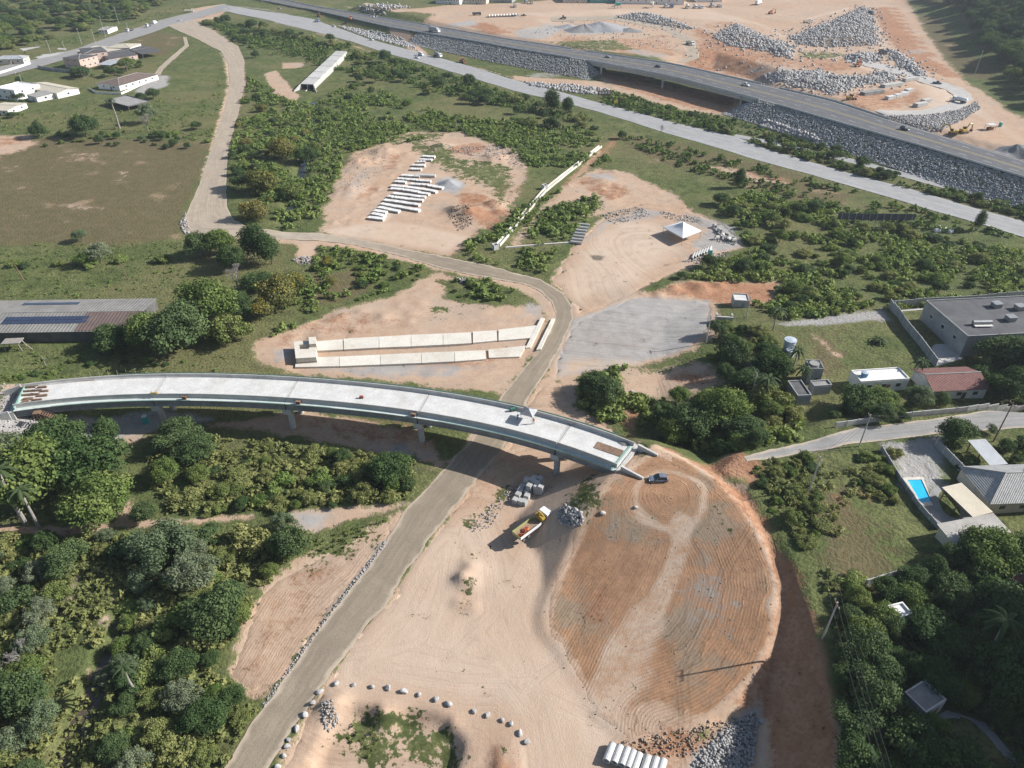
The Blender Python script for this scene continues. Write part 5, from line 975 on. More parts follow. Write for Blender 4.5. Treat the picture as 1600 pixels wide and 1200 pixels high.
for px, py, l, w, lab, m in ((1362,147,16,4,'left dark slab stack inside the haul road loop',M_CONCD),(1393,135,16,4,'far grey beam stack inside the haul road loop',M_CONC),(1422,126,12,3,'grey pipe stack at the haul road corner',M_CONC),(1390,155,6,3,'first white block of the short row inside the loop',M_CONCW),(1402,152,5,3,'second white block of the short row inside the loop',M_CONCW),(1411,149,5,3,'third white block of the short row inside the loop',M_CONCW),(1419,144,5,3,'fourth white block of the short row inside the loop',M_CONCW),(1437,166,8,3.5,'large grey slab at the front inside the haul road loop',M_CONC),(1446,160,6,3,'smaller grey slab at the back inside the haul road loop',M_CONC)):
    e = thing('slab_stack', lab, 'slab stack', G(px, py), .45)
    for k in range(3): MB().box((.1*k, 0, .35+.62*k), (l, w-.2*k, .5)).ob('slab', m, e); [MB().box((x, 0, .05+.62*k), (.3, w*.8, .12)).ob('spacer', M_WOOD, e) for x in (-l*.35, l*.35)]
e = thing('site_shelter', 'small open shelter beside the teal toilet at the far right yard', 'shelter', G(1546, 203), .3); MB().box((0, 0, 2.7), (4.5, 3.2, .15)).ob('roof', M_CONCW, e); [MB().tube((i*2, j*1.4, 0), (i*2, j*1.4, 2.63), .07).ob('post', M_WOOD, e) for i in (-1, 1) for j in (-1, 1)]; MB().box((0, 0, .7), (3.2, 1.6, 1.3)).ob('crate', M_RUST, e)
# block hut and headwall
e = thing('block_hut', 'small grey block hut on the red soil above the gravel lot', 'hut', G(1155, 477), -.12)
MB().box((0, 0, 1.3), (4.6, 4.2, 2.6)).ob('wall', M_BLOCK, e); MB().box((0, 0, 2.66), (4.2, 3.8, .1)).ob('roof_slab', M_CONCW, e); [MB().box(c_, d_).ob('parapet', M_BLOCK, e) for c_, d_ in (((0, 2.0, 2.85), (4.6, .2, .5)), ((0, -2.0, 2.75), (4.6, .2, .3)), ((2.2, 0, 2.8), (.2, 3.78, .4)), ((-2.2, 0, 2.8), (.2, 3.78, .4)))]; MB().box((.6, -2.115, 1.0), (.9, .03, 1.9)).ob('door', M_STEEL, e)
e = thing('headwall', 'pale concrete headwall at the right corner of the gravel lot', 'headwall', G(1131, 503), -.1); MB().box((0, 0, .8), (5, .5, 2.0)).ob('wall', M_CONC, e); [MB().box((x, .9, 1.0), (.45, 1.3, 2.4)).ob('wing_wall', M_CONC, e) for x in (-2.2, 2.2)]
# poles and wires
def pole(label, base, h=9.5, arm=True, mat=None, rz=0.0, lean=0.0):
    e = thing('utility_pole', label, 'utility pole', base, rz); m = mat or M_POLE; MB().tube((0, 0, -.5), (lean, 0, h), .17, .11, 8).ob('shaft', m, e)
    if arm:
        MB().box((lean, 0, h-.5), (.12, 2.0, .12)).ob('crossarm', M_WOOD, e)
        for y in (-.85, 0, .85): MB().tube((lean, y, h-.44), (lean, y, h-.2), .05, n=6).ob('insulator', M_WHITE, e)
    return e
PO = [pole('utility pole on the grassy slope above the red cut', G(1264,768)), pole('utility pole on the crest of the red cut near the bottom right', G(1285,998), 9.5), pole('utility pole beside the hillside street', G(1342,698), 9.0), pole('utility pole in the trees right of the gravel lot', G(1171,632), 9.5), pole('utility pole at the right corner of the gravel lot', G(1103,536), 9.0, True), pole('dark utility pole on the hillside street at the right', G(1552,690), 11, True, M_WOOD), pole('slim pole in front of the block hut', G(1166,496), 7, False), pole('tall pole on the grassy hill at the top right', G(1523,116), 14, True)]
for px, py, h, lab in ((165,58,16,'tall pole left in the cluster on the top left street'),(186,38,14,'tall pole beyond the top left street beside the forest'),(128,70,12,'pole behind the pink house'),(203,56,10,'pole beside the trailer truck on the street'),(150,70,11,'pole between the pink house and the street'),(79,82,9,'pole beside the paved court at the top left'),(102,80,7,'short pole beside the street left of the pink house'),(160,17,8,'pole in the forest edge at the top left'),(38,138,8,'pole beside the white house at the left edge'),(24,115,8,'pole on the street at the left edge')): pole(lab, G(px, py), h)
for px, py, h, lab in ((38,438,7,'leaning post on the pasture left of the small trees'),(201,437,7,'leaning post on the pasture in the middle')): pole(lab, G(px, py), h, False, M_WOOD, math.pi, 1.2)
def wire(label, a, b, sag, offs):
    mb = MB()
    for oy in offs:
        A, B = Vector(a)+Vector((oy*.3, 0, -abs(oy)*.05)), Vector(b)+Vector((oy*.3, 0, -abs(oy)*.05)); prev = A
        for k in range(1, 15): t = k/14; p = A.lerp(B, t)-Vector((0, 0, 4*sag*t*(1-t))); mb.tube(prev, p, .022, n=4, cap=False); prev = p
    tag(mb.ob('power_line', M_WIRE, None), label, 'power line')
top = lambda e, h: Vector(e.location)+Vector((0, 0, h-.25))
wire('power lines between the slope pole and the red cut pole', top(PO[0], 9.5), top(PO[1], 9.5), .8, (-3, 0, 3)); wire('power lines from the red cut pole out of the bottom of view', top(PO[1], 9.5), Vector((48, 38, 15)), .6, (-3, 0, 3)); wire('power lines from the slope pole up to the street pole', top(PO[0], 9.5), top(PO[2], 9.0), .8, (-3, 0, 3)); wire('power lines along the hillside street', top(PO[2], 9.0), top(PO[5], 11), 1.2, (-3, 0, 3)); wire('power lines from the gravel lot pole into the trees', top(PO[4], 9.0), top(PO[3], 9.5), .8, (-3, 0, 3))
# roadside signs
e = thing('roadside_billboard', 'white and red roadside sign board beside the old road', 'billboard', G(944, 156), .15); [MB().tube((x, 0, 0), (x, 0, 5.2), .12).ob('post', M_WOOD, e) for x in (-3.6, 0, 3.6)]; MB().box((0, 0, 4.1), (8, .15, 2.6)).ob('panel', wm('sign_maroon', (.22, .07, .05)), e); [MB().box((x, -.1, 4.1), (1.35, .06, 1.5)).ob('letter_panel', M_WHITE, e) for x in (-2.7, -.9, .9, 2.7)]
e = thing('warning_sign', 'small yellow warning sign beside the old road', 'sign', G(962, 166), .2); MB().tube((0, 0, 0), (0, 0, 3.2), .06).ob('post', M_STEEL, e); MB().box((0, -.08, 2.6), (2.2, .06, 2.0)).ob('panel', wm('sign_yellow', (.75, .55, .03)), e)
a, b = G(1305, 353), G(1425, 355); d = (b-a); ang = math.atan2(d.y, d.x); e = thing('long_billboard', 'long dark panel on many posts seen from behind in the scrub', 'billboard', (a+b)/2, ang)
n = 11
for k in range(n): x = -d.length/2+d.length*(k+.5)/n; MB().tube((x, -.3, -.5), (x, -.3, 5.2), .09, n=6).ob('post', M_STEEL, e); MB().box((x, 0, 4.0), (d.length/n-.04, .12, 2.5)).ob('panel', wm('panel_dark', (.10, .11, .12), (.075, .08, .09), 1, .7), e); MB().tube((x, -.4, .2), (x, -2.2, -.2), .06, n=6).tube((x, -.3, 4.2), (x, -2.2, -.2), .06, n=6).ob('strut', M_STEEL, e)
for k, (px, py, lab) in enumerate(((1464,362,'left white scrap sheet dumped in the scrub'),(1476,360,'middle white scrap box dumped in the scrub'),(1484,363,'right white scrap box dumped in the scrub'),(1466,357,'rear white scrap sheet dumped in the scrub'))):
    o = MB().box((0, 0, .5), (2.4, 1.8, .9), .3*k, .8).box((.5, .9, .25), (1.6, .6, .4), 1.1*k).ob('scrap_sheet', M_WHITE, None, G(px, py), bevel=.05); tag(o, lab, 'scrap')
# posts of a fence behind the viaduct, wooden frame and crates at the barn
for kf, px in enumerate(range(142, 232, 14)):
    o = tag(MB().tube((0, 0, -.3), (.15, 0, 1.6), .07, n=6).ob('fence_post', M_PALE_TRUNK, None, G(px, 590-(px-142)*.08)), '%s pale wooden fence post from the left behind the viaduct' % nth(kf), 'fence post', 'fence posts behind the viaduct')
e = thing('wooden_cross', 'wooden post cross standing in the grass below the barn', 'post', G(73, 575), .2); MB().box((0, 0, 2), (.2, .2, 4.2)).ob('upright', M_PALE_TRUNK, e); MB().box((0, 0, 2.9), (1.7, .15, .15)).ob('crossbar', M_PALE_TRUNK, e)
e = thing('timber_platform', 'rough wooden loading platform in front of the barn', 'platform', G(25, 545), .1); MB().box((0, 0, 2.6), (5, 3, .2)).ob('deck', M_PALE_TRUNK, e); [MB().tube((i*2.3, j*1.3, -.2), (i*1.8, j*1.1, 2.6), .13, n=6).ob('leg', M_PALE_TRUNK, e) for i in (-1, 1) for j in (-1, 1)]; MB().tube((2.5, 0, 2.6), (5.0, -1, 0), .12, n=6).ob('ramp_beam', M_PALE_TRUNK, e)
# people on the deck
def person(label, loc, rz, shirt, trousers):
    J = dict(pel=(0, 0, .95), wst=(0, 0, 1.12), chest=(0, 0, 1.36), neck=(0, 0, 1.52), head=(0, .01, 1.62), top=(0, .01, 1.74), lh=(-.1, 0, .92), lk=(-.12, .06, .50), la=(-.13, 0, .08), lt=(-.13, .16, .04), rh=(.1, 0, .92), rk=(.13, .10, .50), ra=(.15, .05, .08), rt=(.16, .20, .04), ls=(-.19, 0, 1.42), le=(-.27, .04, 1.14), lw=(-.24, .24, 1.02), lf=(-.22, .33, 1.0), rs=(.19, 0, 1.42), re=(.28, .02, 1.13), rw=(.25, .2, .95), rf=(.23, .28, .92))
    E_ = [('pel', 'wst'), ('wst', 'chest'), ('chest', 'neck'), ('neck', 'head'), ('head', 'top'), ('pel', 'lh'), ('lh', 'lk'), ('lk', 'la'), ('la', 'lt'), ('pel', 'rh'), ('rh', 'rk'), ('rk', 'ra'), ('ra', 'rt'), ('chest', 'ls'), ('ls', 'le'), ('le', 'lw'), ('lw', 'lf'), ('chest', 'rs'), ('rs', 're'), ('re', 'rw'), ('rw', 'rf')]
    rad = dict(pel=.15, wst=.14, chest=.16, neck=.06, head=.095, top=.08, lh=.09, rh=.09, lk=.06, rk=.06, la=.045, ra=.045, lt=.04, rt=.04, ls=.07, rs=.07, le=.048, re=.048, lw=.036, rw=.036, lf=.04, rf=.04)
    ks = list(J); me = bpy.data.meshes.new('person'); me.from_pydata([J[k] for k in ks], [(ks.index(a), ks.index(b)) for a, b in E_], [])
    o = ob('person', me, None, loc); o.rotation_euler[2] = rz; sk = o.modifiers.new('skin', 'SKIN'); sv = me.skin_vertices[0].data
    for i, k in enumerate(ks): sv[i].radius = (rad[k], rad[k]*.8 if k in ('pel', 'wst', 'chest') else rad[k]); sv[i].use_root = (k == 'pel')
    o.modifiers.new('sub', 'SUBSURF').levels = 1; o.modifiers['sub'].render_levels = 1
    t = NT('clothing_'+shirt); z = t.n.new('ShaderNodeSeparateXYZ'); t.l(t.objco(), z.inputs[0]); c = t.mix(t.math('GREATER_THAN', z.outputs[2], 1.0), trousers, dict(teal=(.03, .25, .25), orange=(.6, .18, .04))[shirt]); c = t.mix(t.math('GREATER_THAN', z.outputs[2], 1.54), c, (.35, .2, .13)); c = t.mix(t.math('LESS_THAN', z.outputs[2], .1), c, (.03, .03, .03)); t.col(c); me.materials.append(t.done())
    h = MB().loft([[(.125*f*math.cos(a), .01+.14*f*math.sin(a), zz) for a in np.linspace(0, 6.283, 13)[:-1]] for f, zz in ((1.15, 1.70), (1.0, 1.72), (.9, 1.80), (.5, 1.86))]).ob('helmet', PAINTS['white'], o); tag(o, label, 'person')
person('worker in teal shirt standing under the grey canopy on the deck', on_deck(809,656), .5, 'teal', (.05, .06, .09)); person('worker in orange vest standing right of the grey canopy on the deck', on_deck(834,662), 2.5, 'orange', (.06, .06, .08))

# ================================================================ buildings
def rect_px(A, B, C, z):
    """rectangle from three photo corners at height z: origin, angle, width, depth"""
    a, b, c = (np.array(P(*q, z)) for q in (A, B, C)); d = b-a; w = np.linalg.norm(d); d /= w; n = np.array([-d[1], d[0]]); return a, math.atan2(d[1], d[0]), w, abs(float(np.dot(c-b, n)))
R_RED = tiles('roof_red', (.24, .125, .108), (.18, .095, .085)); R_GREY = tiles('roof_grey', (.40, .40, .385), (.30, .30, .29)); R_DARK = tiles('roof_dark', (.115, .115, .115), (.085, .085, .088)); R_BROWN = tiles('roof_brown', (.19, .145, .12), (.14, .105, .09)); R_CREAM = corr('roof_cream', (.68, .61, .48), (.60, .53, .41)); R_SHEET = corr('roof_sheet', (.44, .42, .385), (.34, .325, .30), stain=(.28, .25, .215)); R_SILV = corr('roof_silver', (.50, .52, .54), (.40, .42, .44)); R_BARN = corr('roof_barn', (.26, .25, .23), (.19, .18, .165), 1.0, 0, .85, 0, (.30, .285, .25)); R_MAROON = corr('roof_maroon', (.165, .12, .105), (.12, .09, .08), 1.0, 0, .9, 0); R_FLATD = wm('flat_roof_dark', (.115, .115, .118), (.085, .085, .09), .25, .9, .01, 2, stain=(.15, .148, .14)); R_WHITE = wm('flat_roof_white', (.72, .71, .69), (.62, .61, .59), .3, .85, stain=(.48, .46, .43))
W_PINK = wm('wall_pink', (.56, .42, .35), (.50, .37, .31), .5); W_GREY = wm('wall_grey', (.34, .345, .34), (.27, .275, .27), .4, stain=(.20, .20, .20)); W_CREAM = wm('wall_cream', (.62, .56, .46), (.54, .48, .40), .5); W_DARK = wm('wall_dark', (.13, .125, .12), (.09, .088, .085), .5)
EXB = []
def building(name, label, cat, A, B, C, eave, roof, rmat, wmat, rise=1.6, over=.5, zb=None, wins=((0, 3), (1, 2)), door=True, posts=False, storeys=1):
    base = hz(*P(*B, 3)) if zb is None else zb; z = base+eave; o, ang, w, d = rect_px(A, B, C, z); ca, sa = math.cos(ang), math.sin(ang)
    EXB.append((o[0]+ca*w/2-sa*d/2, o[1]+sa*w/2+ca*d/2, ang, w/2, d/2)); cx, cy = o[0]+ca*w/2-sa*d/2, o[1]+sa*w/2+ca*d/2
    base = min(base, min(hz(o[0]+ca*i*w-sa*j*d, o[1]+sa*i*w+ca*j*d) for i in (0, 1) for j in (0, 1))); hgt = z-base
    e = thing(name, label, cat, (cx, cy, base), ang); W2, D2 = w/2, d/2; iw, idp = W2-over, D2-over
    if posts:
        for i in (-1, 1):
            for j in (-1, 0, 1): MB().box((i*iw, j*idp, hgt/2-.1), (.2, .2, hgt+.1)).ob('post', M_WOOD, e)
    else:
        for c_, d_ in (((0, -idp, hgt/2-.15), (2*iw, .2, hgt+.3)), ((0, idp, hgt/2-.15), (2*iw, .2, hgt+.3)), ((-iw+.1, 0, hgt/2-.15), (.2, 2*idp-.2, hgt+.3)), ((iw-.1, 0, hgt/2-.15), (.2, 2*idp-.2, hgt+.3))): MB().box(c_, d_).ob('wall', wmat, e)
        for st in range(storeys):
            zc_ = hgt*(st+.58)/storeys
            for side, n in wins:
                for k in range(n):
                    t = (k+.5)/n*2-1
                    if side in (0, 2): c_ = (t*iw*.9, (-idp-.11)*(1 if side == 0 else -1), zc_); df, dg = (1.5, .08, 1.25), (1.25, .05, 1.0); off = (0, -.05*(1 if side == 0 else -1), 0)
                    else: c_ = ((iw+.03)*(1 if side == 1 else -1), t*idp*.85, zc_); df, dg = (.08, 1.5, 1.25), (.05, 1.25, 1.0); off = (.05*(1 if side == 1 else -1), 0, 0)
                    f = MB().box((0, 0, 0), df).ob('window', M_WHITE, e, c_); MB().box((0, 0, 0), dg).ob('pane', M_GLASS, f, off)
        if door: MB().box((iw*.2, -idp-.13, 1.05), (1.0, .06, 2.1)).ob('door', M_WOOD, e)
    h = hgt; mb = MB()
    if roof == 'hip':
        r = min(W2, D2)*.98; X = W2-r if W2 > D2 else 0; Yy = D2-r if D2 > W2 else 0
        V = [(-W2, -D2, h), (W2, -D2, h), (W2, D2, h), (-W2, D2, h)]+([(-X, 0, h+rise), (X, 0, h+rise)] if W2 >= D2 else [(0, -Yy, h+rise), (0, Yy, h+rise)])
        mb.add(V, [(0, 1, 5, 4), (1, 2, 5), (2, 3, 4, 5), (3, 0, 4), (3, 2, 1, 0)] if W2 >= D2 else [(0, 1, 4), (1, 2, 5, 4), (2, 3, 5), (3, 0, 4, 5), (3, 2, 1, 0)]); rf = mb.ob('roof', rmat, e)
        hips = [(0, 4), (1, 5), (2, 5), (3, 4), (4, 5)] if W2 >= D2 else [(0, 4), (1, 4), (2, 5), (3, 5), (4, 5)]; mb = MB(); [mb.tube(V[a], V[b], .14, n=6) for a, b in hips]; mb.ob('ridge_cap', wm('ridge_tile', (.42, .40, .37)), rf)
    elif roof == 'gable':
        for sg in (-1, 1):
            q = [(-W2, sg*D2, h), (W2, sg*D2, h), (W2, 0, h+rise), (-W2, 0, h+rise)]; MB().add; m2 = MB(); m2.add(q+[(x, y, zz-.12) for x, y, zz in q], [(0, 1, 2, 3), (7, 6, 5, 4), (0, 4, 5, 1), (1, 5, 6, 2), (2, 6, 7, 3), (3, 7, 4, 0)]); m2.ob('roof_slope', rmat, e)
        for sg in (-1, 1):
            if not posts: m2 = MB(); m2.add([(sg*iw, -idp, h+.1), (sg*iw, idp, h+.1), (sg*iw, 0, h+rise*.88)], [(0, 1, 2)]); m2.ob('gable_wall', wmat, e)
        MB().box((0, 0, h+rise+.04), (2*W2, .35, .1)).ob('ridge_cap', M_CONCD, e)
    elif roof == 'shed': m2 = MB(); q = [(-W2, -D2, h), (W2, -D2, h), (W2, D2, h+rise), (-W2, D2, h+rise)]; m2.add(q+[(x, y, zz-.1) for x, y, zz in q], [(0, 1, 2, 3), (7, 6, 5, 4), (0, 4, 5, 1), (1, 5, 6, 2), (2, 6, 7, 3), (3, 7, 4, 0)]); m2.ob('roof_sheet', rmat, e)
    else:
        MB().box((0, 0, h+.02), (2*W2-.5, 2*D2-.5, .15)).ob('roof_slab', rmat, e)
        for c_, d_ in (((0, -D2+.12, h+.15), (2*W2, .24, .5)), ((0, D2-.12, h+.15), (2*W2, .24, .5)), ((-W2+.12, 0, h+.15), (.24, 2*D2-.5, .5)), ((W2-.12, 0, h+.15), (.24, 2*D2-.5, .5))): MB().box(c_, d_).ob('roof_edge', wmat, e)
    return e, w, d, hgt
def tank(label, loc, r=.9, h=1.3, m=None):
    e = thing('water_tank', label, 'water tank', loc); m = m or wm('tank_blue', (.10, .25, .42)); MB().loft([[(r*f*math.cos(t), r*f*math.sin(t), z) for t in np.linspace(0, 6.2832, 19)[:-1]] for f, z in ((.82, 0), (1, .9*h))]).ob('body', m, e, smooth=False); MB().loft([[(r*f*math.cos(t), r*f*math.sin(t), z) for t in np.linspace(0, 6.2832, 19)[:-1]] for f, z in ((1.05, .9*h+.005), (1.05, h), (.3, h+.15))]).ob('lid', wm('tank_lid', (.45, .52, .58)), e)
def wall_run(name, label, pts, h, mat, th=.2, panel=3.0, cat='wall'):
    e = tag(empty(name, (0, 0, 0)), label, cat); W_ = [np.array(G(*p)[:2]) for p in pts]
    for a, b in zip(W_[:-1], W_[1:]):
        L = np.linalg.norm(b-a); n = max(1, round(L/panel)); d = (b-a)/L; nn = np.array([-d[1], d[0]])*th/2
        for k in range(n):
            p, q = a+d*L*k/n+d*.01, a+d*L*(k+1)/n-d*.01; zt = max(hz(*p), hz(*q))+h; MB().prism([tuple(p-nn), tuple(q-nn), tuple(q+nn), tuple(p+nn)], lambda x, y: hz(x, y)-.6, zt).ob('wall_panel', mat, e)
            MB().box((*p, zt-h/2+.05), (.26, th+.08, h+.1), math.atan2(d[1], d[0])).ob('post', M_CONC, e)
    return e
# hillside houses, right
e, w, d, h = building('white_house', 'white flat roofed house left of the red roofed house', 'house', (1345,598), (1421,593), (1425,574), 3.2, 'flat', R_WHITE, M_WHITE, over=.05); tank('small blue water tank on the white flat roof', (*P(1350,588,e.location.z+3.3), e.location.z+h+.1))
building('red_house', 'white walled house with red gable roof beside the street', 'house', (1458,612), (1548,608), (1524,572), 3.0, 'gable', R_RED, M_WHITE, 1.7)
building('hip_house', 'house with pale grey tiled hip roof right of the pool', 'house', (1547,788), (1660,784), (1604,725), 3.2, 'hip', R_GREY, W_CREAM, 3.0)
building('carport', 'narrow grey sheet carport behind the hip roofed house', 'carport', (1547,727), (1575,725), (1552,687), 2.8, 'shed', R_SILV, M_WHITE, .4, posts=True)
building('barbecue_shelter', 'long cream sheet roofed shelter beside the pool', 'shelter', (1520,808), (1552,800), (1507,755), 2.7, 'shed', R_CREAM, M_WHITE, .4, posts=True)
building('pool_annex', 'grey sheet roofed annex below the pool yard', 'shed', (1490,850), (1580,832), (1552,804), 2.8, 'shed', R_SHEET, W_CREAM, .5)
building('grey_warehouse', 'large grey warehouse with dark flat roof at the right edge', 'warehouse', (1512,527), (1680,518), (1625,462), 6.0, 'flat', R_FLATD, W_GREY, over=.1, wins=((0, 5), (3, 3)))
wz = hz(*P(1580,500,6))+6.2
for px, py, lab in ((1556,479,'left vent box on the dark warehouse roof'),(1592,483,'right vent box on the dark warehouse roof'),(1578,500,'front vent box on the dark warehouse roof')):
    x, y = P(px, py, wz); e = thing('roof_vent', lab, 'vent', (x, y, wz+.0), .1); MB().box((0, 0, .6), (2.2, 2.0, 1.2)).ob('housing', M_STEEL, e, bevel=.05); MB().box((0, 0, 1.25), (2.5, 2.3, .1)).ob('cap', M_STEEL, e)
x, y = P(1533,507,wz); e = thing('solar_heater', 'long silver cylinder heater on the dark warehouse roof', 'heater', (x, y, wz), .03); MB().tube((-2.6, 0, .75), (2.6, 0, .75), .55, n=16).ob('cylinder', M_STEEL, e); [MB().box((i, 0, .15), (.15, 1.2, .5)).ob('stand', M_STEEL, e) for i in (-2, 2)]; MB().box((0, -1.0, .25), (5, 1.0, .1)).ob('collector', M_CONCW, e)
wall_run('boundary_wall', 'long grey boundary wall left of the warehouse', [(1388,482),(1410,508),(1436,540),(1461,574)], 2.6, W_GREY); wall_run('rear_wall', 'grey wall behind the warehouse yard', [(1388,482),(1440,478),(1510,474),(1600,466)], 2.6, W_GREY)
sh_ = tag(MB().prism(GP([(1394,486),(1462,480),(1505,560),(1464,572)]), lambda x, y: hz(x, y)-.2, lambda x, y: hz(x, y)+.06).ob('paved_court', M_CONC, None), kind='structure')
tank('large white blue water tank standing on the lawn', G(1231,548), 1.6, 3.6, wm('tank_white', (.55, .60, .66))); tank('second pale water tank in front of the large one', G(1234,556), 1.2, 1.9, MATS['tank_white'])
e = thing('tank_tower', 'grey concrete box tower with an open top tank on the lawn', 'tower', G(1266,594), -.05); MB().box((0, 0, 2.1), (3.6, 3.4, 4.6)).ob('wall', W_GREY, e); [MB().box(c_, d_).ob('parapet', W_GREY, e) for c_, d_ in (((0, 1.6, 4.8), (3.6, .2, .8)), ((0, -1.6, 4.6), (3.6, .2, .4)), ((-1.7, 0, 4.7), (.2, 3.0, .6)), ((1.7, 0, 4.7), (.2, 3.0, .6)))]; MB().tube((-.2, 0, 4.41), (-.2, 0, 5.3), 1.25, n=20).ob('tank_body', M_CONCD, e); MB().box((.6, -1.72, .9), (.9, .05, 1.8)).ob('door', M_DARK, e)
building('flat_shed', 'low dark flat roofed shed among the trees below the tower', 'shed', (1246,620), (1268,619), (1262,595), 2.6, 'flat', R_FLATD, W_GREY, over=.05, wins=(), door=False)
building('roofed_lean_to', 'low grey roofed lean-to beside the dark flat shed', 'shed', (1272,605), (1300,603), (1298,594), 2.4, 'flat', M_CONCD, W_GREY, over=.05, wins=(), door=False)
wall_run('street_wall', 'pale wall and fence along the upper side of the hillside street', [(1305,668),(1390,656),(1440,650),(1510,643),(1600,640)], 1.5, M_CONC); wall_run('pool_wall', 'tall grey wall on the left side of the pool yard', [(1376,704),(1406,752),(1437,796),(1466,828)], 1.2, W_GREY); wall_run('garden_wall', 'grey wall between the pool yard and the hip roofed house', [(1461,697),(1485,722),(1510,748)], 2.0, W_GREY)
pz = hz(*P(1430,768,7))+.35; e = tag(empty('swimming_pool', (0, 0, 0)), 'bright blue rectangular swimming pool with pale surround', 'pool')
fr, wt = PP([(1406,746),(1442,745),(1458,789),(1436,790)], pz), PP([(1418,750),(1440,749),(1456,783),(1439,785)], pz)
MB().loft([[(*p, pz-.8) for p in fr], [(*p, pz) for p in fr], [(*p, pz) for p in wt], [(*p, pz-.8) for p in wt]], caps=False).ob('surround', M_CONCY, e)
t = NT('pool_water'); t.col(t.mix(t.mr(t.noise(.5), .35, .65), (.02, .42, .68), (.03, .50, .74))); t.bump(t.noise(3), .02); MB().add; mb = MB(); mb.add([(*p, pz-.12) for p in wt], [(0, 1, 2, 3)]); mb.ob('water', t.done(.1, spec=.5), e)
tag(MB().prism(GP([(1458,760),(1480,756),(1530,822),(1470,826),(1440,796)]), lambda x, y: hz(x, y)-.2, lambda x, y: hz(x, y)+.08).ob('patio', M_CONCD, None), kind='structure')
tag(MB().prism(GP([(1440,1130),(1480,1110),(1540,1130),(1600,1200),(1500,1260)]), lambda x, y: hz(x, y)-.2, lambda x, y: hz(x, y)+.06).ob('driveway', M_CONCD, None), kind='structure')
building('shaded_shed', 'grey flat shed in the deep shade of the lower right trees', 'shed', (1446,1116), (1478,1095), (1455,1056), 2.8, 'flat', M_CONCD, M_CONC, over=.05, wins=(), door=True)
wall_run('drive_wall', 'white wall with gate posts beside the shaded driveway', [(1440,1132),(1462,1165),(1485,1205)], 2.2, M_WHITE)
building('shaded_ruin', 'half hidden white roof among the dark trees', 'shed', (1402,968), (1426,962), (1418,940), 2.5, 'flat', R_WHITE, M_WHITE, over=.05, wins=(), door=False); wall_run('shade_wall', 'pale wall top in the dark trees below the pool yard', [(1352,915),(1400,900),(1450,895)], 1.6, M_CONC)
building('red_shed', 'small brown roof at the right edge above the dark trees', 'shed', (1585,912), (1640,905), (1630,888), 3.0, 'gable', R_RED, W_CREAM, .8)
# barn at the left
e, w, d, h = building('long_barn', 'long low barn with grey sheet roof carrying solar panels', 'barn', (-60,521), (205,517), (250,466), 3.4, 'gable', R_BARN, W_DARK, 1.1, .3, wins=(), door=False)
MB().box((w*.33, -d*.25, h+.63), (w*.34, d*.48, .06), 0).ob('maroon_sheet', R_MAROON, e).rotation_euler = (0, 0, 0)
sl = math.atan2(1.1, d/2)
for c_ in e.children:
    if c_.name.startswith('maroon'):
        c_.data.transform(Matrix.Translation((-w*.33, d*.25, -h-.63))); c_.location = (w*.33, -d*.25, h+.63); c_.rotation_euler = (sl, 0, 0)
pm_ = MB().box((0, 0, 0), (.98, 1.65, .05)).mesh('solar_panel', wm('solar_blue', (.045, .06, .10), (.035, .048, .085), .8, .18, spec=.5))
frm = M_RIM
def panel_row(n, x0, yy, sg):
    for k in range(n):
        zz = h+1.1*(1-abs(yy)/(d/2))+.10; o = ob('solar_panel', pm_, e, (x0+k*1.06, yy, zz)); o.rotation_euler = (sl*sg, 0, 0)
xl = -w*.5+9.5; panel_row(23, xl, -d*.16, 1); panel_row(23, xl, -d*.16-1.8, 1); panel_row(16, xl, d*.33, -1)
tag(MB().box((0, 0, .9), (2.0, 1.2, 1.6)).box((.2, 0, 1.8), (1.4, .9, .3)).ob('blue_crate', wm('crate_blue', (.08, .26, .42)), None, G(72, 531), bevel=.05), 'left blue metal crate in front of the barn', 'crate'); tag(MB().box((0, 0, .8), (1.8, 1.2, 1.4)).box((0, 0, 1.6), (2.2, .2, .3)).ob('blue_crate', MATS['crate_blue'], None, G(97, 529), bevel=.05), 'right blue metal crate in front of the barn', 'crate')
# village, top left
building('pink_house', 'two storey pink house with grey hip roof, left wing', 'house', (96,90), (123,93), (143,85), 6.4, 'hip', R_DARK, W_PINK, 1.2, .5, storeys=2, wins=((0, 2), (1, 3)))
building('pink_annex', 'taller pink house wing with flat white balcony, right of the left wing', 'house', (132,84), (168,80), (160,72), 6.6, 'hip', R_DARK, W_PINK, 1.0, .5, storeys=2, wins=((0, 3), (1, 2)))
building('cream_roof_house', 'cream sheet roofed house between pink house and dark roof', 'house', (165,84), (195,75), (178,65), 3.6, 'shed', R_CREAM, W_CREAM, .8); building('cream_hip_house', 'cream hip roofed house with chimney beside the street', 'house', (203,75), (221,68), (205,60), 4.2, 'hip', R_CREAM, M_WHITE, 1.2)
building('dark_roof_house', 'long dark roofed building behind the garden trees', 'house', (170,92), (216,85), (205,74), 3.2, 'gable', R_DARK, W_PINK, 1.2); building('dark_roof_shed', 'dark roofed open shed at the end of the gravel drive', 'shed', (222,85), (253,80), (232,70), 3.0, 'gable', R_DARK, W_PINK, 1.0, posts=True)
building('solar_roof_shed', 'small grey blue lean-to roof in front of the dark building', 'shed', (172,102), (192,94), (186,88), 2.6, 'shed', R_SILV, W_PINK, .4, posts=True)
building('brown_roof_house', 'white house with brown gable roof and fence beside the gravel drive', 'house', (150,130), (186,134), (227,114), 3.2, 'hip', R_BROWN, M_WHITE, 2.0, wins=((0, 2), (1, 5))); wall_run('white_fence', 'white fence around the brown roofed house', [(140,140),(150,146),(190,148),(246,122)], 1.2, M_WHITE, .1)
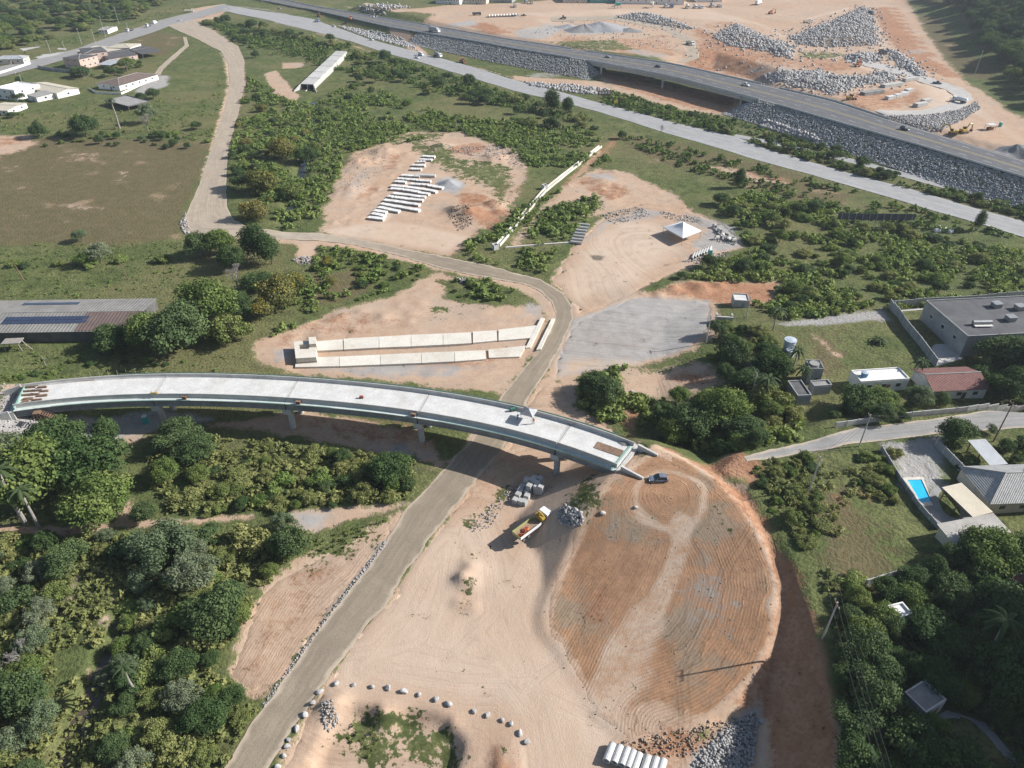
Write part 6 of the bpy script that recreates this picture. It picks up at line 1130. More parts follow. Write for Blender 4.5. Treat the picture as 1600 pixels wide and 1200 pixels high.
building('tin_shed', 'open tin roofed shed below the brown roofed house', 'shed', (163,157), (200,167), (212,153), 2.6, 'flat', R_SHEET, W_DARK, .3, posts=True)
building('cream_house', 'cream sheet roofed house with solar panel at the left', 'house', (36,136), (88,146), (104,134), 3.2, 'gable', R_CREAM, M_WHITE, 1.2, wins=((0, 2), (1, 1))); building('cream_wing', 'white walled annex in front of the cream house', 'house', (40,148), (56,152), (70,142), 3.0, 'shed', R_SHEET, M_WHITE, .4, wins=((1, 1),))
building('white_tall_house', 'white two storey house at the left edge', 'house', (-10,138), (22,142), (19,127), 5.8, 'flat', R_WHITE, M_WHITE, over=.05, storeys=2); building('white_low_house', 'low white house at the left edge below the tall one', 'house', (-25,172), (12,173), (18,160), 2.8, 'gable', R_CREAM, M_WHITE, .8)
building('silver_roof_house', 'silver hip roofed house beyond the street at the top left', 'house', (-10,93), (36,92), (57,87), 3.4, 'hip', R_SILV, W_CREAM, 1.6); tag(MB().prism(GP([(30,76),(60,73),(104,76),(100,84),(60,92)]), lambda x, y: hz(x, y)-.2, lambda x, y: hz(x, y)+.08).ob('paved_court', M_CONC, None), kind='structure')
wall_run('dark_fence', 'long dark wall in front of the pink house', [(60,107),(90,112),(120,115)], 2.0, W_GREY); wall_run('white_street_wall', 'white wall along the street at the left edge', [(-10,118),(30,106),(48,100)], 1.4, M_WHITE)
building('white_hut', 'small white hut beyond the street beside the forest', 'hut', (152,47), (168,47), (168,41), 3.0, 'gable', R_SHEET, M_WHITE, .8)
# sheds along the top edge
for A, B, C, hh, rm, wm_, lab in (((680,4),(718,6),(722,-4),6,R_SILV,M_WHITE,'long white shed at the top left of the far yard'), ((722,5),(760,6),(764,-4),6,R_SHEET,W_CREAM,'cream shed in the middle of the far yard'), ((764,4),(800,5),(806,-4),5,R_SILV,W_GREY,'grey shed beside the tippers of the far yard'), ((922,5),(960,5),(962,-3),5,R_SILV,wm('wall_teal', (.10, .33, .30)),'teal walled shed in the far yard'), ((962,5),(1070,6),(1070,-3),5.5,R_SILV,M_WHITE,'very long white panelled shed in the far yard'), ((1090,3),(1130,3),(1130,-4),5,R_RED,M_WHITE,'shed with red roof in the far yard'), ((880,5),(918,5),(920,-3),5,R_CREAM,W_CREAM,'small cream shed in the far yard')):
    building('site_shed', lab, 'shed', (A[0], A[1]-9), (B[0], B[1]-9), (C[0], C[1]-9), hh, 'gable', rm, wm_, 1.5, .2, wins=((0, 8),))

# ================================================================ rocks
def rock_mesh(name, seed, mat, n=2):
    r = np.random.default_rng(seed); bm = bmesh.new(); bmesh.ops.create_icosphere(bm, subdivisions=n, radius=1)
    ax = r.normal(size=(9, 3)); ax /= np.linalg.norm(ax, axis=1)[:, None]; cut = r.uniform(.55, .9, 9)
    for v in bm.verts:
        p = np.array(v.co)
        for a, c in zip(ax, cut):
            d = p @ a
            if d > c: p = p-a*(d-c)
        v.co = Vector(p*np.array([1.15, .85, .7]))
    me = bpy.data.meshes.new(name); bm.to_mesh(me); bm.free(); me.materials.append(mat); return me
M_BOULD = wm('boulder_rock', (.44, .425, .40), (.32, .31, .295), 1.2, .9, .05, 4, fine=.35, rnd=.12)
BM_ = [rock_mesh('boulder', s, M_BOULD) for s in range(5)]
BL = [(525,1066,1),(553,1068,.8),(581,1070,.9),(607,1072,1.05),(631,1078,1.15),(655,1083,.85),(681,1090,1.1),(701,1097,1.2),(741,1109,.9),(762,1115,.9),(785,1123,.8),(798,1129,.9),(813,1143,1),(823,1157,1),(500,1079,1.05),(489,1096,1),(477,1114,1.15),(463,1137,1.1),(451,1154,.8),(449,1164,.9),(444,1179,.8),(434,1195,1)]
ORD = ['first', 'second', 'third', 'fourth', 'fifth', 'sixth', 'seventh', 'eighth', 'ninth', 'tenth', 'eleventh', 'twelfth', 'thirteenth', 'fourteenth']
for k, (px, py, s) in enumerate(BL):
    g = G(px, py+3); o = ob('boulder', BM_[k % 5], None, (g.x, g.y, g.z+.18*s)); o.scale = (s*.56,)*3; o.rotation_euler = (random.uniform(-.3, .3), random.uniform(-.3, .3), random.uniform(0, 6))
    tag(o, ('%s grey boulder from the road in the line across the yard' % ORD[k]) if k < 14 else '%s grey boulder from the top in the line along the damp road edge' % ORD[k-14], 'boulder', 'boulders lining the yard')
for px, py, s, lab in ((993,793,.5,'small pale rock on the embankment below the viaduct end'),(941,802,.7,'pale rock on the slope left of the embankment'),(1190,1127,.6,'pale rock beside the grey rubble at the bottom'),(987,612,.6,'pale rock in the dirt behind the viaduct end')):
    g = G(px, py); o = ob('boulder', BM_[1], None, (g.x, g.y, g.z+.2*s)); o.scale = (s,)*3; tag(o, lab, 'rock')
CUBE = np.array([(-1, -1, -1), (1, -1, -1), (1, 1, -1), (-1, 1, -1), (-1, -1, 1), (1, -1, 1), (1, 1, 1), (-1, 1, 1)], float)*.6; CF = np.array([(3, 2, 1, 0), (4, 5, 6, 7), (0, 1, 5, 4), (1, 2, 6, 5), (2, 3, 7, 6), (3, 0, 4, 7)])
def rmat(r, n):
    q = r.normal(size=(n, 4)); q /= np.linalg.norm(q, axis=1)[:, None]; w, x, y, z = q.T
    return np.stack([1-2*(y*y+z*z), 2*(x*y-z*w), 2*(x*z+y*w), 2*(x*y+z*w), 1-2*(x*x+z*z), 2*(y*z-x*w), 2*(x*z-y*w), 2*(y*z+x*w), 1-2*(x*x+y*y)], 1).reshape(n, 3, 3)
def sample_poly(poly, n, r):
    poly = np.asarray(poly); lo, hi = poly.min(0), poly.max(0); X, Y = np.zeros(0), np.zeros(0)
    while len(X) < n:
        x, y = r.uniform(lo[0], hi[0], n*3), r.uniform(lo[1], hi[1], n*3); m = sdf(poly, x, y) > 0; X, Y = np.r_[X, x[m]], np.r_[Y, y[m]]
    return X[:n], Y[:n]
def rubble(name, poly_px, n, s0, s1, mat, heap=0.0, slope=.7, seed=0, label=None, world=False):
    r = np.random.default_rng(seed+100); poly = np.asarray(poly_px if world else GP(poly_px)); X, Y = sample_poly(poly, n, r); d = sdf(poly, X, Y)
    if heap > 1.5: k = r.random(n) < .3; X = X+k*r.normal(size=n)*5; Y = Y+k*r.normal(size=n)*7; d = np.maximum(sdf(poly, X, Y), 0)
    Z = H(X, Y)+np.minimum(d*slope, heap)*(.75+.3*vnoise(X, Y, 5, seed)); S = s0+(s1-s0)*r.random(n)**2.8
    co = CUBE[None]*r.uniform(.65, 1.25, (n, 8, 3)); co = co*(S[:, None, None]*np.array([1.15, .95, .8])); co = np.einsum('nij,nkj->nki', rmat(r, n), co)+np.stack([X, Y, Z+S*.2], 1)[:, None]
    F = (CF[None]+(np.arange(n)*8)[:, None, None]).reshape(-1, 4); me = mesh_np(name, co.reshape(-1, 3), F, mat)
    o = tag(ob(name, me), kind='stuff')
    if label: o['label'] = label
    return o
def tone(name, a, b, c):
    t = NT(name); v = t.noise(.9, 2, .5, t.pos); k = t.vor(.55); r_ = t.math('FRACT', t.math('MULTIPLY', t.vor(.8, 'Distance'), 7)); cc = t.mix(t.mr(v, .35, .65), a, b); t.col(t.mix(t.math('MULTIPLY', t.mr(t.noise(2.3, 2), .45, .6), .7), cc, c)); t.bump(t.noise(5, 3), .06); return t.done(.9)
M_QR = tone('blasted_rock', (.46, .445, .425), (.31, .30, .29), (.20, .192, .185)); M_RIP = tone('riprap_rock', (.43, .43, .425), (.33, .33, .328), (.22, .22, .22)); M_RUB = tone('rubble_rock', (.42, .405, .385), (.30, .29, .28), (.21, .20, .19))
rubble('rock_pile', [(1235,60),(1270,44),(1310,28),(1350,10),(1362,18),(1368,45),(1373,70),(1340,72),(1290,75),(1250,70)], 6000, .28, 1.45, M_QR, 3.5, .2, 1, 'great heap of blasted grey rock')
rubble('rock_pile', [(1188,120),(1240,114),(1280,110),(1300,120),(1340,122),(1385,117),(1402,124),(1370,130),(1335,136),(1300,150),(1285,142),(1240,137),(1195,130)], 5000, .28, 1.3, M_QR, 2.5, .25, 2, 'wide heap of pale rock beside the highway')
rubble('rock_pile', [(960,27),(1000,21),(1040,28),(1088,46),(1060,44),(1000,34)], 1600, .35, 1.4, M_QR, 3, .3, 3); rubble('rock_pile', [(1112,58),(1150,37),(1175,48),(1205,62),(1245,74),(1200,82),(1140,72)], 2400, .28, 1.4, M_QR, 3, .2, 4); rubble('rock_pile', [(1322,88),(1362,83),(1372,95),(1335,97)], 600, .5, 1.6, M_QR, 2, .3, 5); rubble('rock_pile', [(1385,76),(1412,88),(1450,120),(1432,119),(1400,98)], 700, .5, 1.5, M_QR, 2, .3, 6); rubble('rock_pile', [(1370,112),(1400,118),(1398,126),(1360,124)], 300, .5, 1.5, M_QR, 2, .3, 7); rubble('rock_pile', [(560,12),(590,8),(640,12),(600,24),(570,20)], 300, .5, 2, M_QR, 2, .3, 8); rubble('rock_pile', [(1200,62),(1240,80),(1230,92),(1190,78)], 500, .5, 1.8, M_QR, 2, .3, 18)
def bank(pa, pb, w):
    i, j = hw_idx(HWNr, pa), hw_idx(HWNr, pb); p = HWNr[i:j+1]; d = np.gradient(p, axis=0); d /= np.linalg.norm(d, axis=1)[:, None]; n = np.stack([d[:, 1], -d[:, 0]], 1); return np.r_[p+n*.5, (p+n*w)[::-1]]
rubble('riprap_slope', bank(650, 936, 15), 17000, .16, .6, M_RIP, 0, 0, 9, 'grey stone facing on the highway bank left of the bridge', True); rubble('riprap_slope', bank(1165, 1800, 15.5), 25000, .16, .6, M_RIP, 0, 0, 10, 'grey stone facing on the highway bank right of the bridge', True); rubble('riprap_slope', [(525,40),(580,48),(630,60),(655,80),(610,68),(560,54)], 1200, .4, 1.2, M_RIP, 0, 0, 11); rubble('riprap_slope', [(1385,183),(1450,180),(1500,172),(1525,158),(1532,170),(1500,190),(1470,205),(1440,204),(1405,192)], 3000, .3, .8, M_RUB, 0, 0, 12)
rubble('stone_edge', [(820,128),(900,134),(950,140),(960,150),(900,146),(830,134)], 700, .5, 1.5, M_QR, 0, 0, 13); rubble('stone_edge', [(1195,188),(1280,215),(1275,222),(1185,198)], 600, .5, 1.6, M_QR, 0, 0, 14)
rubble('stone_pile', [(870,800),(882,790),(905,797),(912,812),(905,822),(888,824),(872,814)], 420, .15, .62, M_QR, .7, .3, 15, 'heap of white broken rock beside the embankment'); rubble('grey_rubble', [(1082,1195),(1120,1150),(1150,1125),(1180,1112),(1186,1130),(1175,1200),(1120,1230)], 1500, .12, .42, M_RUB, .3, .3, 16)
rubble('stone_edge', [(935,335),(1000,322),(1020,338),(960,352)], 420, .1, .42, M_RUB, .3, .2, 17); rubble('stone_edge', [(1030,330),(1095,340),(1100,350),(1040,342)], 330, .1, .4, M_RUB, .2, .2, 19); rubble('stone_edge', [(1060,410),(1100,400),(1140,392),(1138,400),(1090,412)], 240, .1, .45, M_RUB, .2, .2, 20); rubble('stone_edge', [(1110,352),(1150,372),(1150,385),(1120,378)], 160, .15, .7, M_RUB, .3, .2, 21); rubble('stone_edge', [(280,350),(290,330),(294,345),(298,368),(288,366)], 130, .2, .6, M_RUB, .2, .2, 22); rubble('stone_edge', [(455,405),(488,400),(490,412),(470,416)], 130, .2, .6, M_RUB, .3, .3, 23); rubble('stone_edge', [(712,433),(735,438),(730,445),(710,440)], 90, .2, .6, M_RUB, .3, .3, 24)
rubble('stone_edge', [(600,846),(608,846),(514,965),(436,1074),(412,1108),(408,1102),(505,970)], 700, .06, .26, M_RUB, .1, .1, 25); rubble('dirt_clods', [(500,1100),(520,1092),(530,1130),(510,1145)], 150, .08, .35, M_RUB, .2, .2, 26); rubble('dirt_clods', [(700,335),(735,320),(740,350),(715,362)], 420, .1, .42, wm('clod_soil', (.33, .25, .185), (.25, .185, .135), .8), .3, .2, 27); rubble('dirt_clods', [(675,230),(800,225),(820,262),(760,245)], 600, .1, .5, M_RUB, .2, .1, 28); rubble('dirt_clods', [(530,250),(600,225),(610,262),(560,300),(530,300)], 600, .08, .3, MATS['clod_soil'], .1, .1, 29); rubble('dirt_clods', [(965,1160),(1060,1140),(1150,1120),(1160,1140),(1080,1185),(1000,1178)], 420, .07, .3, MATS['clod_soil'], .1, .1, 30); rubble('dirt_clods', [tuple(p) for p in PAD_W], 700, .04, .16, MATS['clod_soil'], 0, 0, 31, world=True); rubble('dirt_clods', [(725,832),(800,755),(815,760),(760,830)], 260, .06, .28, M_RUB, .1, .1, 32); rubble('dirt_clods', [(40,600),(0,600),(0,740),(60,690),(120,660),(35,650)], 500, .08, .35, M_RUB, .1, .1, 33)
rubble('scattered_stone', [(1060,95),(1100,60),(1250,40),(1370,12),(1450,120),(1380,110),(1300,100),(1200,120)], 900, .3, 1.2, M_QR, 0, 0, 34); rubble('scattered_stone', [(820,50),(900,30),(1080,45),(1060,80),(900,60)], 350, .3, 1.0, M_QR, 0, 0, 35)
def heap(label, px, py, r, h, mat, name='gravel_heap'):
    g = G(px, py); n = 26; k = np.linspace(0, 1, 12); t = np.linspace(0, 2*np.pi, n+1)[:-1]; co = []
    for f in k:
        for a in t:
            rr_ = r*f*(1+.18*math.sin(2*a+px)+.1*math.sin(5*a)); x, y = g.x+rr_*math.cos(a)*1.25, g.y+rr_*math.sin(a); co.append((x, y, hz(x, y)-.05*f+h*(1-f)**1.1*(1+.12*vnoise(np.array([x]), np.array([y]), 1.5, 3)[0])))
    F = [(i*n+j, i*n+(j+1) % n, (i+1)*n+(j+1) % n, (i+1)*n+j) for i in range(11) for j in range(n)]; me = mesh_np(name, np.array(co), np.array(F), mat, True); tag(ob(name, me), label, 'heap')
M_GRAV = wm('gravel_grey', (.33, .33, .33), (.27, .27, .275), .5, .95, .08, 3, fine=.4); M_GRAVD = wm('gravel_dark', (.24, .235, .23), (.19, .188, .185), .5, .95, .08, 3, fine=.4)
heap('blue grey gravel heap beside the precast rows', 702, 288, 5.5, 2.0, M_GRAV); heap('large grey gravel heap in the middle of the top yard', 938, 46, 18, 6, M_GRAV); heap('darker gravel heap left of the large one in the top yard', 912, 48, 12, 5, M_GRAVD); heap('small bluish gravel heap left in the top yard', 888, 43, 9, 2.5, M_GRAV); heap('dark grey gravel heap at the far right yard edge', 1585, 238, 9, 3.5, M_GRAVD); heap('low dark heap right of the gravel heaps in the top yard', 984, 48, 9, 2.2, M_GRAVD)

# ================================================================ vegetation
def quads(P_, N_, S_, r):
    """leaf-clump faces: centres, normals, sizes -> vertices (n,4,3)"""
    n = len(P_); a = r.normal(size=(n, 3)); t = np.cross(N_, a); t /= np.linalg.norm(t, axis=1)[:, None]+1e-9; b = np.cross(N_, t); s = S_[:, None]; e = r.uniform(.55, 1.0, (n, 1))
    q = np.stack([P_-t*s-b*s*e*.25, P_+b*s*e*-.9, P_+t*s+b*s*e*.25, P_+b*s*e*.9], 1); return q
def crown_arrays(seed, n, lobes, zh, leaf, spread=.62, lobe_r=.46, droop=0.0):
    r = np.random.default_rng(seed); c = r.normal(size=(lobes, 3)); c /= np.linalg.norm(c, axis=1)[:, None]; c *= spread*r.uniform(.35, 1.0, (lobes, 1))**.6; c[:, 2] = np.abs(c[:, 2])*.9; c[0] = (0, 0, .25)
    R = lobe_r*r.uniform(.65, 1.2, lobes); w = R**2; k = r.choice(lobes, n, p=w/w.sum()); d = r.normal(size=(n, 3)); d[:, 2] += .35; d /= np.linalg.norm(d, axis=1)[:, None]
    rad = R[k]*(1-.45*r.random(n)**2.2)*(1+.12*r.normal(size=n)); Pq = c[k]+d*rad[:, None]; N = d+.55*r.normal(size=(n, 3))+np.array([0, 0, .35]); N /= np.linalg.norm(N, axis=1)[:, None]
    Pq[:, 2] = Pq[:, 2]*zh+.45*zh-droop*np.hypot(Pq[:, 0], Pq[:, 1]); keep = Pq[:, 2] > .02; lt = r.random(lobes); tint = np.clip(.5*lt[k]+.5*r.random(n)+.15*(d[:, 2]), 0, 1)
    blm = np.clip(lt[k]*.6+.5*r.random(n)+.25*d[:, 2], 0, 1.3); S = leaf*r.uniform(.6, 1.45, n); return quads(Pq, N, S, r)[keep], tint[keep], blm[keep]
def crown_mesh(name, mat, **k):
    q, t, b = crown_arrays(**k); n = len(q); me = mesh_np(name, q.reshape(-1, 3), np.arange(n*4).reshape(n, 4), mat); fattr(me, 'tint', t, 'FACE'); fattr(me, 'bloom', b, 'FACE'); return me
L_MID = leaf_mat('leaf_mid', (0.053, 0.084, 0.023), (0.121, 0.167, 0.045), (0.216, 0.248, 0.078)); L_DARK = leaf_mat('leaf_dark', (0.029, 0.054, 0.020), (0.063, 0.102, 0.038), (0.120, 0.160, 0.058)); L_OLIVE = leaf_mat('leaf_olive', (0.083, 0.102, 0.034), (0.172, 0.192, 0.065), (0.284, 0.279, 0.106)); L_PALE = leaf_mat('leaf_pale', (0.074, 0.101, 0.057), (0.142, 0.173, 0.101), (0.230, 0.257, 0.155)); L_YEL = leaf_mat('leaf_yellow', (0.061, 0.078, 0.024), (0.128, 0.142, 0.047), (0.203, 0.196, 0.068), (.93, (.34, .25, .04))); L_GRASS = leaf_mat('leaf_lush', (0.084, 0.136, 0.034), (0.154, 0.208, 0.057), (0.231, 0.272, 0.088))
L_YEL2 = leaf_mat('leaf_goldish', (0.081, 0.089, 0.027), (0.162, 0.155, 0.051), (0.250, 0.216, 0.074), (1.12, (.27, .22, .045)))
CR = {}
CR['broad'] = [crown_mesh('broad_crown', L_MID if i % 2 else L_DARK, seed=20+i, n=9000, lobes=38+6*i, zh=.74, leaf=.036, spread=.80, lobe_r=.30) for i in range(4)]
CR['dark'] = [crown_mesh('dark_crown', L_DARK, seed=40+i, n=8000, lobes=30+5*i, zh=.9, leaf=.038, spread=.78, lobe_r=.32) for i in range(3)]
CR['olive'] = [crown_mesh('olive_crown', L_OLIVE, seed=50+i, n=6000, lobes=26+6*i, zh=.62, leaf=.042, spread=.85, lobe_r=.30) for i in range(3)]
CR['pale'] = [crown_mesh('pale_crown', L_PALE, seed=60+i, n=7000, lobes=46, zh=.8, leaf=.031, spread=.85, lobe_r=.24) for i in range(2)]
CR['yellow'] = [crown_mesh('flowering_crown', L_YEL, seed=70+i, n=6000, lobes=18, zh=.75, leaf=.042) for i in range(2)]
CR['gold'] = [crown_mesh('gold_crown', L_YEL2, seed=75+i, n=5000, lobes=16, zh=.7, leaf=.045) for i in range(2)]
CR['bush'] = [crown_mesh('bush_crown', (L_MID, L_OLIVE, L_GRASS, L_DARK)[i % 4], seed=80+i, n=3200, lobes=14+3*(i%3), zh=.62, leaf=.058, spread=.85, lobe_r=.36) for i in range(8)]
CR['tall'] = [crown_mesh('tall_crown', L_DARK, seed=90+i, n=5000, lobes=18, zh=1.9, leaf=.055) for i in range(2)]
CR['topiary'] = [crown_mesh('clipped_crown', L_DARK, seed=99, n=4000, lobes=1, zh=1.0, leaf=.05, spread=0, lobe_r=1.0)]
def trunk_mesh(name, mat, h, r, seed, limbs=6):
    q = random.Random(seed); mb = MB(); bend = Vector((q.uniform(-.06, .06), q.uniform(-.06, .06), 0)); a = Vector((0, 0, -.1)); m = Vector((0, 0, h*.6))+bend; mb.tube(a, m, r, r*.7, 7); 
    for k in range(limbs): t = 6.283*k/limbs+q.random(); p = m+Vector((math.cos(t)*.4, math.sin(t)*.4, h*.4+q.uniform(.05, .35))); mb.tube(m, p, r*.5, r*.15, 5, False)
    return mb.mesh(name, mat)
TR = {k: trunk_mesh('tree_trunk', M_TRUNK, z, .055, i) for i, (k, z) in enumerate((('broad', .62), ('dark', .62), ('olive', .5), ('pale', .62), ('yellow', .6), ('gold', .5), ('bush', .35), ('tall', 1.1), ('topiary', .5)))}
ZC = dict(broad=.62, dark=.7, olive=.5, pale=.68, yellow=.62, gold=.5, bush=.45, tall=1.2, topiary=.6); LIFT = dict(broad=.28, dark=.2, olive=.1, pale=.3, yellow=.2, gold=.08, bush=0.0, tall=.15, topiary=.15)
NAME = dict(broad='broadleaf_tree', dark='dark_tree', olive='olive_tree', pale='pale_tree', yellow='flowering_tree', gold='gold_shrub', bush='bush', tall='tall_tree', topiary='clipped_tree'); NT_ = [0]
def plant_tree(x, y, r, sp, label, group=None, cat='tree', zs=1.0):
    z = hz(x, y); e = thing(NAME[sp], label, 'bush' if sp in ('bush', 'gold') else cat, (x, y, z-.05), random.uniform(0, 6.283), group); ms = CR[sp]; NT_[0] += 1
    c = ob('crown', ms[NT_[0]*7 % len(ms)], e, (0, 0, LIFT[sp]*r)); c.scale = (r*random.uniform(.8, 1.2), r*random.uniform(.8, 1.2), r*zs*random.uniform(.75, 1.2))
    t = ob('trunk', TR[sp], e); t.scale = (r, r, r*zs); return e
def tree_px(cx, cy, rp, sp, label, group=None):
    """crown circle in the photo -> tree on the ground"""
    g = G(cx, min(cy, 1235))
    for _ in range(5): s = pxm(g); r = rp/s; th = dep(g); g = G(cx, min(cy+(LIFT[sp]+ZC[sp]*.55)*r*s*math.cos(th), 1300))
    return plant_tree(g.x, g.y, r, sp, label, group)
TREES = [
 (60,745,70,'broad','broad tree at the left edge below the viaduct'),(145,722,78,'broad','largest broad tree below the left of the viaduct'),(165,785,55,'broad','broad tree above the dirt path at the left'),(95,690,52,'broad','broad tree just below the left scaffold stair'),(20,700,36,'pale','pale tree at the left edge below the wing wall'),(178,680,26,'tall','dark conifer like tree beside the pale ground under the viaduct'),
 (280,678,38,'dark','dark tree beside the teal toilet below the viaduct'),(310,700,36,'broad','tree right of the dark tree below the viaduct'),(262,735,30,'broad','tree on the left rim of the scrub below the viaduct'),(610,735,36,'broad','round tree at the right tip of the scrub beside the damp road'),(265,855,55,'pale','grey green tree on the lower side of the dirt path'),(310,900,46,'pale','grey green tree right of the stream'),(345,960,48,'dark','dark tree left of the striped red bank'),(230,800,26,'broad','tree overhanging the dirt path'),
 (330,478,52,'broad','big tree behind the right end of the barn'),(290,510,58,'broad','big tree in front of the right end of the barn'),(235,520,40,'broad','tree hiding the barn front'),(180,530,32,'dark','dark round tree in front of the maroon barn roof'),(360,520,36,'olive','olive tree right of the barn trees'),(375,480,30,'broad','tree between barn trees and flowering tree'),
 (345,378,32,'broad','tree in the bend of the dirt road'),(318,388,24,'dark','dark tree left of the bend tree'),(365,408,26,'dark','dark tree below the bend of the dirt road'),(405,385,26,'tall','tall dark tree at the roadside below the bend'),(425,395,24,'tall','second tall dark tree at the roadside below the bend'),(408,440,26,'dark','dark tree above the flowering tree'),
 (438,462,40,'yellow','large yellow flowering tree above the channel'),(412,482,26,'yellow','yellow flowering tree left of the large one'),(462,440,26,'yellow','yellow flowering tree right of the large one'),(512,411,13,'yellow','small yellow flowering tree in the grass by the road'),(518,440,15,'yellow','lower small yellow flowering tree in the grass'),
 (158,397,20,'pale','round grey bush tree on the pasture'),(136,406,16,'broad','green bush tree left of the round grey one'),(142,414,13,'bush','low bush below the round grey one on the pasture'),(94,413,8,'bush','lone small bush on the pasture'),(22,413,12,'bush','left bush near the leaning post on the pasture'),(40,415,10,'bush','right bush near the leaning post on the pasture'),(188,406,12,'bush','bush right of the round grey one on the pasture'),(252,407,12,'bush','bush on the pasture near the fence line'),(128,368,15,'pale','thin pale bush in the middle of the pasture'),
 (412,290,34,'gold','golden green shrub tree right of the dirt road'),(442,238,30,'gold','upper golden green shrub tree beside the ditch'),(398,335,24,'gold','golden green shrub at the dirt road bend'),(480,245,22,'dark','dark shrub tree right of the ditch'),(460,300,22,'broad','green tree left of the ditch end'),(378,285,18,'dark','dark shrub beside the dirt road'),
 (861,163,14,'tall','left of two tall dark trees beside the old road'),(888,168,12,'tall','right of two tall dark trees beside the old road'),(1527,352,11,'tall','lone tree beside the old road at the right'),(1155,285,11,'tall','slim tree in the dry scrub above the tent'),(972,212,9,'dark','dark bush tree at the top of the channel wall'),
 (232,180,19,'pale','thin leafed tree on the pasture edge at the top left'),(135,198,26,'dark','wide dark bush at the pasture edge at the top left'),(62,206,16,'dark','left dark bush at the pasture edge'),(308,197,9,'dark','small dark tree beside the dirt road'),(128,112,14,'dark','dark garden tree in front of the pink house'),(200,100,14,'broad','garden tree left of the dark roof'),(175,112,12,'broad','garden tree above the brown roof'),(240,147,13,'dark','right tree below the brown roofed house'),(222,152,11,'dark','left tree below the brown roofed house'),(32,125,8,'dark','tree left of the cream house'),(30,150,10,'dark','tree beside the white house at the left edge'),(5,145,10,'dark','tree at the left edge before the white house'),
 (942,612,34,'broad','round bush tree behind the viaduct end'),(925,600,22,'dark','dark bush tree beside the viaduct end'),(1085,655,44,'broad','left big tree below the street start'),(1125,640,42,'broad','middle big tree below the street start'),(1160,668,34,'broad','right big tree below the street start'),(1050,676,28,'broad','tree overhanging the embankment rim'),(1165,600,30,'dark','dark tree left of the flat shed'),(1205,575,30,'dark','dark tree left of the tank tower'),(1140,555,28,'dark','dark tree right of the gravel lot'),(1195,625,34,'olive','olive tree below the dark tree left of the shed'),
 (1335,626,36,'broad','tree in front of the white flat roofed house'),(1372,622,28,'broad','tree before the corner of the white house'),(1428,622,26,'pale','grey green tree between the white and red roofed houses'),(1469,627,13,'topiary','round clipped tree before the red roofed house'),(1490,674,34,'dark','round dark tree beside the street above the pool'),(1548,671,11,'pale','small tree right of the round dark tree'),(1560,550,44,'dark','dark tree before the warehouse corner'),(1600,560,50,'dark','dark tree at the right edge before the warehouse'),(1570,605,36,'dark','dark tree right of the red roof'),(1395,708,14,'bush','bush in the upper corner of the pool yard'),(1518,720,14,'bush','bush beside the garden wall'),
 (1540,858,56,'broad','sunlit broad tree below the pool annex'),(1480,925,42,'broad','tree below the annex beside the pale wall'),(1560,945,60,'dark','dark tree at the right edge below the sunlit one'),(1450,985,46,'dark','dark tree among the shaded roofs'),(1380,965,30,'broad','tree at the upper left of the dark wood'),(1345,1010,34,'dark','dark tree beside the power line'),(1360,1090,40,'dark','dark tree right of the lower power line'),(1560,1060,60,'dark','dark tree at the right edge near the bottom'),(1330,1165,30,'dark','dark tree at the bottom beside the red slope'),(1500,1010,40,'dark','dark tree in the middle of the dark wood'),
]
for t in TREES: tree_px(*t)
# fills: each tree or bush a thing of its own
def in_bld(X, Y, m):
    bad = np.zeros(np.shape(X), bool)
    for cx, cy, a, w, d in EXB:
        u = (X-cx)*math.cos(a)+(Y-cy)*math.sin(a); v = -(X-cx)*math.sin(a)+(Y-cy)*math.cos(a); bad |= (abs(u) < w+m) & (abs(v) < d+m)
    return bad
COURTS = [np.array(GP(q)) for q in ([(1376,704),(1461,697),(1510,748),(1530,822),(1466,828)], [(1394,486),(1510,474),(1505,560),(1464,572)], [(30,76),(60,73),(104,76),(100,84),(60,92)], [(1440,1130),(1480,1110),(1540,1130),(1600,1200),(1500,1260)], [(455,520),(850,495),(830,566),(455,585)], [(470,140),(495,142),(545,80),(522,78)])]
EXC = [(*e.location[:2], 1) for e in COL.objects if e.type == 'EMPTY' and e.get('category') in ('tower', 'water tank', 'hut')]
PLACED = []
LOOK = dict(broad='rounded green tree', dark='dark green tree', olive='low olive green tree', pale='grey green tree', yellow='yellow flowering tree', gold='golden green bush', bush='leafy bush', tall='tall dark tree', topiary='clipped tree')
